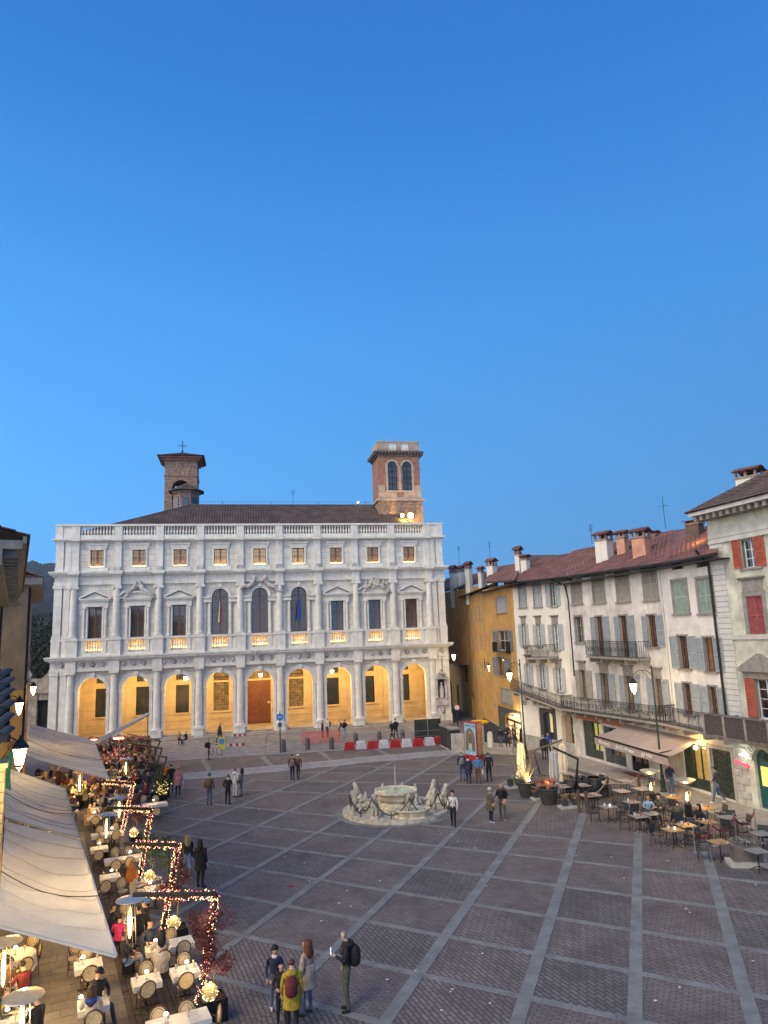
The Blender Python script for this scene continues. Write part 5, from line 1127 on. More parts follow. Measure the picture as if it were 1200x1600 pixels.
MB().slab([A_ - Vector((0, .05, 0)), B_ + Vector((.06, -.05, 0)), C__ + Vector((.06, 0, 0)), B_ + Vector((-.1, .3, 0)), A_], 0, 7.4).build('lantern_glow_slab', ochre, b)  # yellow lantern glow on the lower wall, put in as an ochre-coloured slab
dC = (C__ - B_).normalized(); nC = Vector((dC.y, -dC.x, 0)); zc_ = zC
P0 = B_ + nC * .75 - dC * .6; P1 = C__ + nC * .75 + dC * .5
MB().slab([P0, P1, P1 - nC * 4, P0 - nC * 7], zc_ - .4, zc_).build('eaves', mat('grey_eaves', (.22, .22, .21)), b)
tile_roof([P0 + Vector((0, 0, zc_)), P1 + Vector((0, 0, zc_)), P1 - nC * 4 + Vector((0, 0, zc_ + 1.4)), P0 - nC * 4 + Vector((0, 0, zc_ + 1.4))], .27, .42, .06).build('roof', tile, b)
tile_roof([P0 - nC * 6 + Vector((0, 0, zc_)), P0 + Vector((0, 0, zc_)), P0 - nC * 4 + dC * 3 + Vector((0, 0, zc_ + 1.4))], .27, .42, .06).build('roof_hip', tile, b)
for t in (3, 7, 11):
    for z in (5.0, 9.0):
        p = B_ + dC * t + nC * .03; q = Matrix.Rotation(atan2(dC.y, dC.x), 3, 'Z'); MB().rbox((p.x, p.y, z), .55, .04, .9, q).build('window', glassd, b)
MB().tube([B_ + nC * .1 + dC * .3 + Vector((0, 0, 0)), B_ + nC * .1 + dC * .3 + Vector((0, 0, zC - .5))], .07, 6).build('drainpipe', iron, b)
# stone pier and the little dark tiled roof close to the camera
pp = at_y(3, 1300, 22.6); MB().box(-1.2, 0, 0, .9, 0, 6.1).box(-1.2, .06, -.06, .96, 6.1, 6.25).build('stone_pier', mat('coursed_cream_stone', (.72, .56, .30), .8, .12, 2, .3, 10, brick=(.7, .3, .015, (.25, .2, .13), 'soft')), None, (pp.x, pp.y, 0), .45, label='cream coursed stone pier at the left edge beside the near canvas awning', cat='pier')
q0 = at_y(17, 1048, 14); q1 = at_y(16, 1150, 14); hr = empty('lean_to_roof', (0, 0, 0), 0, 'small dark tiled lean-to roof cut by the left edge of the frame', 'roof')
ex = Vector((-.436, .9, 0)); t = tile_roof([at_y(-90, 1150, 13), at_y(15, 1150, 13), at_y(16, 1048, 15.4), at_y(-90, 1048, 15.4)], .24, .34, .06)
t.build('tile_slope', mat('blackened_tile', (.035, .037, .045), .7, .3, 3, .3), hr)
MB().bar(at_y(-90, 1154, 13), at_y(14, 1154, 13), .12).build('gutter', iron, hr)
# garden wall with scrolls, dark door and evergreens left of the palace
gw = at_y(60, 1100, 74); o = empty('garden_wall', (gw.x, gw.y, 0), .2, 'baroque cream garden wall with scrolled top and dark doorway left of the palace', 'wall')
b = MB(); b.wall(-7, 1.9, 0, 6.2, 0, .6, [(-.1, 1.05, 0, 4.6)]); b.prism([(-7, 6.2), (1.9, 6.2), (1.9, 9.4), (1.5, 8.6), (.9, 7.4), (.1, 6.7), (-1.4, 6.8), (-2, 7.4), (-7, 7.4)], 0, .6)
b.box(-.4, -.12, -.15, 0, 0, 5.4); b.box(1.1, 1.4, -.15, 0, 0, 5.4); b.box(-.6, 1.6, -.3, 0, 5.3, 5.6); b.build('masonry', mat('old_cream_stone', (.36, .32, .25), .85, .25, 1.4, .3, 8, streak=.5), o)
MB().box(-.1, 1.05, .3, .35, 0, 4.6).build('dark_door', dark, o); MB().lathe(0, 0, [(.5, 7.0), (.75, 7.5), (.4, 8.2), (.05, 8.5)], 10).build('stone_urn', trimd, o, (-1.5, .2, -.4)); MB().box(-3.0, -1.9, -.2, 0, 2.2, 4.9).build('grated_window', iron, o)
# ================================================================== TREES AND PLANTS
def leaf_cloud(n, rx, ry, rz, c, size, seed, shape='ball'):
    rnd = random.Random(seed); b = MB(); cl = [(Vector((rnd.gauss(0, .45) * rx, rnd.gauss(0, .45) * ry, rnd.uniform(-.8, .85) * rz)), rnd.uniform(.25, .5)) for _ in range(14)]
    for i in range(n):
        k, r = rnd.choice(cl); d = Vector((rnd.gauss(0, 1), rnd.gauss(0, 1), rnd.gauss(0, 1))).normalized() * r * rnd.uniform(.5, 1.05)
        p = Vector(c) + k + Vector((d.x * rx, d.y * ry, d.z * rz)); s_ = size * rnd.uniform(.6, 1.3)
        u = Vector((rnd.gauss(0, 1), rnd.gauss(0, 1), rnd.gauss(0, .7))).normalized(); v = u.orthogonal().normalized()
        v = (v * cos(rnd.uniform(0, 6)) + u.cross(v) * sin(rnd.uniform(0, 6))).normalized()
        b.add([p - u * s_, p + v * s_ * .45, p + u * s_, p - v * s_ * .45], [(0, 1, 2, 3)], rnd.choice((0, 0, 1)))
    return b
def leafm(n, c): return [mat(n + '_leaf', c, .7, .3, 3), mat(n + '_leaf_dark', tuple(x * .55 for x in c), .7, .3, 3)]
G1 = leafm('evergreen', (.035, .05, .03)); G2 = leafm('olive', (.16, .21, .05)); RD = leafm('maple', (.15, .035, .038)); G3 = leafm('shrub', (.09, .13, .04)); BR = leafm('autumn', (.32, .15, .09))
barkm = mat('bark', (.06, .045, .035), .9, .2, 6, .3)
def tree(name, lab, loc, h, r, zc, hz, leaf, n=500, size=.09, seed=1, trunk=.04, cat='tree', parent=None, group=None, branches=7):
    o = empty(name, loc, 0, lab, cat, group); rnd = random.Random(seed); b = MB(); b.tube([(0, 0, 0), (.03, 0, h * .35), (0, .02, h * .75), (0, 0, h * .9)], [trunk, trunk * .8, trunk * .5, trunk * .2], 6)
    for k in range(branches):
        a = rnd.uniform(0, 6.28); z = rnd.uniform(.3, .75) * h; b.tube([(0, 0, z), (cos(a) * r * .45, sin(a) * r * .45, z + hz * .35), (cos(a) * r * .85, sin(a) * r * .85, z + hz * .55)], [trunk * .5, trunk * .3, trunk * .12], 5)
    b.build('trunk', barkm, o); leaf_cloud(n, r, r, hz, (0, 0, zc), size, seed).build('crown', leaf, o); return o
for i, (u, v, y, h, r) in enumerate(((48, 1042, 92, 11, 3.2), (64, 1035, 96, 12, 3.4), (78, 1040, 100, 11, 3.0), (92, 1046, 104, 10, 3.0))):
    p = at_y(u, v, y); tree('evergreen_tree', ['leftmost of the dark evergreens behind the garden wall', 'tallest dark evergreen left of the palace', 'dark evergreen whose side meets the palace corner', 'evergreen almost wholly hidden by the palace corner'][i], (p.x, p.y, 0), h, r, h * .6, h * .45, G1, 2600, .22, 30 + i, .25)
wood = MB()
for i in range(30):                            # wood on the slope beyond
    p = at_y(-60 + i * 7, 1000, 170 + (i * 37) % 40); hh = 8 + (i * 13) % 5; q = leaf_cloud(240, 3.5, 3.5, hh * .42, (p.x, p.y, 5 + (i * 7) % 6 + hh * .55), .6, 60 + i); wood.add(q.v, q.f)
wood.build('woodland', G1[0], kind='stuff')
random.seed(11)
p = at_y(907, 866, 75); b = empty('cypress', (p.x, p.y, 6), 0, 'tip of a dark conifer peeping over the red roofs', 'tree'); leaf_cloud(1500, .55, .55, 3.2, (0, 0, p.z - 9.6), .2, 5).build('crown', G1, b); MB().cyl((0, 0, 0), (0, 0, p.z - 6), .2, .05, 6).build('trunk', barkm, b)
# ================================================================== STREET LAMPS
lampg = mat('lamp_glass_lit', (1, .9, .7), .5, 0, emis=(1, .80, .42), es=11)
def lantern(parent, loc, sc=1.0, e=60, m=iron):    # glazed lantern hanging below loc
    b = MB(); b.lathe(0, 0, [(.03, .32), (.06, .24), (.10, .2), (.24, .02), (.26, -.02), (.22, -.04)], 6); b.lathe(0, 0, [(.12, -.5), (.13, -.54), (.05, -.6), (.02, -.66)], 6)
    for k in range(6): a = k * pi / 3; b.bar((cos(a) * .225, sin(a) * .225, -.03), (cos(a) * .125, sin(a) * .125, -.5), .018)
    o = b.build('lantern', m, parent, loc); o.scale = (sc,) * 3
    MB().lathe(0, 0, [(.115, -.49), (.212, -.045)], 6).build('lamp_glass', lampg, o); light((0, 0, -.75), e, (1, .72, .34), .12, o); return o
def scroll(b, base, reach, up, r=.022):         # swan-neck bracket from (0,0,base) to (reach,0,...)
    pts = []
    for k in range(15):
        a = pi * (1 - k / 14); pts.append((reach / 2 + reach / 2 * cos(a), 0, base + up * sin(a)))
    b.tube(pts, r, 6); c = (reach * .72, 0, base + up * .25)
    b.tube([(c[0] + .16 * (1 - k / 22) * cos(k * .6), 0, c[2] + .16 * (1 - k / 22) * sin(k * .6)) for k in range(18)], r * .7, 5)
    b.tube([(.02, 0, base - .35), (reach * .3, 0, base + up * .4), (reach * .5, 0, base + up * .95)], r * .7, 5); return b
def lamp_post(lab, base, h, rz, reach=1.0):
    o = empty('street_lamp', base, rz, lab, 'street lamp')
    MB().lathe(0, 0, [(.2, 0), (.2, .12), (.14, .2), (.15, .7), (.1, .8), (.12, .95), (.07, 1.1), (.06, 3), (.05, h - .2), (.08, h - .15), (.03, h), (.05, h + .15), (.01, h + .3)], 10).build('post', greeni, o)
    b = MB(); scroll(b, h - .45, -reach, .55) if 0 else scroll(b, h - .5, reach, .5); b.build('scroll_arm', greeni, o); lantern(o, (reach, 0, h - .75), 1.05, 230); return o
p = gp(1037, 1238); P_h = 9.6
hL = at_y(1019, 1052, p.y).z
lamp_post('tall green street lamp with lit lantern standing before the brown awning', p, hL + .2, pi - .15, 1.15)
p = gp(822, 1186); hL = at_y(810, 1037, p.y).z; lamp_post('green street lamp with lit lantern at the left corner of the ivory house', p, hL + .1, pi - .1, .85)
def wall_lamp(lab, u, v, y, rz, reach, sc, e=60):
    q = at_y(u, v, y); o = empty('wall_lamp', (q.x - reach * cos(rz), q.y - reach * sin(rz), q.z), rz, lab, 'wall lamp')
    b = MB(); b.bar((0, 0, -.3), (0, 0, .9), .06); scroll(b, .15, reach, .4); b.build('bracket', iron, o); lantern(o, (reach, 0, .25), sc, e); return o
wall_lamp('nearest and largest lit wall lantern on a scroll bracket, lower left', 31, 1181, 21.5, -.1, .95, 1.02, 190)
wall_lamp('middle lit wall lantern of the three on the left, under the dark eaves', 30, 1105, 36, -.1, .8, 1.0, 240)
wall_lamp('farthest lit wall lantern of the three on the left, by the garden wall', 52, 1078, 48, -.1, .8, .95, 200)
wall_lamp('lit wall lantern on the ochre corner house', 766, 1043, 74, -.8, .7, 1.3, 170)
wall_lamp('lit lantern reaching from the palace side into the lane', 709, 1026, 78, .2, .5, 1.1, 120)
# ================================================================== FOUNTAIN
wst = mat('fountain_stone', (.60, .53, .39), .7, .22, 2.5, .4, 12, streak=.4); wst2 = mat('worn_white_stone', (.62, .565, .45), .75, .3, 4.5, .8, 9, col2=(.27, .26, .22))
wat = mat('fountain_water', (.30, .43, .36), .08, .15, 1.5, .5, 12, spec=.9)
light((.5, 41.7, 1.75), 6, (1, .95, .55), .3)
FC = Vector((.07, 41.9, 0)); ft = empty('fountain', FC, 0, 'white stone fountain with octagonal basin, lions and looping chains', 'fountain')
rest = MB(); rest.lathe(0, 0, [(3.15, .0), (3.15, .16), (3.05, .2), (2.3, .22)], 48, sy=.98); rest.build('stone_platform', wst2, ft)
MB().lathe(0, 0, [(3.55, .008), (3.55, .024), (3.15, .024)], 48, sy=.98).build('paving_ring', slabm, ft)
for i in range(32):
    a0, a1 = 2 * pi * i / 32 + .004, 2 * pi * (i + 1) / 32 - .004; MB().slab([(2.62 * cos(a0), 2.62 * sin(a0) * .98), (3.13 * cos(a0), 3.13 * sin(a0) * .98), (3.13 * cos(a1), 3.13 * sin(a1) * .98), (2.62 * cos(a1), 2.62 * sin(a1) * .98)], .19, .235).build('rim_stone', wst2, ft)
MB().lathe(0, 0, [(1.45, .2), (1.45, .42), (1.25, .45), (1.25, .62), (1.15, .66), (1.12, .72)], 8, a0=pi / 8).build('plinth', wst, ft).scale = (.84, .84, .84)
MB().lathe(0, 0, [(1.05, .72), (1.32, .95), (1.42, 1.25), (1.5, 1.28), (1.6, 1.34), (1.6, 1.46), (1.4, 1.46), (1.36, 1.3)], 8, a0=pi / 8).build('octagonal_basin', wst, ft).scale = (.84, .84, .84)
MB().lathe(0, 0, [(1.38, 1.32), (1.38, 1.39)], 8, a0=pi / 8).build('water', wat, ft).scale = (.84, .84, .84)
MB().lathe(0, 0, [(.08, 1.3), (.06, 1.5), (.2, 1.56), (.24, 1.6), (.05, 1.6), (.03, 1.75), (.001, 1.8)], 10).build('spout', wst, ft).scale = (.84, .84, .84)
jet = mat('jet_water', (.75, .8, .85), .3); MB().tube([(0, 0, 1.75), (0, 0, 2.6), (.01, 0, 3.15)], [.02, .016, .008], 5).build('water_jet', jet, ft).scale = (.84,) * 3
# statues: crouching lions and crouched figures grown as one skin each
def skin(name, verts, edges, radii, mats, zones=None, smooth=True, sub=1):
    me = bpy.data.meshes.new(name + '_src'); me.from_pydata(verts, edges, []); o = bpy.data.objects.new(name + '_src', me); C.objects.link(o)
    me.skin_vertices if me.skin_vertices else None
    sk = o.modifiers.new('s', 'SKIN'); sk.branch_smoothing = .3
    if not me.skin_vertices: 
        bm = bmesh.new(); bm.from_mesh(me); bm.verts.layers.skin.verify(); bm.to_mesh(me); bm.free()
    for i, r in enumerate(radii):
        d = me.skin_vertices[0].data[i]; d.radius = r if isinstance(r, tuple) else (r, r); d.use_root = (i == 0)
    if sub: ss = o.modifiers.new('b', 'SUBSURF'); ss.levels = sub
    bpy.context.view_layer.update(); dg = bpy.context.evaluated_depsgraph_get()
    out = bpy.data.meshes.new_from_object(o.evaluated_get(dg)); out.name = name; bpy.data.objects.remove(o); bpy.data.meshes.remove(me); out.materials.clear()
    for m in mats: out.materials.append(m)
    if zones:
        V = [Vector(v) for v in verts]
        for p in out.polygons: p.material_index = zones(p.center, V, edges)
    out.shade_smooth() if smooth else None; return out
lion = skin('lion', [(0, 0, .40), (.2, 0, .62), (.28, 0, .90), (.34, 0, 1.16), (.50, 0, 1.12), (-.22, .0, .3), (-.32, 0, .15), (.3, .13, .35), (.36, .14, .05), (.3, -.13, .35), (.36, -.14, .05), (-.1, .2, .2), (.12, .22, .06), (-.1, -.2, .2), (.12, -.22, .06), (-.5, .05, .1), (-.6, .15, .25)],
            [(0, 1), (1, 2), (2, 3), (3, 4), (0, 5), (5, 6), (1, 7), (7, 8), (1, 9), (9, 10), (5, 11), (11, 12), (5, 13), (13, 14), (6, 15), (15, 16)],
            [.17, .2, .17, .2, .10, .17, .1, .1, .08, .1, .08, .13, .07, .13, .07, .05, .04], [wst2])
sphinx = skin('sphinx', [(0, 0, .25), (.05, 0, .5), (.08, 0, .78), (.1, 0, .95), (.1, 0, 1.1), (.12, .18, .75), (.3, .2, .5), (.12, -.18, .75), (.3, -.2, .5), (-.25, .0, .18), (.3, .14, .1), (.3, -.14, .1), (-.5, .1, .1)],
              [(0, 1), (1, 2), (2, 3), (3, 4), (2, 5), (5, 6), (2, 7), (7, 8), (0, 9), (0, 10), (0, 11), (9, 12)], [.22, .17, .19, .08, .13, .08, .05, .08, .05, .2, .1, .1, .08], [wst2])
spots = [(-152, 2.45, 'L'), (-118, 2.3, 'L'), (155, 2.35, 'L'), (112, 2.0, 'S'), (78, 2.0, 'S'), (28, 2.35, 'L'), (-4, 2.65, 'L'), (-33, 2.3, 'L'), (-75, 2.35, 'L'), (-50, 1.75, 'S'), (52, 1.85, 'S'), (-172, 1.7, 'S')]
for a, r, k in spots:
    a = R(a); o = obj('lion_statue' if k == 'L' else 'sphinx_statue', lion if k == 'L' else sphinx, ft, (r * cos(a), r * sin(a), .3), a + random.uniform(-.3, .3)); o.scale = (.95, .8, .98) if k == 'L' else (.85,) * 3
    MB().box(-.42, .5, -.3, .3, -.12, .06).build('rough_plinth', wst2, o)
b = MB()
Ls = sorted([s_ for s_ in spots if s_[2] == 'L'], key=lambda s_: s_[0]); chm = mat('dark_chain', (.07, .065, .06), .5, .3, 30, metal=.4)
for i in range(len(Ls)):
    (a0, r0, _), (a1, r1, _) = Ls[i], Ls[(i + 1) % len(Ls)]
    if i == len(Ls) - 1: a1 += 360
    if a1 - a0 > 60: continue
    A_ = Vector(((r0 + .55) * cos(R(a0)), (r0 + .55) * sin(R(a0)), 1.28)); B_ = Vector(((r1 + .55) * cos(R(a1)), (r1 + .55) * sin(R(a1)), 1.28))
    pts = []
    for k in range(13): t = k / 12; p = A_.lerp(B_, t); p.z = 1.28 - .85 * (1 - (2 * t - 1) ** 2) ; pts.append(p * (1 + .0 * t))
    MB().tube(pts, .035, 5).build('chain', chm, ft); mid = (A_ + B_) / 2; MB().cyl((mid.x, mid.y, .2), (mid.x, mid.y, .62), .03, .03, 6).build('chain_post', chm, ft)
b = MB().lathe(.85, -2.25, [(1.0, .22), (.9, .3), (1.0, .52), (1.12, .58), (1.12, .66), (.95, .66), (.9, .5)], 8, sy=.62); b.build('low_basin', wst, ft); MB().lathe(.85, -2.25, [(.93, .55), (.93, .6)], 8, sy=.62).build('low_water', wat, ft)
ft.scale = (.95, .95, .97)
# stone allegories on the palace pediments
recl = skin('statue', [(0, 0, .2), (.3, 0, .5), (.42, 0, .85), (.45, 0, 1.08), (.35, .1, .8), (.1, .12, .5), (.5, -.05, .75), (.75, 0, .55), (-.35, -.05, .3), (-.75, 0, .02), (-.3, .1, .15), (-.65, .1, -.15), (-.9, 0, -.2)],
            [(0, 1), (1, 2), (2, 3), (2, 4), (4, 5), (2, 6), (6, 7), (0, 8), (8, 9), (0, 10), (10, 11), (11, 12)], [.2, .2, .14, .13, .09, .07, .09, .06, .14, .09, .13, .08, .06], [trimd])
for k, z in ((1, 14.85), (4, 15.2), (7, 14.85)):
    for sg in (-1, 1):
        o = obj('statue', recl, pal, (SC[k] + sg * (.8 if k != 4 else 1.15), -.1, z), 0 if sg < 0 else pi); o.scale = (1.35, 1.3, 1.55)
for i in range(5):
    o = obj('trophy_carving', sphinx, pal, (SC[7] - 1.0 + i * .5, -.1, 14.95 + .3 * sin(i * .8)), i * 1.3); o.scale = (1.0,) * 3
# flags on the palace
def flag(lab, k, cols, zt):
    P_ = FO + Matrix.Rotation(FANG, 3, 'Z') @ Vector((SC[k], .2, zt)); o = empty('flag', P_, FANG, lab, 'flag'); MB().tube([(0, .1, -2.6), (0, -.9, .2)], .03, 6).build('flag_pole', woodf, o)
    b = MB(); n = 5; K = 12
    for ci in range(len(cols)):
        vs = []
        for j in range(K + 1):
            for i in range(3):
                t = (ci * 2 + i) / (2 * len(cols)); x = (-.25 + .5 * t) * (.4 + .6 * j / K); vs.append((x - .1 * j / K, -.85 + .22 * j / K + .07 * sin(t * 9), .15 - 2.3 * j / K * (1 - .05 * t)))
        b.add(vs, [(j * 3 + i, j * 3 + i + 1, j * 3 + i + 4, j * 3 + i + 3) for j in range(K) for i in range(2)], ci)
    b.build('cloth', cols, o, smooth=True)
flag('green, white and red flag hanging limp at an arched palace window', 3, [plain((.04, .3, .14)), plain((.6, .58, .5)), plain((.6, .05, .04))], 13.9)
flag('blue flag hanging limp at an arched palace window', 5, [plain((.03, .08, .42)), plain((.03, .08, .42))], 13.9)
q = at_y(25, 1185, 24); o = empty('flag', q - Vector((.45, 0, .1)), .4, 'green flag hanging near the nearest wall lantern', 'flag'); MB().tube([(-.5, 0, -.8), (.35, 0, .7)], .025, 5).build('flag_pole', woodd, o)
b = MB(); vs = []
for j in range(9): vs += [(.35 - .1 * j, 0, .7 - .2 * j), (.4 + .03 * sin(j), .05, .55 - .28 * j)]
b.add(vs, [(2 * j, 2 * j + 1, 2 * j + 3, 2 * j + 2) for j in range(8)]); b.build('cloth', plain((.03, .22, .12)), o).scale = (.7, .7, .55)
# security camera dome on the first cornice
q = FO + Matrix.Rotation(FANG, 3, 'Z') @ Vector((4.4, -.75, 8.35)); MB().lathe(0, 0, [(.02, .35), (.13, .3), (.13, .05), (.1, -.05), (.001, -.12)], 8).box(-.03, .03, 0, .5, .2, .26).build('security_camera', mat('camera_white', (.4, .4, .42)), None, q, FANG, label='small dome camera hanging under the first cornice of the palace', cat='camera')
# ================================================================== PEOPLE
def body(pose):
    P = dict(lean=0, zp=.95, headyaw=0, headdown=0, hl=(.0, .09), kl=(.02, .10, .5), al=(-.02, .1, .09), kr=(.02, -.10, .5), ar=(-.02, -.1, .09),
             el=(-.03, .25, 1.13), wl=(.06, .25, .9), er=(-.03, -.25, 1.13), wr=(.06, -.25, .9), toe=.17)
    P.update(pose); z = P['zp']; ln_ = P['lean']; V = []; E = []; Rr = []; Z = []
    def v(p, r, zone, par=None):
        V.append(tuple(p)); Rr.append(r); Z.append(zone)
        if par is not None: E.append((par, len(V) - 1))
        return len(V) - 1
    sp = lambda dz: (ln_ * dz, 0, z + dz)
    p0 = v((0, 0, z), (.135, .16), 0); p1 = v(sp(.2), (.12, .145), 0, p0); p2 = v(sp(.40), (.13, .175), 0, p1); p3 = v(sp(.50), (.085, .12), 0, p2)
    n = v(sp(.57), .052, 3, p3); hx = ln_ * .62 + .015 + P['headdown']; yw = P['headyaw']
    h0 = v((hx + .02, 0, z + .635), (.062, .07), 3, n); h1 = v((hx + .01, 0, z + .70), (.088, .1), 3, h0); h2 = v((hx - .01, 0, z + .765), (.07, .08), 4, h1)
    no = v((hx + .115 * cos(yw), .115 * sin(yw), z + .675), .014, 3, h0) if 0 else None
    for s, e, w in ((1, 'el', 'wl'), (-1, 'er', 'wr')):
        sh = v((sp(.45)[0], s * .185, z + .45), .07, 0, p2); dz = z - .95; o = (0 if dz > -.1 else 0)
        e_ = P[e]; w_ = P[w]; el = v((e_[0], e_[1], e_[2]), .05, 0, sh); wr = v(w_, .034, 0, el); d = (Vector(w_) - Vector(e_)).normalized()
        pm = v(Vector(w_) + d * .07, (.034, .022), 3, wr); up = Vector((0, 0, 1)) if abs(d.z) < .7 else Vector((1, 0, 0)); sd_ = d.cross(up).normalized()
        for k, (of, l) in enumerate(((-.026, .075), (-.009, .085), (.009, .08), (.026, .065))):
            a = Vector(w_) + d * .10 + sd_ * of; f1 = v(a, .0095, 3, pm); v(a + d * l * .6 - up * .012, .009, 3, f1)
        t1 = v(Vector(w_) + d * .05 + sd_ * -.045 + up * .01, .011, 3, wr); v(Vector(w_) + d * .10 + sd_ * -.06 + up * .012, .009, 3, t1)
    for s, k, a in ((1, 'kl', 'al'), (-1, 'kr', 'ar')):
        kk, aa = Vector(P[k]), Vector(P[a]); hp = v((0, s * .085, z - .05), .105, 1, p0); kn = v(kk, .068, 1, hp); cf = v(kk.lerp(aa, .45) + Vector((-.01, 0, 0)), .058, 1, kn)
        an = v(aa, .042, 1, cf); he = v((aa.x - .02, aa.y, aa.z - .045), .042, 2, an); v((aa.x + P['toe'], aa.y + s * .02, aa.z - .055), .038, 2, he)
    segs = [(a, b, Z[b]) for a, b in E]; VV = [Vector(q) for q in V]; headc = VV[h1]
    def zone(c, V_, E_):
        best = 9; zz = 0
        for a, b, q in segs:
            A_, B_ = VV[a], VV[b]; ab = B_ - A_; t = max(0, min(1, (c - A_).dot(ab) / max(1e-9, ab.length_squared))); d = (c - A_ - ab * t).length
            if d < best: best = d; zz = q; bb = b
        if c.z < .075 and z > .8 or (z < .8 and c.z < .07): return 2
        if bb in (n, h0, h1, h2):
            r = c - headc
            if r.z > .045 or (r.x < -.012 and r.z > -.05): return 4
            if c.z < VV[n].z - .02: return 0
            return 3
        return zz
    return skin('person', V, E, Rr, [plain((.05, .05, .06))] * 5, zone)
PO = {'stand': body({}), 'stand2': body(dict(kl=(.05, .12, .5), al=(.03, .14, .09), el=(-.06, .27, 1.15), wl=(.02, .2, .98), er=(.02, -.26, 1.14), wr=(.22, -.2, 1.12), lean=.03)),
      'phone': body(dict(el=(.05, .25, 1.14), wl=(.27, .12, 1.25), headdown=.02, kl=(.04, .11, .5))),
      'walk': body(dict(kl=(.16, .09, .52), al=(.26, .09, .10), kr=(-.06, -.09, .5), ar=(-.30, -.09, .15), el=(-.14, .24, 1.16), wl=(-.08, .25, .93), er=(.12, -.24, 1.15), wr=(.26, -.22, .97), lean=.05)),
      'walk2': body(dict(kl=(.08, .09, .5), al=(.10, .09, .09), kr=(.0, -.09, .5), ar=(-.18, -.09, .12), el=(.03, .25, 1.14), wl=(.14, .23, .93), lean=.03)),
      'sit': body(dict(zp=.56, lean=.08, kl=(.42, .12, .56), al=(.42, .13, .10), kr=(.42, -.12, .56), ar=(.38, -.12, .10), el=(.12, .25, .80), wl=(.33, .16, .79), er=(.12, -.25, .80), wr=(.32, -.12, .79))),
      'sitback': body(dict(zp=.56, lean=-.12, kl=(.42, .14, .56), al=(.62, .15, .12), kr=(.42, -.1, .56), ar=(.60, -.13, .11), el=(.02, .26, .80), wl=(.22, .16, .68), er=(.02, -.26, .80), wr=(.20, -.16, .68)))}
coatm = {}
CL = {'black': (.012, .012, .014), 'dark navy': (.018, .024, .05), 'charcoal': (.035, .036, .04), 'white': (.62, .61, .58), 'cream': (.55, .49, .38), 'beige': (.34, .27, .215), 'mustard yellow': (.33, .235, .02),
      'pink': (.42, .20, .20), 'red': (.30, .025, .03), 'dark red': (.13, .018, .022), 'bright blue': (.06, .20, .46), 'royal blue': (.03, .06, .28), 'olive': (.085, .08, .045), 'brown': (.13, .07, .035), 'orange': (.5, .17, .02),
      'grey': (.16, .165, .17), 'jeans blue': (.07, .11, .19), 'magenta': (.5, .03, .14), 'light blue': (.25, .34, .45), 'teal': (.02, .16, .15), 'tan': (.38, .25, .13), 'khaki green': (.085, .085, .055), 'plaid maroon': (.14, .05, .06)}
skinm = [mat('skin_%d' % i, c, .6, .05, 10) for i, c in enumerate(((.50, .30, .21), (.42, .25, .17), (.55, .36, .27)))]
HAIR = {'dark': (.018, .012, .01), 'brown': (.07, .035, .018), 'blonde': (.42, .28, .11), 'grey': (.22, .21, .20), 'auburn': (.11, .035, .018)}
hairm = {k: mat('hair_' + k, v, .55, .3, 30, .3, 60) for k, v in HAIR.items()}
HM = {}
def addon(o, kind, col, pose):
    z = PO_Z[pose]; key = (kind, pose)
    if key not in HM:
        b = MB()
        if kind == 'skirt': b.lathe(0, 0, [(.20, z + .22), (.205, z - .02), (.225, z - .28), (.23, z - .3), (.2, z - .3)], 14, sy=1.05)
        elif kind == 'long_hair': b.lathe(-.045, 0, [(.04, z + .80), (.10, z + .76), (.112, z + .68), (.12, z + .55), (.115, z + .42), (.06, z + .34)], 10, sy=1.0)
        elif kind == 'cap': b.lathe(0, 0, [(.108, z + .71), (.11, z + .76), (.07, z + .815), (.001, z + .83)], 12); b.box(.05, .2, -.06, .06, z + .715, z + .73)
        elif kind == 'beanie': b.lathe(-.005, 0, [(.113, z + .70), (.118, z + .74), (.095, z + .80), (.04, z + .845), (.001, z + .855)], 12)
        elif kind == 'hood': b.lathe(-.05, 0, [(.14, z + .44), (.155, z + .50), (.11, z + .56)], 10)
        elif kind == 'backpack': b.lathe(-.20, 0, [(.10, z + .02), (.135, z + .08), (.145, z + .25), (.12, z + .4), (.05, z + .46)], 10, sy=1.15); b.tube([(-.1, .12, z + .44), (.1, .12, z + .42), (.15, .13, z + .25), (-.08, .15, z + .1)], .014, 5); b.tube([(-.1, -.12, z + .44), (.1, -.12, z + .42), (.15, -.13, z + .25), (-.08, -.15, z + .1)], .014, 5)
        elif kind == 'shoulder_bag': b.lathe(.06, -.24, [(.05, z - .12), (.11, z - .10), (.12, z + .06), (.07, z + .1)], 8, sy=.6); b.tube([(.0, -.24, z + .06), (-.02, -.1, z + .3), (-.02, .12, z + .5)], .012, 5); b.tube([(.1, -.24, z + .06), (.14, -.05, z + .3), (.05, .12, z + .5)], .012, 5)
        elif kind == 'carrier_bag': b.lathe(.08, -.30, [(.09, z - .42), (.12, z - .38), (.13, z - .2), (.05, z - .1)], 8, sy=.5)
        elif kind == 'phone': b.box(.36, .37, .08, .16, 1.28, 1.43)
        elif kind == 'collar': b.lathe(0, 0, [(.09, z + .48), (.1, z + .53), (.085, z + .56)], 10)
        elif kind == 'pointed_hood': b.lathe(-.03, 0, [(.2, z + .40), (.19, z + .6), (.15, z + .75), (.08, z + .95), (.01, z + 1.08)], 12)
        HM[key] = b.mesh(kind, plain((.1, .1, .1)), smooth=True)
    a = obj(kind, HM[key], o); a.material_slots[0].link = 'OBJECT'; a.material_slots[0].material = col; return a
PO_Z = {k: (.56 if k.startswith('sit') else .95) for k in PO}
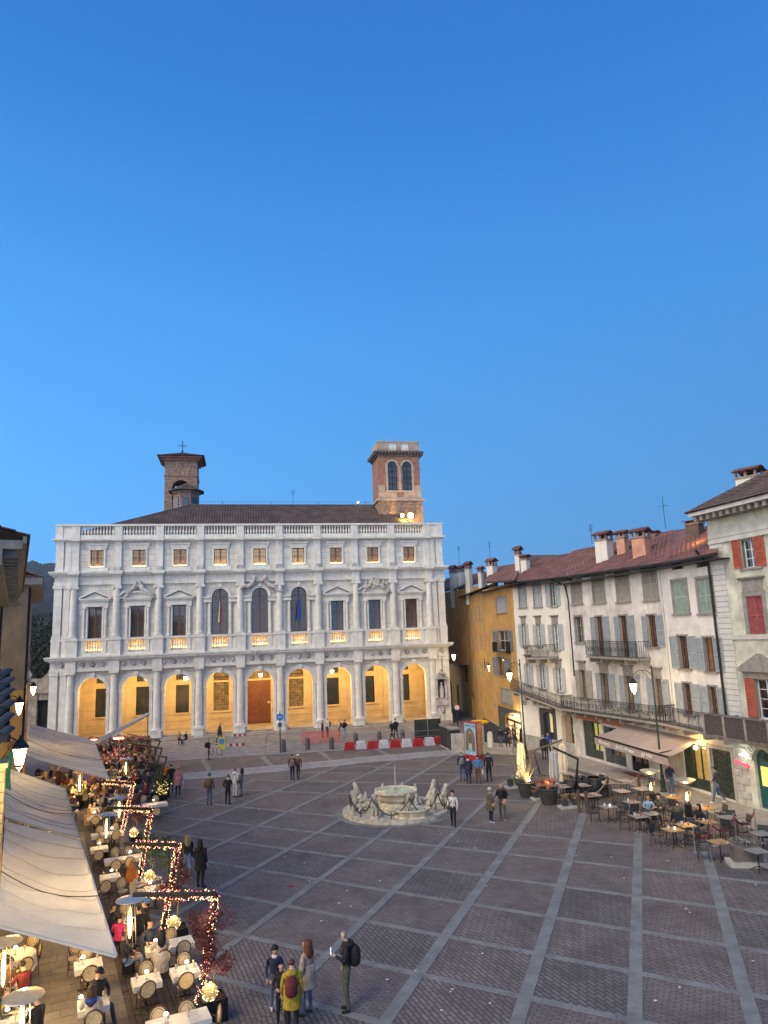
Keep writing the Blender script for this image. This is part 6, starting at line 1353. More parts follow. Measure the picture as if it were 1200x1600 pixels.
def person(label, loc, rz, top='black', bottom='jeans blue', hair='dark', pose='stand', sc=1.0, shoes='black', extras=(), cat='person', group=None):
    o = obj('person', PO[pose], None, loc, rz, label=label, cat=cat, group=group); o.scale = (sc,) * 3
    ms = [plain(CL[top]), plain(CL[bottom]), plain(CL[shoes]), skinm[int(loc[0] * 7) % 3], hairm[hair]]
    for i, m in enumerate(ms): o.material_slots[i].link = 'OBJECT'; o.material_slots[i].material = m
    for k, c in extras: addon(o, k, hairm[c[5:]] if c.startswith('hair_') else (mat('phone_screen', (.6, .7, .8), .4, .2, 40, emis=(.7, .85, 1), es=1.5) if k == 'phone' else plain(CL[c])), pose)
    return o
AWAY, TOWARD, LEFT, RIGHT = pi / 2, -pi / 2, pi, 0
def pp(u, v, *a, **k): return person(a[0], gp(u, v), *a[1:], **k)
pp(430, 1577, 'young boy in a dark jacket and dark beanie looking at his hands, nearest group', TOWARD + .3, 'dark navy', 'jeans blue', 'dark', 'phone', .88, 'white', extras=[('beanie', 'black'), ('collar', 'white')])
pp(457, 1618, 'person in a mustard yellow coat with a patterned backpack, seen from behind', AWAY + .05, 'mustard yellow', 'black', 'brown', 'stand', 1.0, 'black', extras=[('skirt', 'mustard yellow'), ('backpack', 'dark red'), ('hood', 'mustard yellow')])
pp(440, 1604, 'small person all in black half hidden behind the mustard yellow coat', TOWARD + .4, 'black', 'black', 'brown', 'stand2', .86)
pp(481, 1586, 'woman in a beige coat with long auburn hair bending over the group', LEFT - .5, 'beige', 'jeans blue', 'auburn', 'stand2', 1.04, 'black', extras=[('skirt', 'beige'), ('long_hair', 'hair_auburn')])
pp(543, 1580, 'grey-haired man in a black jacket and backpack holding up a lit phone', LEFT + .15, 'black', 'khaki green', 'grey', 'phone', 1.13, 'black', extras=[('backpack', 'black'), ('phone', 'white'), ('hood', 'black')])
pp(292, 1374, 'blonde woman in a dark jacket walking beside the third light frame', AWAY + .5, 'charcoal', 'light blue', 'blonde', 'walk', 1.0, 'white', extras=[('long_hair', 'hair_blonde'), ('shoulder_bag', 'black')])
pp(313, 1387, 'woman all in black with long dark hair standing next to the blonde woman', AWAY - .3, 'black', 'black', 'dark', 'stand', 1.05, extras=[('long_hair', 'hair_dark'), ('skirt', 'black')])
pp(327, 1258, 'person with a teal beanie and dark backpack left of the trio', AWAY, 'olive', 'jeans blue', 'dark', 'stand', 1.05, extras=[('beanie', 'teal'), ('backpack', 'brown')])
pp(356, 1257, 'person in a black jacket with a pale collar beside the white coat', AWAY - .2, 'black', 'black', 'dark', 'stand2', 1.0, extras=[('collar', 'cream')])
pp(367, 1246, 'person in a white hooded coat and white trousers on the square', AWAY - .5, 'white', 'white', 'brown', 'stand', 1.02, extras=[('hood', 'white'), ('shoulder_bag', 'olive')])
pp(377, 1244, 'slim person in grey carrying a white bag beside the white coat', LEFT, 'grey', 'grey', 'dark', 'stand', .98, extras=[('carrier_bag', 'white'), ('long_hair', 'hair_dark')])
pp(457, 1220, 'man in a dark red jacket with a grey backpack walking towards the palace', AWAY + .1, 'dark red', 'dark navy', 'dark', 'walk2', 1.03, extras=[('backpack', 'grey')])
pp(466, 1217, 'person in a brown jacket and white cap close beside the dark red jacket', AWAY - .1, 'brown', 'charcoal', 'brown', 'walk2', .95, extras=[('beanie', 'white')])
pp(709, 1292, 'woman in a white jacket and black hat with a shoulder bag beside the fountain', TOWARD - .2, 'white', 'black', 'dark', 'walk2', 1.0, extras=[('beanie', 'black'), ('shoulder_bag', 'brown'), ('collar', 'pink')])
pp(768, 1286, 'person in a long olive coat and white fur hat facing a companion', RIGHT + .4, 'olive', 'dark navy', 'grey', 'stand', .98, 'white', extras=[('beanie', 'cream'), ('skirt', 'olive'), ('shoulder_bag', 'tan')])
pp(786, 1282, 'tall person in an open dark jacket standing right of the fur hat', TOWARD - .4, 'black', 'khaki green', 'grey', 'stand2', 1.08, 'tan', extras=[('backpack', 'black'), ('hood', 'brown')])
pp(723, 1220, 'man in a dark jacket with a blue-grey backpack, leftmost of four before the poster totem', AWAY, 'dark navy', 'jeans blue', 'grey', 'walk2', 1.08, extras=[('backpack', 'grey')])
pp(733, 1225, 'person all in navy with a pale scarf, second of four before the poster totem', AWAY, 'dark navy', 'dark navy', 'dark', 'stand', 1.02, extras=[('collar', 'white'), ('skirt', 'dark navy')])
pp(748, 1225, 'person in a bright blue jacket with a white tote, third of four by the totem', AWAY, 'bright blue', 'brown', 'dark', 'walk2', 1.05, extras=[('carrier_bag', 'white')])
pp(765, 1222, 'man in a black jacket, rightmost of four before the poster totem', AWAY, 'black', 'black', 'dark', 'walk2', 1.08)
pp(613, 1157, 'person in black with a backpack walking behind the red and white barriers', LEFT + .5, 'black', 'black', 'dark', 'walk', 1.05, extras=[('backpack', 'dark navy')])
pp(619, 1155, 'taller person in black walking close behind the other one at the barriers', AWAY + .3, 'black', 'charcoal', 'dark', 'walk', 1.1)
pp(504, 1153, 'person in dark red seen behind the orange mesh fence', RIGHT, 'dark red', 'black', 'dark', 'stand2', 1.0)
pp(512, 1152, 'person in a white top with a red backpack behind the orange mesh fence', LEFT + .6, 'white', 'black', 'brown', 'stand', 1.08, extras=[('backpack', 'red')])
pp(530, 1150, 'person in a white shirt with red straps near the palace steps', LEFT, 'white', 'jeans blue', 'dark', 'stand', .92, extras=[('backpack', 'red')])
pp(539, 1153, 'person in black crouching forward on the palace steps', AWAY - .5, 'black', 'light blue', 'dark', 'stand2', 1.02, extras=[('backpack', 'black')])
pp(343, 1160, 'blurred dark grey figure walking along the palace steps', RIGHT, 'charcoal', 'charcoal', 'grey', 'walk', 1.08, extras=[('skirt', 'charcoal')])
pp(326, 1187, 'person in black with a black backpack standing beside the bicycle', RIGHT + .2, 'black', 'dark navy', 'dark', 'stand', 1.0, extras=[('backpack', 'black')])
pp(267, 1239, 'person in a black jacket and striped trousers behind the flowering bush', AWAY + .6, 'black', 'dark navy', 'dark', 'stand', 1.05)
pp(259, 1237, 'person in an orange jacket behind the flowering bush', TOWARD + .5, 'orange', 'black', 'brown', 'stand2', 1.05)
pp(278, 1243, 'person in a long pink coat and pink headscarf with a white carrier bag', AWAY + .4, 'pink', 'black', 'brown', 'stand', 1.03, extras=[('skirt', 'pink'), ('beanie', 'pink'), ('collar', 'pink'), ('carrier_bag', 'white')])
for u, lab, c in ((280, 'person in a tan coat seated on the palace steps, turned to a companion', 'tan'), (291, 'person in black seated on the palace steps beside the tan coat', 'black')):
    q = gp(u, 1163); q.z = -.05; person(lab, q, TOWARD + (.5 if u < 285 else -.6), c, 'black' if c == 'tan' else 'jeans blue', 'dark', 'sit', .98)
pp(783, 1168, 'person in black with blue jeans waiting at the lit shop, leftmost', AWAY - .5, 'black', 'jeans blue', 'dark', 'stand', .95)
pp(794, 1168, 'tall person in dark blue before the lit shop window', TOWARD, 'dark navy', 'dark navy', 'dark', 'stand2', 1.12)
pp(803, 1167, 'person in black with one arm raised before the lit shop window', RIGHT, 'black', 'charcoal', 'dark', 'phone', 1.08)
pp(806, 1178, 'person in grey trousers leaning forward beside the lit parasol', LEFT, 'charcoal', 'grey', 'dark', 'walk', 1.05, 'white')
pp(815, 1172, 'long-haired person in dark red behind the lit parasol', LEFT - .4, 'dark red', 'black', 'dark', 'stand', 1.0, extras=[('long_hair', 'hair_dark')])
pp(851, 1187, 'person in a black coat before the bank doorway, seen from behind', AWAY, 'black', 'black', 'grey', 'stand', 1.05, extras=[('skirt', 'black')])
pp(858, 1183, 'person in a royal blue jacket with a pale green bag at the bank doorway', TOWARD, 'royal blue', 'black', 'brown', 'stand2', 1.05, extras=[('carrier_bag', 'cream')])
pp(1050, 1243, 'man in a navy jacket looking at his phone beside the tall street lamp', TOWARD + .2, 'dark navy', 'jeans blue', 'brown', 'phone', 1.05, 'white')
pp(1124, 1256, 'man in a dark hooded jacket and cap walking past the green double door', LEFT - .5, 'charcoal', 'jeans blue', 'dark', 'walk', 1.12, 'white', extras=[('hood', 'charcoal'), ('cap', 'black')])
# ================================================================== FURNITURE KITS
rattan = mat('rattan_weave', (.56, .46, .28), .7, .25, 30, .3, 60); rframe = mat('dark_rattan_frame', (.085, .05, .028), .5, .25, 20); creamc = mat('cream_cushion', (.50, .42, .28), .8, .1, 10, .2, 40)
cloth = mat('white_tablecloth', (.68, .64, .55), .8, .06, 5, .1, 20); paperm = mat('printed_placemat', (.62, .60, .54), .8, .5, 14, col2=(.42, .42, .40)); metalb = mat('black_metal', (.02, .021, .022), .45, .15, 10, metal=.3)
def mk_bistro():
    o = empty('bistro_chair'); tag(o, 'rattan bistro chair', 'chair')
    b = MB()
    L = MB().tube([(.2, .2, .45), (.23, .22, 0)], .016, 6).mesh('leg', rframe)
    for x, y in ((.2, .19), (.2, -.19), (-.2, .19), (-.2, -.19)):
        MB().tube([(x, y, .46), (x * 1.12, y * 1.1, 0)], .016, 6).build('leg', rframe, o)
    MB().lathe(0, 0, [(.2, .43), (.23, .45), (.235, .47), (.2, .485)], 14).build('seat', creamc, o)
    r = MB(); r.tube([(x * 1.05, y * 1.05, .2) for x, y in ((.2, .19), (.2, -.19), (-.2, -.19), (-.2, .19), (.2, .19))], .01, 5); r.build('stretcher', rframe, o)
    pts = [(-.2 - .08 * (1 - cos(a)) * .5 - .03, .235 * sin(a), .70 - .25 * cos(a)) for a in [2 * pi * k / 18 for k in range(19)]]
    MB().tube(pts, .022, 6).build('back_frame', rframe, o)
    MB().tube([(p[0] + .012, p[1] * .72, .70 + (p[2] - .70) * .72) for p in pts], .012, 5).build('inner_hoop', rframe, o)
    b = MB(); K = 18; c = [(p[0] + .005, p[1] * .9, .70 + (p[2] - .7) * .9) for p in pts[:-1]]; b.add([(-.235, 0, .7)] + c + [(-.265, 0, .7)] + [(x - .03, y, z) for x, y, z in c], [(0, 1 + i, 1 + (i + 1) % K) for i in range(K)] + [(K + 1, K + 2 + (i + 1) % K, K + 2 + i) for i in range(K)] + [(1 + i, K + 2 + i, K + 2 + (i + 1) % K, 1 + (i + 1) % K) for i in range(K)]); b.build('backrest', rattan, o)
    for s in (1, -1): MB().tube([(-.22, .21 * s, .62), (-.05, .26 * s, .66), (.16, .25 * s, .63), (.2, .2 * s, .45)], .014, 5).build('armrest', rframe, o)
    MB().tube([(-.2, .19, .45), (-.23, .2, .60)], .016, 5).tube([(-.2, -.19, .45), (-.23, -.2, .60)], .016, 5).build('back_support', rframe, o)
    return o
def mk_table(w, d, name='terrace_table', drop=.16, top=cloth):
    def f():
        o = empty(name); b = MB(); b.box(-w / 2, w / 2, -d / 2, d / 2, .72, .75); b.build('tabletop', top, o)
        if drop:
            c = MB(); e = .012
            for x0, x1, y0, y1 in ((-w / 2 - e, w / 2 + e, -d / 2 - e, -d / 2), (-w / 2 - e, w / 2 + e, d / 2, d / 2 + e), (-w / 2 - e, -w / 2, -d / 2, d / 2), (w / 2, w / 2 + e, -d / 2, d / 2)): c.box(x0, x1, y0, y1, .75 - drop, .755)
            c.build('cloth_edge', top, o)
        for s in ((-.22, 0), (.22, 0)) if w > 1 else ((0, 0),): MB().cyl((s[0] * w, 0, .04), (s[0] * w, 0, .72), .035, .03, 8).build('pedestal', metalb, o)
        for a in (0, 1): MB().bar((-.3 if a == 0 else 0, 0 if a == 0 else -.3, .03), (.3 if a == 0 else 0, 0 if a == 0 else .3, .03), .05, .04).build('foot', metalb, o)
        if drop:
            for s in (-1, 1): MB().box(s * w * .25 - .15, s * w * .25 + .15, -d * .42, d * .42, .7505, .7545).build('placemat', paperm, o)
        return o
    return f
KT = {'s': Kit(mk_table(.8, .7)), 'l': Kit(mk_table(1.6, .7)), 'w': Kit(mk_table(2.1, .8)), 'm': Kit(mk_table(.6, .6))}
def mk_round():
    o = empty('terrace_table'); MB().lathe(0, 0, [(.62, .73), (.62, .75)], 28).build('tabletop', cloth, o)
    b = MB(); n = 36; vs = []
    for z, r in ((.752, .63), (.70, .65), (.3, .66)): vs += [(cos(2 * pi * i / n) * (r + (.035 if z < .5 else 0) * sin(i * pi / 2.2)), sin(2 * pi * i / n) * (r + (.035 if z < .5 else 0) * sin(i * pi / 2.2)), z) for i in range(n)]
    b.add(vs, [(k * n + i, k * n + (i + 1) % n, (k + 1) * n + (i + 1) % n, (k + 1) * n + i) for k in range(2) for i in range(n)]); b.build('cloth_drape', cloth, o, smooth=True); MB().cyl((0, 0, 0), (0, 0, .72), .05, .05, 8).build('pedestal', metalb, o); return o
KT['r'] = Kit(mk_round); KB_ = Kit(mk_bistro)
def mk_tlamp():
    o = empty('table_lamp'); MB().lathe(0, 0, [(.05, 0), (.05, .012), (.008, .02), (.008, .2)], 8).build('lamp_stem', steel, o); MB().lathe(0, 0, [(.06, .18), (.045, .22), (.001, .24)], 8).build('lamp_shade', whitel, o)
    l = bpy.data.lights.new('lamp_light', 'POINT'); l.energy = 12; l.color = (1, .62, .22); l.shadow_soft_size = .06; q = bpy.data.objects.new('lamp_light', l); C.objects.link(q); q.location = (0, 0, .32); q.parent = o; return tag(o, 'lamp', 'table lamp')
KL = Kit(mk_tlamp)
def mk_glass():
    return MB().lathe(0, 0, [(.032, 0), (.034, .004), (.006, .01), (.006, .07), (.03, .1), (.034, .15), (.028, .19)], 8).build('wine_glass', mat('wine_glass_shiny', (.5, .42, .3), .1, .1, spec=1), label='glass', cat='glass')
KG = Kit(mk_glass)
TROT = TA
TL = {'A': ((24, 1492), 'r', 'round clothed table at the left edge'), 'B': ((12, 1533), 's', 'laid table just below the round one'),
      'C': ((18, 1590), 'l', 'laid table in the bottom left corner'), 'D': ((138, 1506), 's', 'papered table below the near canvas tip'),
      'E': ((146, 1567), 's', 'small table between the two bottom friends'), 'F': ((229, 1531), 's', 'lamp-lit table alone on the deck'),
      'G': ((289, 1516), 's', 'lamp-lit table by the nearest light post'), 'H': ((279, 1594), 'l', 'wide table cut by the bottom edge'),
      'I': ((282, 1471), 's', 'empty white table before the second planter'), 'J': ((243, 1481), 'm', 'cream-coated woman\'s small deck table'),
      'K': ((206, 1446), 's', 'table behind the glowing pyramid heater'), 'L': ((172, 1369), 's', 'papered table at the near canvas edge'),
      'M': ((192, 1341), 'l', 'long table under the second light bar'), 'N': ((155, 1325), 's', 'white table left of the long one'),
      'O': ((168, 1302), 'l', 'long table at the third light post'), 'P': ((243, 1387), 's', 'pizza table by the white flower pot'),
      'Q': ((234, 1257), 'w', 'long cream table by the flowering bush'), 'R': ((185, 1268), 'l', 'long table under the fourth light bar'),
      'S': ((170, 1385), 's', 'second paper-topped table half under the near canvas')}
TP = {}
for k, (uv, kind, d) in TL.items():
    if k == 'S': continue
    p = gp(*uv, z=.70); p.z = .03; TP[k] = p; t = KT[kind].put(p, TROT, d, 'tables on the left terrace', .9); t['category'] = 'table'
for k, dx in (('A', .0), ('D', -.15), ('E', -.3), ('F', 0), ('G', .05), ('H', -.3), ('M', .3), ('L', .05), ('J', .0), ('N', 0), ('O', .2), ('K', 0), ('C', -.1), ('Q', .2), ('P', -.2), ('B', .1)):
    p = TP[k] + Vector((cos(TROT), sin(TROT), 0)) * dx; p.z = .712; KL.put(p, 0, 'small lit lamp on the ' + TL[k][2], 'lamps on the left terrace tables')
for k in 'ABCDEFGHJKLMP':
    for j, (dx, dy) in enumerate(((.2, .14), (-.22, -.12))):
        p = TP[k] + Vector((dx, dy, 0)); p.z = .712; KG.put(p, 0, ('right-hand' if j == 0 else 'left-hand') + ' stemmed glass on the ' + TL[k][2], 'glasses on the left terrace tables')
CHS = [(51, 1470, 'A', 'far right side of the'), (62, 1485, 'A', 'right side of the'), (12, 1504, 'A', 'near left side of the'), (40, 1508, 'A', 'near side of the'), (119, 1480, 'D', 'far left side of the'), (134, 1491, 'D', 'far side of the'), (141, 1521, 'D', 'near side of the'),
       (147, 1592, 'E', 'near side of the'), (228, 1514, 'F', 'far side of the'), (231, 1546, 'F', 'near side of the'), (287, 1500, 'G', 'far side of the'), (291, 1532, 'G', 'near side of the'), (247, 1588, 'H', 'left far side of the'), (291, 1578, 'H', 'far side of the'), (342, 1586, 'H', 'right-hand end of the'),
       (266, 1461, 'I', 'far side of the'), (287, 1481, 'I', 'near side of the'), (256, 1496, 'J', 'near side of the'), (196, 1420, 'K', 'far side of the'), (66, 1590, 'C', 'right-hand side of the'),
       (154, 1336, 'N', 'near side of the'), (157, 1316, 'N', 'far side of the'), (180, 1332, 'M', 'far left side of the'), (201, 1330, 'M', 'far right side of the'), (181, 1352, 'M', 'near left side of the'), (203, 1347, 'M', 'near right side of the'),
       (156, 1297, 'O', 'far left side of the'), (180, 1293, 'O', 'far right side of the'), (156, 1308, 'O', 'near left side of the'), (181, 1305, 'O', 'near right side of the'), (165, 1385, 'L', 'near side of the'), (190, 1380, 'P', 'left side of the'),
       (224, 1248, 'Q', 'far left side of the'), (243, 1248, 'Q', 'far right side of the'), (226, 1268, 'Q', 'near left side of the'), (245, 1268, 'Q', 'near right side of the'), (180, 1258, 'R', 'far side of the'), (185, 1284, 'R', 'near side of the')]
for u, v, k, sd_ in CHS:
    p = gp(u, v, z=.65); d = TP[k] - p
    if k == 'A': hd = atan2(d.y, d.x)
    else:
        loc = (d.x * cos(-TROT) - d.y * sin(-TROT), d.x * sin(-TROT) + d.y * cos(-TROT))
        hd = TROT + (pi / 2 if loc[1] > 0 else -pi / 2) if (abs(loc[1]) > .38) else TROT + (0 if loc[0] > 0 else pi)
        hd += random.uniform(-.15, .15)
    q = Vector((p.x + .23 * cos(hd), p.y + .23 * sin(hd), .03)); KB_.put(q, hd, 'bistro chair, ' + sd_ + ' ' + TL[k][2], 'rattan bistro chairs on the left terrace', .88)['category'] = 'chair'
def seated(u, v, z, k, lab, top, bot, hair, pose='sit', ex=(), sc=1.0, dh=0):
    p = gp(u, v, z=z); T_ = TP[k] if isinstance(k, str) else k; hd = atan2(T_.y - p.y, T_.x - p.x) + dh; return person(lab, Vector((p.x, p.y, .03)), hd, top, bot, hair, pose, sc, extras=ex)
seated(10, 1510, 1.2, 'B', 'person with dark hair seated at the left edge, face to the table', 'brown', 'black', 'dark')
seated(38, 1512, 1.2, 'B', 'person in a dark red jumper seated with back to the camera at the left edge', 'dark red', 'black', 'dark')
seated(5, 1555, 1.2, 'C', 'person resting chin on hands beside the bottom left heater', 'olive', 'black', 'brown')
seated(60, 1565, 1.2, 'C', 'person in a black coat seated right of the bottom left heater', 'black', 'black', 'blonde')
seated(155, 1525, 1.2, 'E', 'man in a black cap and black jacket stretching his legs at the bottom edge', 'black', 'charcoal', 'dark', 'sitback', (('cap', 'black'),), dh=.9)
seated(143, 1552, 1.2, 'E', 'woman in a cream jacket with blue hood, back to the camera, at the bottom edge', 'cream', 'black', 'brown', 'sit', (('hood', 'royal blue'), ('long_hair', 'hair_brown')))
seated(173, 1422, 1.2, 'K', 'bearded man in a black and white jacket left of the pyramid heater', 'black', 'black', 'dark')
seated(186, 1438, 1.2, 'K', 'person in a magenta jumper left of the pyramid heater', 'magenta', 'black', 'dark')
seated(219, 1424, 1.2, 'K', 'man with a quiff in black leaning right of the pyramid heater', 'black', 'black', 'dark')
seated(229, 1414, 1.2, 'K', 'person in a blue cap behind the man with the quiff', 'black', 'black', 'brown', 'sit', (('cap', 'bright blue'),))
seated(197, 1463, 1.2, 'J', 'man in a grey jacket and pale trousers with crossed legs on the deck', 'charcoal', 'light blue', 'brown', 'sitback')
seated(233, 1446, 1.2, 'J', 'bald man in a navy fleece facing the camera on the deck', 'dark navy', 'black', 'brown', 'sit')
seated(252, 1466, 1.15, 'J', 'woman in a long cream coat with dark hair at the small deck table', 'cream', 'cream', 'dark', 'sit', (('long_hair', 'hair_dark'), ('skirt', 'cream')), dh=.0)
seated(207, 1379, 1.0, 'P', 'figure in a cream puffer coat under a pointed orange hood', 'cream', 'cream', 'blonde', 'sit', (('pointed_hood', 'orange'),), 1.1)
seated(168, 1260, 1.2, 'R', 'person in blue jeans and a black jacket at the far table by the light frame', 'black', 'jeans blue', 'dark')
seated(138, 1262, 1.15, 'R', 'person wrapped in a tan blanket near the far heater', 'tan', 'tan', 'blonde', 'sit', (('skirt', 'tan'),))
# far terrace crowd
rnd = random.Random(5); names = list(CL); col_ = ['black', 'dark navy', 'charcoal', 'cream', 'brown', 'dark red', 'olive', 'grey', 'tan', 'white', 'jeans blue', 'plaid maroon']
used = set(); PL0 = gp(219, 1372).xy
ords = ['nearest', 'second', 'third', 'fourth', 'fifth', 'sixth', 'seventh', 'eighth', 'ninth', 'tenth', 'farthest']
cols_w = ['outer column', 'second column', 'third column', 'fourth column', 'inner column']
for r_ in range(6):
    for c_ in range(5):
        c = PL0 + AX * (5.6 + r_ * 2.1) - AN * (1.2 + c_ * 1.75 + .12 * (r_ % 2) - (.8 if r_ > 2 else 0)); z0 = .03
        if c_ == 0 and r_ < 2 or c_ == 4 and r_ < 3: continue
        place = '%s far row, %s' % (ords[r_], cols_w[c_])
        t = KT['s'].put((c.x, c.y, z0), TROT, 'white terrace table, ' + place, 'tables on the left terrace', .9)
        if (r_ + c_) % 2 == 0: KL.put((c.x, c.y, .72), 0, 'small lit lamp, ' + place, 'lamps on the left terrace tables')
        for s_, sw_ in ((1, 'far'), (-1, 'near')):
            off = AX * (.58 * s_); q = Vector((c.x + off.x, c.y + off.y, z0)); hd = atan2(-off.y, -off.x)
            ch = KB_.put(q, hd, 'bistro chair, %s side, %s' % (sw_, place), 'rattan bistro chairs on the left terrace', .88); ch['category'] = 'chair'
            if rnd.random() < .86:
                cc = rnd.choice(col_); hh = rnd.choice(['dark', 'brown', 'blonde', 'dark']); ex = [('long_hair', 'hair_' + hh)] if rnd.random() < .4 else []
                person('diner in %s with %s hair, %s side, %s' % (cc, hh, sw_, place), q, hd + rnd.uniform(-.4, .4), cc, rnd.choice(['black', 'jeans blue', 'charcoal']), hh, rnd.choice(['sit', 'sit', 'sitback']), rnd.uniform(.94, 1.04), extras=ex, group='diners on the far left terrace')
cols_ = ['canvas edge', 'left middle', 'middle', 'right middle', 'right side', 'bench side']
for ri, (v, us) in enumerate(((1240, (112, 132, 150, 170, 190, 208)), (1226, (66, 96, 120, 190, 208)), (1213, (60, 92, 175, 192, 208)), (1202, (168, 184, 200, 214)), (1192, (160, 177, 195, 210)), (1183, (158, 174, 190, 206)), (1175, (156, 172, 188, 204)))):
    for ci, u in enumerate(us):
        u = u + (ri % 2) * 5; p = gp(u, v, z=.7); p.z = .03; place = '%s crowd row, %s' % (ords[ri], cols_[ci])
        KT['s'].put(p, TROT, 'terrace table, ' + place, 'tables on the left terrace', .85)
        if (ri + ci) % 2: KL.put((p.x, p.y, .68), 0, 'small lit lamp, ' + place, 'lamps on the left terrace tables')
        for s_, sw_ in ((1, 'far side'), (-1, 'near side'), (0, 'right-hand side')):
            off = AX * (.62 * s_) if s_ else AN * .8; q = Vector((p.x + off.x, p.y + off.y, .03)); hd = atan2(-off.y, -off.x)
            if rnd.random() < .9:
                KB_.put(q, hd, 'bistro chair, %s, %s' % (sw_, place), 'rattan bistro chairs on the left terrace', .88)['category'] = 'chair'
                cc = rnd.choice(['black', 'black', 'dark navy', 'charcoal', 'brown', 'dark red', 'olive', 'cream', 'grey', 'tan']); hh = rnd.choice(['dark', 'brown', 'dark', 'blonde'])
                person('diner in %s with %s hair, %s, %s' % (cc, hh, sw_, place), q, hd + rnd.uniform(-.4, .4), cc, 'black', hh, rnd.choice(['sit', 'sitback']), rnd.uniform(.96, 1.06), extras=[('long_hair', 'hair_' + hh)] if rnd.random() < .4 else [], group='diners on the far left terrace')
for (u, v), lab, c in (((160, 1216), 'waiter in black standing among the far tables', 'black'), ((205, 1212), 'standing person in dark olive among the far tables', 'olive'), ((90, 1230), 'standing person in dark red under the far canvas', 'dark red')): pp(u, v + 10, lab, TOWARD, c, 'black', 'dark', 'stand2')
# ================================================================== CANVASES, FRAMES, LIGHTS
canv = mat('cream_canvas', (.86, .76, .57), .85, .06, 1.5, .25, 8)
def translucent(m, f, col):
    nt = m.node_tree; N = nt.nodes; L = nt.links; t = N.new('ShaderNodeBsdfTranslucent'); t.inputs[0].default_value = (*col, 1); x = N.new('ShaderNodeMixShader'); x.inputs[0].default_value = f
    L.new(N['Principled BSDF'].outputs[0], x.inputs[1]); L.new(t.outputs[0], x.inputs[2]); L.new(x.outputs[0], N['Material Output'].inputs[0])
translucent(canv, .2, (.85, .7, .45))
def canvas(lab, q, z, seed, sag=.22, n=26, m=34):
    cs = [gp(u, v, z=zz) for (u, v), zz in zip(q, z)]; rnd = random.Random(seed); vs = []; ph = [rnd.uniform(0, 6) for _ in range(4)]
    o = empty('canvas_awning', (cs[0].x, cs[0].y, 0), 0, lab, 'awning'); O = Vector((cs[0].x, cs[0].y, 0))
    for lay in (0,):
        for i in range(n + 1):
            for j in range(m + 1):
                s_, t = i / n, j / m; p = cs[0].lerp(cs[1], s_).lerp(cs[3].lerp(cs[2], s_), t) - O
                w = sin(pi * t) * sin(pi * s_) ** .5; p.z += lay - sag * w * 1.2 + .05 * sin(t * 40 + ph[0] + 2.6 * sin(s_ * 3 + ph[1])) * (.4 + s_ * (1 - s_) * 3) * sin(pi * t) ** .5 + .012 * sin(t * 71 + s_ * 6 + ph[2])
                vs.append(p)
    K = (n + 1) * (m + 1); b = MB(); b.add(vs, [(l * K + i * (m + 1) + j, l * K + i * (m + 1) + j + 1, l * K + (i + 1) * (m + 1) + j + 1, l * K + (i + 1) * (m + 1) + j) for l in (0,) for i in range(n) for j in range(m)])
    me = b.mesh('canvas_sheet', canv, smooth=True, fix=False); obj('canvas_sheet', me, o)
    e = MB()
    for a, c in ((0, 1), (1, 2), (2, 3)): e.bar(cs[a] - O + Vector((0, 0, -.03)), cs[c] - O + Vector((0, 0, -.03)), .05)
    e.build('edge_bar', mat('white_bar', (.5, .48, .44), .5, .05), o)
    c_ = MB(); pts = []
    for k in range(17): t = k / 16; p = cs[0].lerp(cs[1], t).lerp(cs[3].lerp(cs[2], t), .62) - O; p.z += .06 - .25 * sin(pi * t); pts.append(p)
    c_.tube(pts, .014, 5).build('guy_cable', iron, o)
    for q_ in range(1, 8):
        j = round(q_ * m / 8) + rnd.choice((-1, 0, 1)); pt = [vs[i * (m + 1) + j] + Vector((0, 0, .012)) for i in range(n + 1)]; MB().tube(pt, .011, 4).build('fold_line', mat('canvas_fold_shade', (.58, .50, .38), .9, .1), o)  # darker tubes stand in for the shaded fold lines of the canvas
    return o, cs
o1, cs1 = canvas('nearest large cream canvas awning with pointed outer tip', [(8, 1283), (125, 1313), (182, 1492), (-4, 1445)], (3.6, 3.15, 3.1, 3.5), 1)
o2, cs2 = canvas('middle cream canvas awning beyond the narrow gap', [(9, 1199), (102, 1232), (124, 1309), (8, 1277)], (3.7, 3.2, 3.15, 3.6), 2)
o3, cs3 = canvas('farthest cream canvas awning by the garden wall', [(47, 1131), (147, 1157), (170, 1217), (41, 1180)], (3.8, 3.2, 3.1, 3.7), 3)
for cs in (cs1, cs2, cs3):
    for t in (.15, .5, .85):
        p = cs[1].lerp(cs[2], t); p = Vector((p.x - AN.x * 1.6, p.y - AN.y * 1.6, 0)); light((p.x, p.y, 1.7), 48, (1, .66, .26), .1)
    for t in (.3, .8): p = cs[0].lerp(cs[3], t); p = Vector((p.x + AN.x * 1.8, p.y + AN.y * 1.8, 0)); light((p.x, p.y, 1.8), 48, (1, .66, .26), .1)
bulbw = mat('string_bulb_warm', (1, .8, .5), .5, 0, emis=(1, .66, .24), es=8); bulbp = mat('string_bulb_pink', (1, .5, .4), .5, 0, emis=(1, .20, .22), es=5); wirem = mat('purple_wire', (.045, .015, .035), .6, .2)
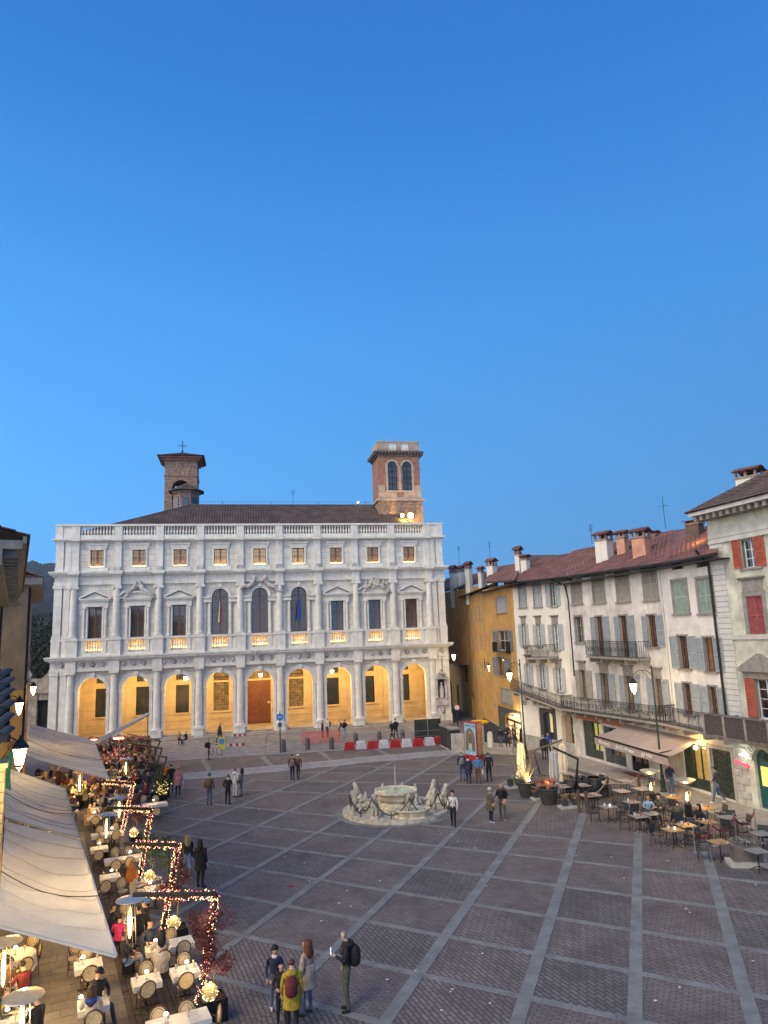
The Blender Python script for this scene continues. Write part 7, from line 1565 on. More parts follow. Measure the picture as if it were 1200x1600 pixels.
def light_frame(lab, foot, top, tip, lit=True, seed=0, zt=2.95, dens=1.0):
    F = gp(*foot); T_ = gp(*top, z=zt); I = gp(*tip, z=zt); o = empty('pergola', F, 0, lab, 'pergola'); a, b_, c = Vector((0, 0, 0)), T_ - F, I - F
    MB().bar(a, b_, .09).build('post', metalb, o); MB().bar(b_ + Vector((0, 0, .03)), c, .10).build('cross_bar', metalb, o)
    if not lit: return o
    rnd = random.Random(seed); m = MB(); L1 = (b_ - a).length; L2 = (c - b_).length * .82; n = int((L1 + L2) * 84 * dens); w = []
    for i in range(n):
        s_ = (L1 + L2) * i / n; p = a.lerp(b_, s_ / L1) if s_ < L1 else b_.lerp(c, (s_ - L1) / (L2 / .82)); an = rnd.uniform(0, 6.3); r = rnd.uniform(.07, .13)
        p = p + Vector((cos(an) * r, sin(an) * r * .6, sin(an) * r if s_ > L1 else rnd.uniform(-.05, .05))); w.append(p)
        q = .0135; k = 0 if rnd.random() < .52 else 1; m.add([p + Vector(v_) * q for v_ in ((1, 0, 0), (-1, 0, 0), (0, 1, 0), (0, -1, 0), (0, 0, 1), (0, 0, -1))], [(0, 2, 4), (2, 1, 4), (1, 3, 4), (3, 0, 4), (2, 0, 5), (1, 2, 5), (3, 1, 5), (0, 3, 5)], k)
    m.build('string_bulbs', [bulbw, bulbp], o, kind='stuff'); MB().tube(w[::2], .010, 4).build('string_wire', wirem, o)
    for t in (.3, .8): p = F + b_ * t; light((p.x - .2, p.y - .1, p.z), 9, (1, .62, .3), .15)
    return o
light_frame('nearest black frame wound with string lights, beside the red maple', (309, 1578), (338, 1398), (208, 1398), seed=1)
light_frame('second black frame wound with string lights, over the round light ball', (253, 1462), (278, 1321), (195, 1318), seed=2)
light_frame('third black frame wound with string lights, by the red bush', (218, 1372), (236, 1265), (168, 1262), seed=3)
light_frame('farthest black frame wound with string lights, near the dining crowd', (190, 1303), (208, 1225), (150, 1221), seed=4)
light_frame('nearest of three unlit dark parasol frames at the far terrace', (245, 1233), (260, 1184), (199, 1174), False, zt=3.0)
light_frame('middle of three unlit dark parasol frames at the far terrace', (238, 1214), (253, 1170), (197, 1160), False, zt=3.0)
light_frame('farthest of three unlit dark parasol frames at the far terrace', (236, 1192), (250, 1158), (199, 1147), False, zt=2.9)
# closed parasol canopy leaning between palace pillars, red heaters
q = gp(231, 1133, z=3.0); q2 = gp(150, 1160, z=2.9); o = empty('awning_arm', (q2.x, q2.y, 0), 0, 'pale folded awning arm slanting before the palace pillars', 'awning'); MB().bar(q2 - Vector((q2.x, q2.y, 0)), q - Vector((q2.x, q2.y, 0)) + Vector((0, 0, .9)), .28, .2).build('folded_canvas', canv, o); MB().tube([q - Vector((q2.x, q2.y, 3.9)), q - Vector((q2.x, q2.y, -.9))], .04, 5).build('post', iron, o)
redg = mat('red_heater_glow', (1, .3, .2), .5, 0, emis=(1, .16, .08), es=22)
for i, (u, v) in enumerate(((146, 1154), (186, 1151))):
    q = gp(u, v, z=2.5); o = empty('heat_lamp', (q.x, q.y, 0), 0, ('left' if i == 0 else 'right') + ' of two glowing red heat lamps before the palace', 'heater'); MB().tube([(0, 0, 0), (0, 0, 2.4)], .03, 6).build('post', iron, o); MB().box(-.45, .45, -.08, .08, 2.4, 2.55).build('hood', iron, o); MB().box(-.4, .4, -.12, .0, 2.33, 2.46).build('glowing_bar', redg, o); light((q.x, q.y - .2, 2.2), 150, (1, .22, .12), .2)
pl_ = leafm('copper_hedge', (.26, .10, .05))
for i in range(5):
    q = gp(152 + i * 17, 1176); o = empty('hedge_box', q, .2, ['leftmost', 'second', 'middle', 'fourth', 'rightmost'][i] + ' of the copper-leaved hedge planters at the far terrace end', 'planter', 'hedge planters'); MB().box(-.9, .9, -.25, .25, 0, .5).build('trough', iron, o); leaf_cloud(500, .95, .3, .5, (0, 0, .95), .09, 90 + i).build('hedge', pl_, o)
# ================================================================== HEATERS
disc = mat('heater_hood', (.55, .53, .48), .3, .08, 6, metal=.6); flamem = mat('flame', (1, .6, .2), .5, 0, emis=(1, .62, .16), es=26)
def pyramid_heater(lab, loc, sc=1.0, e=70):
    o = empty('patio_heater', loc, 0, lab, 'heater'); MB().lathe(0, 0, [(.001, 2.16), (.42, 2.06), (.43, 2.04), (.1, 2.02)], 24).build('hood', disc, o); MB().lathe(0, 0, [(.2, 0), (.2, .75), (.16, .78)], 4, a0=pi / 4).build('base_cabinet', metalb, o)
    MB().lathe(0, 0, [(.001, .95), (.035, 1.05), (.045, 1.4), (.02, 1.75), (.001, 1.85)], 8).build('flame', flamem, o); MB().lathe(0, 0, [(.07, .8), (.07, 2.0)], 12).build('glass_tube', glassmat('heater_glass', (.95, .9, .8), .08), o)
    for a in range(4): an = pi / 4 + a * pi / 2; MB().bar((.2 * cos(an), .2 * sin(an), .75), (.13 * cos(an), .13 * sin(an), 2.02), .018).build('frame_rod', steel, o)
    light((loc[0], loc[1], loc[2] + 1.4), e, (1, .62, .22), .12); o.scale = (sc,) * 3; return o
p = gp(204, 1404, z=2.1); pyramid_heater('glowing glass-tube heater with round hood at the middle of the left terrace', Vector((p.x, p.y, .03)))
p = gp(37, 1555, z=2.1); pyramid_heater('glass-tube heater with cream hood in the bottom left corner', Vector((p.x, p.y, .03)))
p = gp(8, 1470, z=2.1); pyramid_heater('heater hood at the left edge behind the round table', Vector((p.x, p.y, .03)))
p = gp(125, 1208, z=2.1); pyramid_heater('golden glowing heater column under the edge of the farthest canvas', Vector((p.x, p.y, .03)), 1.05, 120)
p = gp(167, 1268, z=2.1); pyramid_heater('unlit-looking silver heater with pale disc near the fourth light frame', Vector((p.x, p.y, .03)), .95, 20)
p = gp(197, 1183, z=2.1); pyramid_heater('pale-topped heater among the far diners', Vector((p.x, p.y, .03)), .95, 30)
p = gp(187, 1239, z=2.1); pyramid_heater('yellow-topped small heater behind the string lights', Vector((p.x, p.y, .03)), .9, 60)
def funnel_heater(lab, loc):
    o = empty('patio_heater', loc, 0, lab, 'heater'); MB().lathe(0, 0, [(.48, 2.12), (.5, 2.1), (.3, 1.98), (.16, 1.92), (.001, 1.92)], 20).build('hood', disc, o); MB().lathe(0, 0, [(.19, 0), (.17, .95), (.1, 1.05)], 12).build('base_column', metalb, o); MB().lathe(0, 0, [(.14, 1.86), (.16, 1.9), (.001, 1.92)], 10).build('burner_cap', metalb, o)
    MB().lathe(0, 0, [(.001, 1.08), (.07, 1.16), (.06, 1.3), (.001, 1.5)], 8).build('flame', flamem, o)
    for a in range(3): an = a * 2.1 + .4; MB().tube([(.12 * cos(an), .12 * sin(an), 1.0), (.24 * cos(an), .24 * sin(an), 1.4), (.42 * cos(an), .42 * sin(an), 2.04)], .016, 5).build('hood_rod', metalb, o)
    light((loc[0], loc[1], 1.45), 120, (1, .58, .18), .12); return o
funnel_heater('black funnel heater with flame, left one on the right terrace', gp(1021, 1269)); funnel_heater('black funnel heater with flame, right one on the right terrace', gp(1078, 1288))
# ================================================================== PLANTERS ON THE LEFT
ballm = mat('light_ball', (.40, .26, .10), .5, .6, 26, col2=(.06, .04, .01), emis=(1, .66, .22), es=.42)
def ball_lamp(lab, p, r=.2, e=32):
    o = empty('light_ball', p, 0, lab, 'light ball'); MB().ball((0, 0, 0), r, 16).build('glowing_sphere', ballm, o); m = MB(); rnd = random.Random(3)
    for i in range(70):
        d = Vector((rnd.gauss(0, 1), rnd.gauss(0, 1), rnd.gauss(0, 1))).normalized() * (r * 1.05); m.add([d + Vector(v_) * .014 for v_ in ((1, 0, 0), (-1, 0, 0), (0, 1, 0), (0, 0, 1))], [(0, 2, 3), (2, 1, 3), (1, 0, 3), (0, 1, 2)])
    m.build('tiny_bulbs', mat('tiny_bulb', (1, .9, .6), .5, 0, emis=(1, .80, .4), es=9), o, kind='stuff'); light(p + Vector((0, -.1, .35)), e, (1, .72, .32), .2); return o
def box_planter(lab, p, w, h, rz, m, leaf, th, r, tlab, seed, n=900, ball=True, blab='', tilt=0):
    o = empty('planter', p, rz, lab, 'planter'); b = MB(); b.wall(-w / 2, w / 2, 0, h, -w / 2, -w / 2 + .04, []); b.wall(-w / 2, w / 2, 0, h, w / 2 - .04, w / 2, []); b.box(-w / 2, -w / 2 + .04, -w / 2, w / 2, 0, h); b.box(w / 2 - .04, w / 2, -w / 2, w / 2, 0, h); b.build('box', m, o); MB().box(-w / 2 + .05, w / 2 - .05, -w / 2 + .05, w / 2 - .05, h - .12, h - .06).build('soil', mat('soil', (.05, .035, .02), .95, .3, 9, .5), o)
    tree('small_tree', tlab, p + Vector((0, .02, h - .08)), th, r, th * .62, th * .36, leaf, n, .036, seed, .025, 'tree')
    if ball: ball_lamp(blab, p + Vector((-.05 * cos(rz), -.16, h + .16)))
p = gp(333, 1592); box_planter('black square planter nearest the bottom edge', p, .62, .55, TROT, metalb, RD, 2.3, .58, 'dark red maple nearest the bottom edge', 201, 3600, True, 'glowing ball of string lights under the nearest maple')
p = gp(276, 1473); box_planter('black square planter beside the second light frame', p, .62, .5, TROT, metalb, RD, 2.2, .6, 'reddish maple in the second black planter', 202, 2600, True, 'glowing ball of string lights in the second black planter')
p = gp(262, 1400); box_planter('dark planter half hidden behind the second light post', p, .5, .45, TROT, metalb, G2, 1.8, .55, 'yellow-green bush behind the second light post', 203, 1000, False)
p = gp(236, 1395); o = empty('flower_pot', p, 0, 'large white classical flower pot beside the pizza table', 'flower pot'); MB().lathe(0, 0, [(.2, 0), (.28, .2), (.34, .42), (.4, .46), (.4, .52), (.33, .52), (.3, .42)], 18).build('pot', mat('white_pot', (.55, .53, .48), .6, .1, 3), o); tree('small_tree', 'dark olive-green shrub tree in the white flower pot', p + Vector((0, .05, .42)), 1.9, .6, 1.25, .62, G3, 1200, .05, 204, .025); ball_lamp('glowing ball of string lights on the white flower pot', p + Vector((-.02, -.12, .66)))
p = gp(212, 1322); box_planter('dark planter under the third light frame', p, .55, .5, TROT, metalb, RD, 2.0, .6, 'dark red maple framed by the third light frame', 205, 2200, True, 'glowing ball of string lights at the foot of the third light post')
for i, (u, v, h, lf, lab) in enumerate(((254, 1252, 1.5, G3, 'flowering green bush with yellow fairy lights beside the long cream table'), (248, 1230, 1.6, G3, 'dark green bush behind the flowering one'), (238, 1200, 1.9, BR, 'brownish bush among the far parasol frames'), (231, 1180, 1.9, G3, 'green bush at the far end of the terrace'))):
    p = gp(u, v); o = empty('bush', p, 0, lab, 'bush'); MB().lathe(0, 0, [(.25, 0), (.32, .4)], 10).build('pot', metalb, o); leaf_cloud(700, .4, .4, h * .4, (0, 0, .4 + h * .4), .06, 210 + i).build('foliage', lf, o)
    if i == 0:
        m = MB(); rnd = random.Random(8)
        for k in range(60): d = Vector((rnd.gauss(0, .22), rnd.gauss(0, .22) - .1, rnd.uniform(.4, 1.2))); m.add([d + Vector(v_) * .022 for v_ in ((1, 0, 0), (-1, 0, 0), (0, 1, 0), (0, 0, 1))], [(0, 2, 3), (2, 1, 3), (1, 0, 3), (0, 1, 2)])
        m.build('fairy_lights', mat('fairy', (1, .9, .4), .5, 0, emis=(1, .8, .2), es=7), o, kind='stuff')
for i, (u, v) in enumerate(((236, 1211), (238, 1226), (240, 1243))):
    p = gp(u, v + 4); o = empty('sofa', p, TROT, ['farthest', 'middle', 'nearest'][i] + ' of three grey cushioned benches at the outer terrace edge', 'bench'); gc = mat('grey_cushion', (.13, .125, .11), .85, .1, 5)
    MB().box(-.95, .95, -.35, .35, 0, .38).build('seat_frame', metalb, o); MB().box(-.93, .93, -.33, .33, .38, .5).build('seat_cushion', gc, o); MB().box(-.93, .93, .25, .42, .5, .85).build('back_cushion', gc, o)
# pizza on its table, papers
p = TP['P'] + Vector((.22, 0, 0)); MB().lathe(0, 0, [(.17, 0), (.17, .015), (.14, .02)], 18).build('pizza', mat('pizza_top', (.5, .13, .03), .7, .4, 25, col2=(.55, .35, .1)), None, (p.x, p.y, .72), label='pizza on the clothed table beside the white flower pot', cat='pizza')
# ================================================================== RIGHT TERRACE
grseat = mat('charcoal_mesh', (.03, .037, .042), .6, .15, 8); beigetop = mat('beige_tabletop', (.42, .35, .28), .6, .1, 2, .1); woodtop = mat('honey_tabletop', (.38, .24, .10), .5, .15, 4, .1); greytop = mat('grey_tabletop', (.22, .22, .21), .5, .1, 3)
def mk_black():
    o = empty('terrace_chair'); tag(o, None, 'chair')
    for x, y in ((.2, .21), (.2, -.21), (-.2, .21), (-.2, -.21)): MB().tube([(x, y, .45), (x * 1.1, y, 0)], .013, 5).build('leg', metalb, o)
    MB().box(-.22, .22, -.22, .22, .43, .46).build('seat', grseat, o); b = MB(); b.add([(-.2, -.22, .50), (-.2, .22, .50), (-.27, .22, .86), (-.27, -.22, .86), (-.22, -.22, .50), (-.22, .22, .50), (-.29, .22, .86), (-.29, -.22, .86)], [(0, 1, 2, 3), (7, 6, 5, 4), (0, 4, 5, 1), (1, 5, 6, 2), (2, 6, 7, 3), (3, 7, 4, 0)]); b.build('backrest', grseat, o)
    for s in (1, -1): MB().tube([(-.23, .23 * s, .64), (.18, .25 * s, .64), (.2, .21 * s, .45)], .012, 5).build('armrest', metalb, o)
    MB().tube([(-.2, .21, .45), (-.22, .22, .52)], .012, 4).tube([(-.2, -.21, .45), (-.22, -.22, .52)], .012, 4).build('back_support', steel, o); return o
KC = Kit(mk_black)
def mk_cafe(top, w=.72, n='cafe_table'):
    def f():
        o = empty(n); tag(o, None, 'table'); MB().box(-w / 2, w / 2, -w / 2, w / 2, .72, .745).build('tabletop', top, o); MB().cyl((0, 0, .1), (0, 0, .72), .025, .025, 8).build('pedestal', metalb, o)
        for a in range(4): an = a * pi / 2 + pi / 4; MB().tube([(0, 0, .16), (.2 * cos(an), .2 * sin(an), .08), (.34 * cos(an), .34 * sin(an), .0)], .018, 5).build('foot', metalb, o)
        return o
    return f
def mk_folded():                                # table on a folding trestle
    o = empty('trestle_table'); tag(o, None, 'table'); MB().box(-.42, .42, -.34, .34, .72, .75).build('tabletop', beigetop, o)
    for s in (-1, 1):
        for t in (-1, 1): MB().tube([(s * .08, t * .16, .72), (s * .26, t * .2, 0)], .02, 5).build('leg', metalb, o)
    MB().box(-.1, .1, -.18, .18, .66, .72).build('hinge_box', metalb, o); return o
KW, KGt, KF = Kit(mk_cafe(woodtop)), Kit(mk_cafe(greytop)), Kit(mk_folded)
RA = h2.pl.ang; RT = {}
def rt(key, u, v, kit, lab, rz=0): p = gp(u, v, z=.75); p.z = .012; RT[key] = (p, lab); t = kit.put(p, RA + rz, lab, 'tables on the right terrace'); return p
rt('a', 950, 1260, KGt, 'leftmost grey-topped table with a candle'); rt('b', 987, 1253, KGt, 'dark table near the hemp rope'); rt('c', 998, 1275, KGt, 'grey-topped table at centre left'); rt('d', 1018, 1271, KGt, 'table before the left funnel heater')
rt('e', 1051, 1296, KW, 'candlelit honey table nearest the open square'); rt('f', 1072, 1289, KW, 'table at the foot of the right heater'); rt('g', 1106, 1284, KW, 'honey table right of the right heater'); rt('h', 1104, 1262, KW, 'honey table behind the seated woman')
rt('i', 1055, 1246, KW, 'honey table between the two heaters'); rt('j', 1124, 1315, KW, 'honey table outside the red ropes'); rt('k', 1190, 1302, KGt, 'pale table at the right edge'); rt('l', 1138, 1277, KGt, 'glass-topped table inside the red ropes'); rt('m', 1183, 1329, KGt, 'grey table behind the flower trough')
fl_ = ['beige trestle table nearest the closed parasols', 'beige trestle table in the back row beside the shop door', 'beige trestle table behind the stacked chairs', 'beige trestle table left of the doormat', 'orange-lit trestle table before the doormat', 'large beige trestle table with rope in front', 'beige trestle table behind the left funnel heater', 'pale trestle table among the stacked chairs', 'pale trestle table left of the stacked chairs', 'long pale trestle table before the stacked chairs', 'pale trestle table between the two pale parasols']
for (u, v), lab in zip(((905, 1213), (937, 1210), (947.5, 1223), (976, 1220), (971, 1236), (1003, 1233), (910, 1227), (881, 1229), (926, 1242), (917, 1243), (888, 1209)), fl_): p = gp(u, v, z=.75); p.z = .03; KF.put(p, RA, lab, 'trestle tables on the right terrace')
sides = ['left side of the', 'near side of the', 'right side of the', 'far side of the']
for k, offs in (('a', (0, 2)), ('b', (0, 1, 2)), ('c', (0, 2, 3)), ('d', (0, 2)), ('e', (0, 2)), ('f', (0, 2, 3)), ('g', (2, 0)), ('h', (2,)), ('i', (0, 1)), ('l', (2, 3, 1)), ('j', (0, 2)), ('k', (0, 3)), ('m', (2,))):
    P_, lab = RT[k]
    for s_ in offs:
        a = RA + pi / 2 + [2.6, -2.2, -.5, .9][s_] + random.uniform(-.25, .25); q = P_ + Vector((cos(a), sin(a), 0)) * .68; KC.put(q, a + pi + random.uniform(-.3, .3), 'charcoal chair, ' + sides[s_] + ' ' + lab, 'charcoal chairs on the right terrace')
for i, (u, v) in enumerate(((888, 1252), (893, 1246), (899, 1240), (907, 1250), (913, 1245), (919, 1239), (925, 1251), (931, 1245), (937, 1239), (943, 1247))):
    p = gp(u, v)
    for z in range(2): o = KC.put((p.x, p.y, .03 + z * .14), RA + (1.57 if i % 2 else -1.57) + .2 * z, '%s charcoal chair of the %s stack' % (['lower', 'upper'][z], ['first', 'second', 'third', 'fourth', 'fifth', 'sixth', 'seventh', 'eighth', 'ninth', 'tenth'][i] + ' from the left'), 'stacked charcoal chairs')
canl = mat('candle_light', (1, .9, .7), .5, 0, emis=(1, .8, .5), es=7)
for k in 'abcefghi':
    P_, lab = RT[k]; o = MB().lathe(0, 0, [(.035, 0), (.035, .09), (.001, .1)], 8).build('candle', canl if k in 'ae' else plain((.5, .05, .05)), None, (P_.x + .1, P_.y, .758), label='small candle jar on the ' + lab, cat='candle')
    MB().box(-.04, .04, -.03, .03, 0, .13).build('napkin_holder', plain(CL['white']), None, (P_.x - .15, P_.y + .1, .758), 0, label='white napkin holder on the ' + lab, cat='napkin holder')
for u, v, k, lab, c, b_, hh, ex in ((1012, 1247, 'd', 'woman in a light blue and black jacket seated left of the left heater', 'light blue', 'black', 'brown', (('long_hair', 'hair_brown'),)), (1029, 1246, 'd', 'man in olive with a black cap seated behind the left heater', 'olive', 'charcoal', 'dark', (('beanie', 'black'),)),
                                    (1058, 1256, 'i', 'man in a khaki jacket and navy trousers seated between the heaters', 'khaki green', 'dark navy', 'brown', ()), (1091, 1262, 'f', 'woman in black with long dark hair seated right of the right heater', 'black', 'grey', 'dark', (('long_hair', 'hair_dark'),))):
    p = gp(u, v, z=1.2); T_ = RT[k][0]; person(lab, Vector((p.x, p.y, .012)), atan2(T_.y - p.y, T_.x - p.x), c, b_, hh, 'sit', 1.0, extras=ex); KC.put(Vector((p.x, p.y, .012)), atan2(T_.y - p.y, T_.x - p.x), 'charcoal chair under the ' + lab.split(' seated')[0], 'charcoal chairs on the right terrace')
# red ropes on chrome posts
RP = [(1087, 1332, 'nearest the honey tables'), (1117, 1322, 'second from the left'), (1150, 1308, 'beside the glass-topped table'), (1182, 1300, 'rightmost, by the pavement')]; RPP = []
for u, v, d in RP:
    p = gp(u, v); RPP.append(p); o = empty('rope_post', p, 0, 'chrome rope post ' + d, 'rope post', 'chrome rope posts'); MB().lathe(0, 0, [(.17, 0), (.17, .02), (.03, .04), (.025, .92), (.04, .95), (.045, 1.0), (.001, 1.04)], 12).build('post', steel, o)
for i in range(3):
    a, b_ = RPP[i], RPP[i + 1]; pts = []
    for k in range(13): t = k / 12; q = a.lerp(b_, t) - a; q.z = .88 - .42 * (1 - (2 * t - 1) ** 2); pts.append(q)
    MB().tube(pts, .03, 6).build('red_rope', mat('red_velvet', (.25, .015, .03), .8, .2, 20), None, a, label=['red velvet rope at the left, between the first two chrome posts', 'middle red velvet rope between chrome posts', 'red velvet rope nearest the right edge'][i], cat='rope')
WP = []
for i, (u, v) in enumerate(((905.5, 1270), (918, 1272), (951, 1246), (1000, 1243))):
    p = gp(u, v); WP.append(p); MB().box(-.07, .07, -.07, .07, 0, 1.15).build('wooden_post', mat('post_wood', (.11, .07, .048), .8, .2, 4, .2), None, p, RA, label=['leftmost squared wooden rope post by the stacked chairs', 'second squared wooden rope post from the left', 'third wooden rope post behind the long pale table', 'wooden rope post before the large beige table'][i], cat='post')
for i in (1, 2):
    a, b_ = WP[i], WP[i + 1]; pts = []
    for k in range(11): t = k / 10; q = a.lerp(b_, t) - a; q.z = 1.05 - .35 * (1 - (2 * t - 1) ** 2); pts.append(q)
    MB().tube(pts, .022, 5).build('hemp_rope', mat('hemp', (.42, .38, .3), .9, .2, 20), None, a, label=['hemp rope slung before the long pale table', 'hemp rope slung before the large beige table'][i - 1], cat='rope')
# closed parasols, their frames
def parasol(lab, u0, v0, u1, v1, m, y=None):
    p = gp(u1, v1); top = at_y(u0, v0, p.y); o = empty('closed_parasol', p, 0, lab, 'parasol'); t = top - p; H_ = max(2.2, t.z); b = MB(); n = 16; vs = []
    prof = [(.06, .98), (.17, .93), (.22, .7), (.25, .45), (.2, .32), (.31, .2), (.36, .10), (.12, .09)]
    for r, z in prof: vs += [((r * (1 + .28 * sin(i * pi))) * cos(2 * pi * i / n) * (1.25 if i % 2 else .8) + t.x * z, r * sin(2 * pi * i / n) * (1.25 if i % 2 else .8), z * H_) for i in range(n)]
    b.add(vs, [(k * n + i, k * n + (i + 1) % n, (k + 1) * n + (i + 1) % n, (k + 1) * n + i) for k in range(len(prof) - 1) for i in range(n)]); b.build('folded_fabric', m, o, smooth=False); MB().tube([(0, 0, 0), (t.x, 0, H_)], .03, 6).build('pole', metalb, o); MB().box(-.3, .3, -.3, .3, 0, .06).build('base_plate', metalb, o); return o
parasol('closed parasol lit golden by a spotlight in the big pot', 813, 1159, 816, 1222, canv); parasol('closed grey-white parasol standing in front of the others', 864, 1171, 868, 1245, mat('grey_canvas', (.42, .42, .42), .85, .08, 2)); parasol('closed cream parasol behind the grey-white one', 878, 1160, 881, 1226, canv)
def plain_frame(lab, pts, zs):
    P_ = [gp(u, v, z=z) for (u, v), z in zip(pts, zs)]; b0 = Vector((P_[0].x, P_[0].y, 0)); o = empty('pergola', b0, 0, lab, 'pergola')
    for i in range(len(P_) - 1): MB().bar(P_[i] - b0, P_[i + 1] - b0, .09).build('frame_bar', metalb if lab[0] == 'd' else mat('bronze_bar', (.16, .13, .09), .5, .1), o)
plain_frame('dark parasol side arm ending above the stacked chairs', ((899, 1243), (903, 1186), (864, 1168)), (0, 2.9, 3.3)); plain_frame('bronze-coloured parasol side arm beside the lit shrub', ((845, 1215), (834, 1173), (878, 1156)), (.4, 2.6, 3.0))
potm = mat('dark_pot', (.045, .043, .04), .6, .15, 3)
def bigpot(lab, u, v, r, h, slab_): p = gp(u, v); o = empty('plant_pot', p, 0, lab, 'plant pot'); MB().lathe(0, 0, [(r * .72, 0), (r * .9, h * .5), (r, h * .93), (r * 1.06, h * .94), (r * 1.06, h), (r * .94, h), (r * .9, h * .88)], 20).build('pot', potm, o); MB().lathe(0, 0, [(.001, h * .9), (r * .92, h * .88)], 14).build('soil', mat('soil', (.05, .035, .02), .95, .3, 9, .5), o); return p
def shrub(lab, p, z0, h, r, seed, leaf, n, sz=.06):
    o = empty('bare_shrub', Vector((p.x, p.y, z0)), 0, lab, 'shrub'); rnd = random.Random(seed); b = MB()
    for k in range(9):
        a = rnd.uniform(0, 6.3); e = Vector((cos(a) * r, sin(a) * r * .6, h * rnd.uniform(.6, 1))); m_ = e * .5 + Vector((rnd.uniform(-.1, .1), 0, h * .1)); b.tube([(0, 0, 0), m_, e], [.03, .02, .01], 5)
        for q in range(4): s_ = m_.lerp(e, rnd.random()); b.tube([s_, s_ + Vector((rnd.uniform(-.35, .35), rnd.uniform(-.2, .2), rnd.uniform(.05, .4)))], [.013, .005], 4)
    b.build('branches', mat('pale_bark', (.30, .22, .13), .85, .2, 6), o)
    if n: leaf_cloud(n, r * .8, r * .6, h * .35, (0, 0, h * .5), sz, seed).build('foliage', leaf, o)
p = bigpot('large dark pot with a spotlight at the golden parasol', 824, 1245, .55, .85, 0); shrub('bare branching shrub lit golden in the left big pot', p, .75, 1.7, .9, 1, BR, 0); light((p.x + .1, p.y - .25, 1.15), 40, (1, .74, .30), .08); light((p.x - .2, p.y + .1, 1.0), 900, (1, .70, .22), .05, None, 50, gp(816, 1222) + Vector((0, 0, 2.0))); MB().ball((0, 0, 0), .07, 8).build('spotlight', warmb, None, (p.x + .1, p.y - .3, 1.0), label='bright spotlight in the left big pot', cat='spotlight')
p = bigpot('large dark pot holding a low reddish plant before the grey parasol', 858, 1256, .55, .85, 0); shrub('low reddish leafy shrub in the right big pot', p, .75, .8, .6, 2, leafm('coral', (.45, .16, .10)), 420, .07); light((p.x, p.y - .1, 1.15), 16, (1, .66, .25), .08)
for i, (u, v, w_) in enumerate(((804, 1231, 1.1), (843, 1249, .9), (891, 1262, 1.25))):
    p = gp(u, v); MB().box(-w_ / 2, w_ / 2, -.3, .3, 0, .12).build('stone_slab', rust, None, p, RA + pi / 2 - .6 * 0, label=['stone slab under the leftmost small planters', 'stone slab between the two big pots', 'stone slab carrying two flower boxes'][i], cat='slab')
    for s in (-1, 1):
        q = p + Vector((cos(RA), sin(RA), 0)) * 0 + Vector((cos(RA + pi / 2), sin(RA + pi / 2), 0)) * (s * w_ * .25); o = empty('flower_box', Vector((q.x, q.y, .12)), RA, '%s flower box on the %s' % (['left', 'right'][s > 0], ['leftmost stone slab', 'stone slab between the big pots', 'stone slab by the wooden posts'][i]), 'planter'); MB().lathe(0, 0, [(.17, 0), (.23, .36), (.2, .36)], 4, a0=pi / 4).build('box', mat('blue_grey_pot', (.05, .065, .08), .6, .1), o); leaf_cloud(260, .22, .22, .16, (0, 0, .45), .04, 300 + i * 2 + s).build('foliage', (G3, BR, leafm('yellow_flower', (.4, .30, .12)))[i], o)
p = gp(1168, 1352); o = empty('flower_trough', Vector((p.x, p.y, 0)), RA + 1.2, 'grey rectangular flower trough on a stone base at the right edge', 'planter'); MB().box(-.75, .75, -.4, .4, 0, .2).build('stone_base', rust, o); MB().box(-.55, .55, -.28, .28, .2, .75).build('trough', mat('grey_trough', (.13, .115, .10), .7, .15, 3), o); leaf_cloud(500, .55, .28, .14, (0, 0, .85), .04, 400).build('foliage', [mat('frosty_leaf', (.30, .30, .30), .8, .4, 8), G3[1]], o)
o = MB().slab([(-.25, -.4), (.25, -.4), (.3, .3), (-.2, .4)], 0, .006).build('litter', plain(CL['white']), None, gp(1147, 1366), label='large white scrap of paper below the flower trough', cat='litter'); o.scale = (.6,) * 3
# ================================================================== STREET THINGS NEAR THE PALACE
redp = mat('red_plastic', (.42, .018, .03), .45, .12, 3); whp = mat('white_plastic', (.55, .55, .57), .45, .1, 3)
def mk_bar(m):
    def f():
        o = MB().prism([(-.5, 0), (.5, 0), (.5, .12), (.44, .2), (.38, .6), (.36, .68), (-.36, .68), (-.38, .6), (-.44, .2), (-.5, .12)], -.2, .2); o.box(-.3, .3, -.23, -.2, .22, .55); q = o.build('road_barrier', m); q['category'] = 'barrier'; return q
    return f
KR, KWh = Kit(mk_bar(redp)), Kit(mk_bar(whp))
pos = ['first (leftmost)', 'second', 'third', 'fourth', 'middle', 'fifth from the right', 'third from the right', 'second from the right', 'last (rightmost)']
pos = ['leftmost', 'second from the left', 'third from the left', 'fourth from the left', 'middle', 'fourth from the right', 'third from the right', 'second from the right', 'rightmost']
for i, (u, v) in enumerate(((546.3, 1171.8), (564, 1170.5), (582.5, 1170), (600, 1168.8), (618, 1168), (635.5, 1167), (653.6, 1166), (671.2, 1164.5), (686, 1163))):
    (KR if i % 2 == 0 else KWh).put(gp(u, v), .12, ('red' if i % 2 == 0 else 'white') + ' plastic road barrier, ' + pos[i] + ' of the alternating row', 'red and white road barriers')
bolm = mat('dark_stone_bollard', (.10, .098, .095), .8, .2, 3, .3)
for i, (u, v) in enumerate(((443, 1175), (480.6, 1172), (518, 1171), (556, 1164), (593, 1162), (629.5, 1159))):
    MB().lathe(0, 0, [(.22, 0), (.21, .8), (.2, .95), (.13, 1.06), (.001, 1.1)], 12).build('stone_bollard', bolm, None, gp(u, v), label='dark stone bollard, ' + ['beside the blue arrow sign', 'at the left end of the orange mesh', 'at the right end of the orange mesh', 'behind the second barrier', 'behind the third white-red gap', 'rightmost, by the walking pair'][i], cat='bollard')
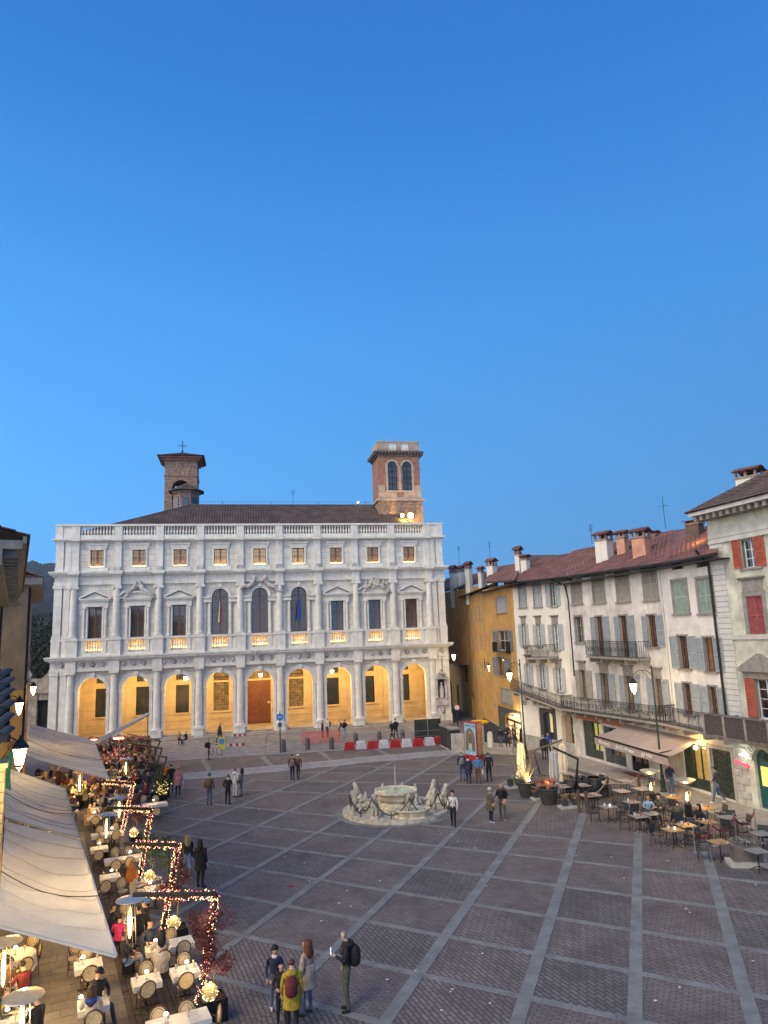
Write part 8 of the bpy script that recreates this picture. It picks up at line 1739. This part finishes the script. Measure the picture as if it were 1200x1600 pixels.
MB().lathe(0, 0, [(.26, 0), (.24, 1.1), (.2, 1.25), (.001, 1.36)], 12).build('stone_bollard', plas1, None, gp(766.5, 1168), label='pale stone bollard right of the poster totem', cat='bollard')
mesh_m = glassmat('orange_mesh', (.95, .28, .2), .0); 
a, b_ = gp(471, 1163), gp(533, 1160); o = empty('mesh_fence', a, 0, 'orange-red plastic mesh fence before the palace', 'fence'); d = b_ - a; m = MB()
for k in range(int(d.length / .09)): q = d * (k * .09 / d.length); m.bar(q, q + Vector((0, 0, 1.15)), .03, .015)
for k in range(13): m.bar(Vector((0, 0, .05 + k * .09)), d + Vector((0, 0, .05 + k * .09)), .035, .015)
m.build('orange_mesh', mat('orange_mesh_plastic', (.62, .11, .08), .6, .1), o, kind='stuff')
for t in (0, .5, 1): MB().tube([d * t, d * t + Vector((0, 0, 1.3))], .025, 5).build('fence_post', steel, o)
def rail(lab, p0, p1, h=1.0):
    a, b_ = gp(*p0), gp(*p1); d = b_ - a; o = empty('handrail', a, 0, lab, 'railing')
    MB().tube([Vector((0, 0, h)), d + Vector((0, 0, h))], .022, 5).build('rail', steel, o); MB().tube([Vector((0, 0, h * .5)), d + Vector((0, 0, h * .5))], .015, 5).build('rail', steel, o); n = max(1, int(d.length / 2.6))
    for k in range(n + 1): MB().tube([d * (k / n), d * (k / n) + Vector((0, 0, h))], .022, 5).build('post', steel, o)
rail('thin metal railing above the red and white barriers', (556, 1164), (690, 1157), .95); rail('thin metal railing left of the orange mesh', (418, 1160), (471, 1159), .9)
p = gp(438, 1177); o = empty('road_sign', p, 0, 'blue round arrow sign on a tall dark pole', 'road sign'); MB().tube([(0, 0, 0), (0, 0, 3.55)], .045, 8).build('pole', metalb, o)
MB().cyl((0, -.05, 3.05), (0, -.08, 3.05), .32, .32, 20).build('sign_disc', mat('sign_blue', (.02, .22, .6), .4, .03), o); b = MB().box(-.2, .12, -.095, -.082, 3.01, 3.09); b.prism([(-.24, 3.05), (-.08, 3.17), (-.08, 2.93)], -.095, -.082); b.build('white_arrow', plain(CL['white']), o)
MB().box(-.16, .16, -.07, -.05, 2.2, 2.62).build('lower_plate', mat('plate_back', (.12, .13, .15), .5), o); MB().box(-.12, .12, -.08, -.07, 2.3, 2.5).build('small_plate', plain(CL['royal blue']), o)
def striped(lab, u, v, w_, h):
    p = gp(u, v); o = empty('trestle_barrier', p, .12, lab, 'barrier')
    for k in range(6): MB().box(-w_ / 2 + k * w_ / 6, -w_ / 2 + (k + 1) * w_ / 6, -.02, .02, h, h + .22).build('stripe_board', redp if k % 2 else whp, o)
    for s in (-1, 1): MB().tube([(s * w_ * .36, -.25, 0), (s * w_ * .36, 0, h + .1)], .025, 5).tube([(s * w_ * .36, .25, 0), (s * w_ * .36, 0, h + .1)], .025, 5).build('leg_pair', steel, o)
striped('nearer red and white striped trestle barrier', 368, 1184, 1.5, .95); striped('farther red and white striped trestle barrier by the steps', 373, 1166, 1.4, .9)
p = gp(346, 1172); o = empty('works_sign', p, .1, 'yellow temporary works sign with a blue arrow disc', 'road sign'); MB().box(-.3, .3, -.02, .02, .05, 1.15).build('sign_board', mat('sign_yellow', (.5, .48, .06), .5, .05), o); MB().cyl((0, -.03, .78), (0, -.05, .78), .24, .24, 18).build('sign_disc', mat('sign_blue', (.02, .22, .6)), o); MB().bar((-.1, -.06, .88), (.1, -.06, .68), .05, .01).build('white_arrow', plain(CL['white']), o)
p = gp(336, 1180); o = empty('bicycle', p, 2.6, 'pale bicycle leaning by the works sign', 'bicycle'); wm = plain((.02, .02, .02))
for x in (-.52, .52): w = MB().tube([(x + .33 * cos(a), 0, .34 + .33 * sin(a)) for a in [2 * pi * k / 18 for k in range(19)]], .02, 5).build('wheel', wm, o); s = MB(); [s.bar((x, 0, .34), (x + .32 * cos(k * pi / 5), 0, .34 + .32 * sin(k * pi / 5)), .006) for k in range(10)]; s.build('spokes', steel, w)
b = MB(); [b.tube(q, .018, 5) for q in ([(-.52, 0, .34), (-.15, 0, .8), (.35, 0, .85), (.0, 0, .32), (-.52, 0, .34)], [(-.2, 0, .9), (0, 0, .32)], [(.52, 0, .34), (.35, 0, .95)])]; b.build('frame', plain(CL['cream']), o); MB().box(-.3, -.08, -.06, .06, .9, .95).build('saddle', wm, o); MB().tube([(.3, -.25, 1.0), (.36, 0, .97), (.3, .25, 1.0)], .016, 5).build('handlebar', wm, o)
for i, (u, v) in enumerate(((415, 1184), (417, 1164))):
    MB().tube([(0, 0, 0), (0, 0, 1.5)], .03, 6).lathe(0, 0, [(.16, 0), (.16, .05), (.03, .07)], 10).build('fence_pole', steel, None, gp(u, v), label=['nearer thin grey pole on a round foot before the palace', 'farther thin grey pole on a round foot by the steps'][i], cat='pole')
binm = mat('bin_dark', (.03, .035, .04), .5, .15, 3)
for i, (u, v) in enumerate(((694, 1166), (698.5, 1168), (703, 1170), (710, 1173))):
    o = empty('recycling_bin', gp(u, v), .15, ['leftmost', 'second', 'third', 'largest, rightmost'][i] + ' dark recycling bin beside the palace corner', 'bin'); w_ = .5 if i < 3 else .85; MB().box(-w_ / 2, w_ / 2, -.5, .5, .1, 1.75).build('body', binm, o); MB().box(-w_ / 2 - .03, w_ / 2 + .03, -.54, .54, 1.75, 1.87).build('lid', mat('bin_lid', (.25, .25, .24), .5), o); MB().box(-w_ / 2 - .02, w_ / 2 + .02, -.52, .52, 0, .1).build('base', rust, o); MB().box(-w_ * .3, w_ * .3, -.52, -.5, .9, 1.4).build('bin_label', plain([(.5, .5, .5), (.1, .2, .4), (.1, .3, .15), (.08, .1, .12)][i]), o)
p = gp(716, 1176); MB().box(-.5, .5, -.3, .3, 0, 1.5).build('stone_block', rust, None, p, .1, label='grey stone block between the bins and the totem', cat='block')
pa, pb2 = gp(648, 1158), gp(690, 1155); o = empty('screened_fence', pa, atan2(pb2.y - pa.y, pb2.x - pa.x), 'fence panel with dark green screening before the palace corner', 'fence'); L9 = (pb2 - pa).length; MB().box(0, L9, 0, .05, .1, 1.9).build('screen', mat('dark_green_net', (.03, .04, .035), .8, .2), o)
for t in (0, .5, 1): MB().tube([(L9 * t, -.02, 0), (L9 * t, -.02, 2.0)], .03, 5).build('fence_post', steel, o)
# poster totem
A_, B_, C_ = gp(727, 1186), gp(747, 1190.5), gp(755.5, 1186); tz = 2.85; tt_ = empty('poster_totem', A_, 0, 'three-sided red-framed poster column with a pale blue TAROCCHI poster', 'poster column')
O = A_; MB().slab([A_ - O, B_ - O, C_ - O], 0, tz).build('column', redp, tt_)
def face(Pa, Pb, name, m, z0, z1, e=.03, s0=.07, s1=.93, y=0):
    d = (Pb - Pa).normalized(); n = Vector((d.y, -d.x, 0)); L_ = (Pb - Pa).length; a = Pa - O + d * L_ * s0 + n * (.004 + y); b_ = Pa - O + d * L_ * s1 + n * (.004 + y)
    return MB().slab([a, b_, b_ + n * .02, a + n * .02], z0, z1).build(name, m, tt_)
sky_b = mat('poster_blue', (.24, .50, .66), .6, .12, 3); face(A_, B_, 'blue_poster', sky_b, .42, tz - .08); face(B_, C_, 'side_poster', mat('side_poster_paint', (.55, .46, .28), .7, .5, 2.2, col2=(.42, .15, .05)), .42, tz - .08, s0=.12, s1=.88)
dA = (B_ - A_).normalized(); angT = atan2(dA.y, dA.x); nA = Vector((dA.y, -dA.x, 0)); cT = (A_ + B_) / 2 - O + nA * .035; LT = (B_ - A_).length; pic = empty('x') if 0 else None
M_ = lambda mb, nm, m: mb.build(nm, m, tt_, cT, angT)
M_(MB().prism([(LT * .36 * cos(a), 1.55 + .72 * sin(a) + .15) for a in [2 * pi * k / 20 for k in range(20)]], -.006, 0), 'oval_panel', mat('poster_brown', (.13, .10, .07), .7, .5, 7, col2=(.25, .20, .08))); M_(MB().prism([(-LT * .36, .72), (LT * .36, .72), (LT * .36, 1.5), (-LT * .36, 1.5)], -.005, -.001), 'lower_panel', mat('poster_green', (.12, .15, .06), .7, .5, 7))
M_(MB().prism([(-.12, 1.25), (.14, 1.25), (.11, 1.85), (.04, 2.0), (-.06, 2.0), (-.1, 1.85)], -.014, -.008), 'painted_figure', mat('figure_grey', (.10, .11, .15), .7, .3, 9)); M_(MB().prism([(.09 * cos(a), 2.1 + .1 * sin(a)) for a in [2 * pi * k / 12 for k in range(12)]], -.016, -.008), 'painted_head', mat('figure_skin', (.4, .33, .27))); M_(MB().prism([(-.26, .72), (.3, .76), (.18, 1.28), (-.16, 1.28)], -.014, -.008), 'painted_robe', mat('figure_robe', (.45, .46, .42), .7, .3, 8))
text('TAROCCHI', .3, mat('poster_navy', (.05, .14, .25)), tt_, cT + nA * .0 + Vector((0, 0, tz - .26)), (pi / 2, 0, angT), ext=.004, squeeze=.86)
q = gp(748, 1130, z=2.6); q = at_y(749, 1128, C_.y + 5); o = empty('yellow_canopy', Vector((q.x, q.y, 0)), 0, 'rounded flat yellow canopy on a pole behind the poster totem', 'canopy'); MB().lathe(0, 0, [(.001, q.z + .18), (.6, q.z + .14), (.85, q.z), (.7, q.z - .14), (.001, q.z - .14)], 20, sy=.5).build('yellow_shell', mat('yellow_shell', (.72, .42, .01), .5, .08, 3), o); MB().tube([(0, 0, 0), (0, 0, q.z)], .05, 6).build('pole', metalb, o)
pa, pb2 = gp(757, 1160), gp(800, 1163); pc = gp(752, 1140); o = empty('ramp_wall', pa, 0, 'dark sloping parapet of the ramp beside the lane', 'wall'); b = MB(); d = pb2 - pa; e_ = Vector((.1, .5, 0)); b.add([(0, 0, 0), d, d + Vector((0, 0, .9)), Vector((0, 0, 2.1)), e_, d + e_, d + e_ + Vector((0, 0, .9)), e_ + Vector((0, 0, 2.1))], [(0, 1, 2, 3), (7, 6, 5, 4), (3, 2, 6, 7), (0, 3, 7, 4), (1, 5, 6, 2), (0, 4, 5, 1)]); b.build('parapet', mat('dark_parapet', (.04, .042, .04), .8, .2, 2), o)
p = gp(716, 1148); o = empty('road_sign', p, 0, 'small red-ringed sign on a dark pole at the palace corner', 'road sign'); MB().tube([(0, 0, 0), (0, 0, 2.9)], .05, 6).build('pole', metalb, o); MB().cyl((0, -.05, 2.6), (0, -.08, 2.6), .3, .3, 16).build('sign_disc', plain(CL['white']), o); MB().tube([(.27 * cos(a), -.09, 2.6 + .27 * sin(a)) for a in [2 * pi * k / 16 for k in range(17)]], .035, 5).build('red_ring', redp, o)
# scraps of paper on the paving
rnd = random.Random(12)
LIT = [(405, 1265), (383, 1326), (476, 1349), (445, 1339), (484, 1378), (542, 1393), (530, 1412), (548, 1417), (502, 1440), (594, 1377), (707, 1547), (704, 1551), (605, 1532), (649, 1518), (690, 1580), (766, 1569), (754, 1491), (900, 1338), (955, 1340), (975, 1373), (1072, 1421), (1078, 1427), (1043, 1346), (1062, 1544), (1024, 1565), (1177, 1503), (1181, 1383), (760, 1385), (743, 1326), (690, 1303), (715, 1316), (535, 1309)]
sm = [MB().slab([(-.07, -.05), (.08, -.04), (.06, .05), (-.05, .06)], 0, .012).mesh('litter', plain(CL['white'])), MB().slab([(-.05, -.03), (.04, -.05), (.05, .03), (-.02, .05)], 0, .02).mesh('litter', plain(CL['white']))]
for i, (u, v) in enumerate(LIT):
    p = gp(u, v); o = obj('litter', sm[i % 2], None, (p.x, p.y, .022), rnd.uniform(0, 6), label='small white scrap of paper lying on the brick paving', cat='litter', group='scraps of paper on the square'); o.scale = (.62,) * 3
p = gp(455, 1385); obj('litter', MB().slab([(-.12, -.05), (.1, -.07), (.13, .05), (-.08, .06)], 0, .015).mesh('litter', redp), None, (p.x, p.y, .022), .4, label='red scrap of paper left of centre on the brick paving', cat='litter')

# ================================================================== AIR
hz = bpy.data.materials.new('evening_haze'); hz.use_nodes = True; N = hz.node_tree.nodes; N.remove(N['Principled BSDF']); pv = N.new('ShaderNodeVolumePrincipled'); pv.inputs['Color'].default_value = (.5, .72, 1, 1); pv.inputs['Density'].default_value = .00011
hz.node_tree.links.new(pv.outputs[0], N['Material Output'].inputs['Volume'])
MB().box(-1600, 1600, -55, 2100, -1.02, 215).build('haze', hz, kind='stuff')
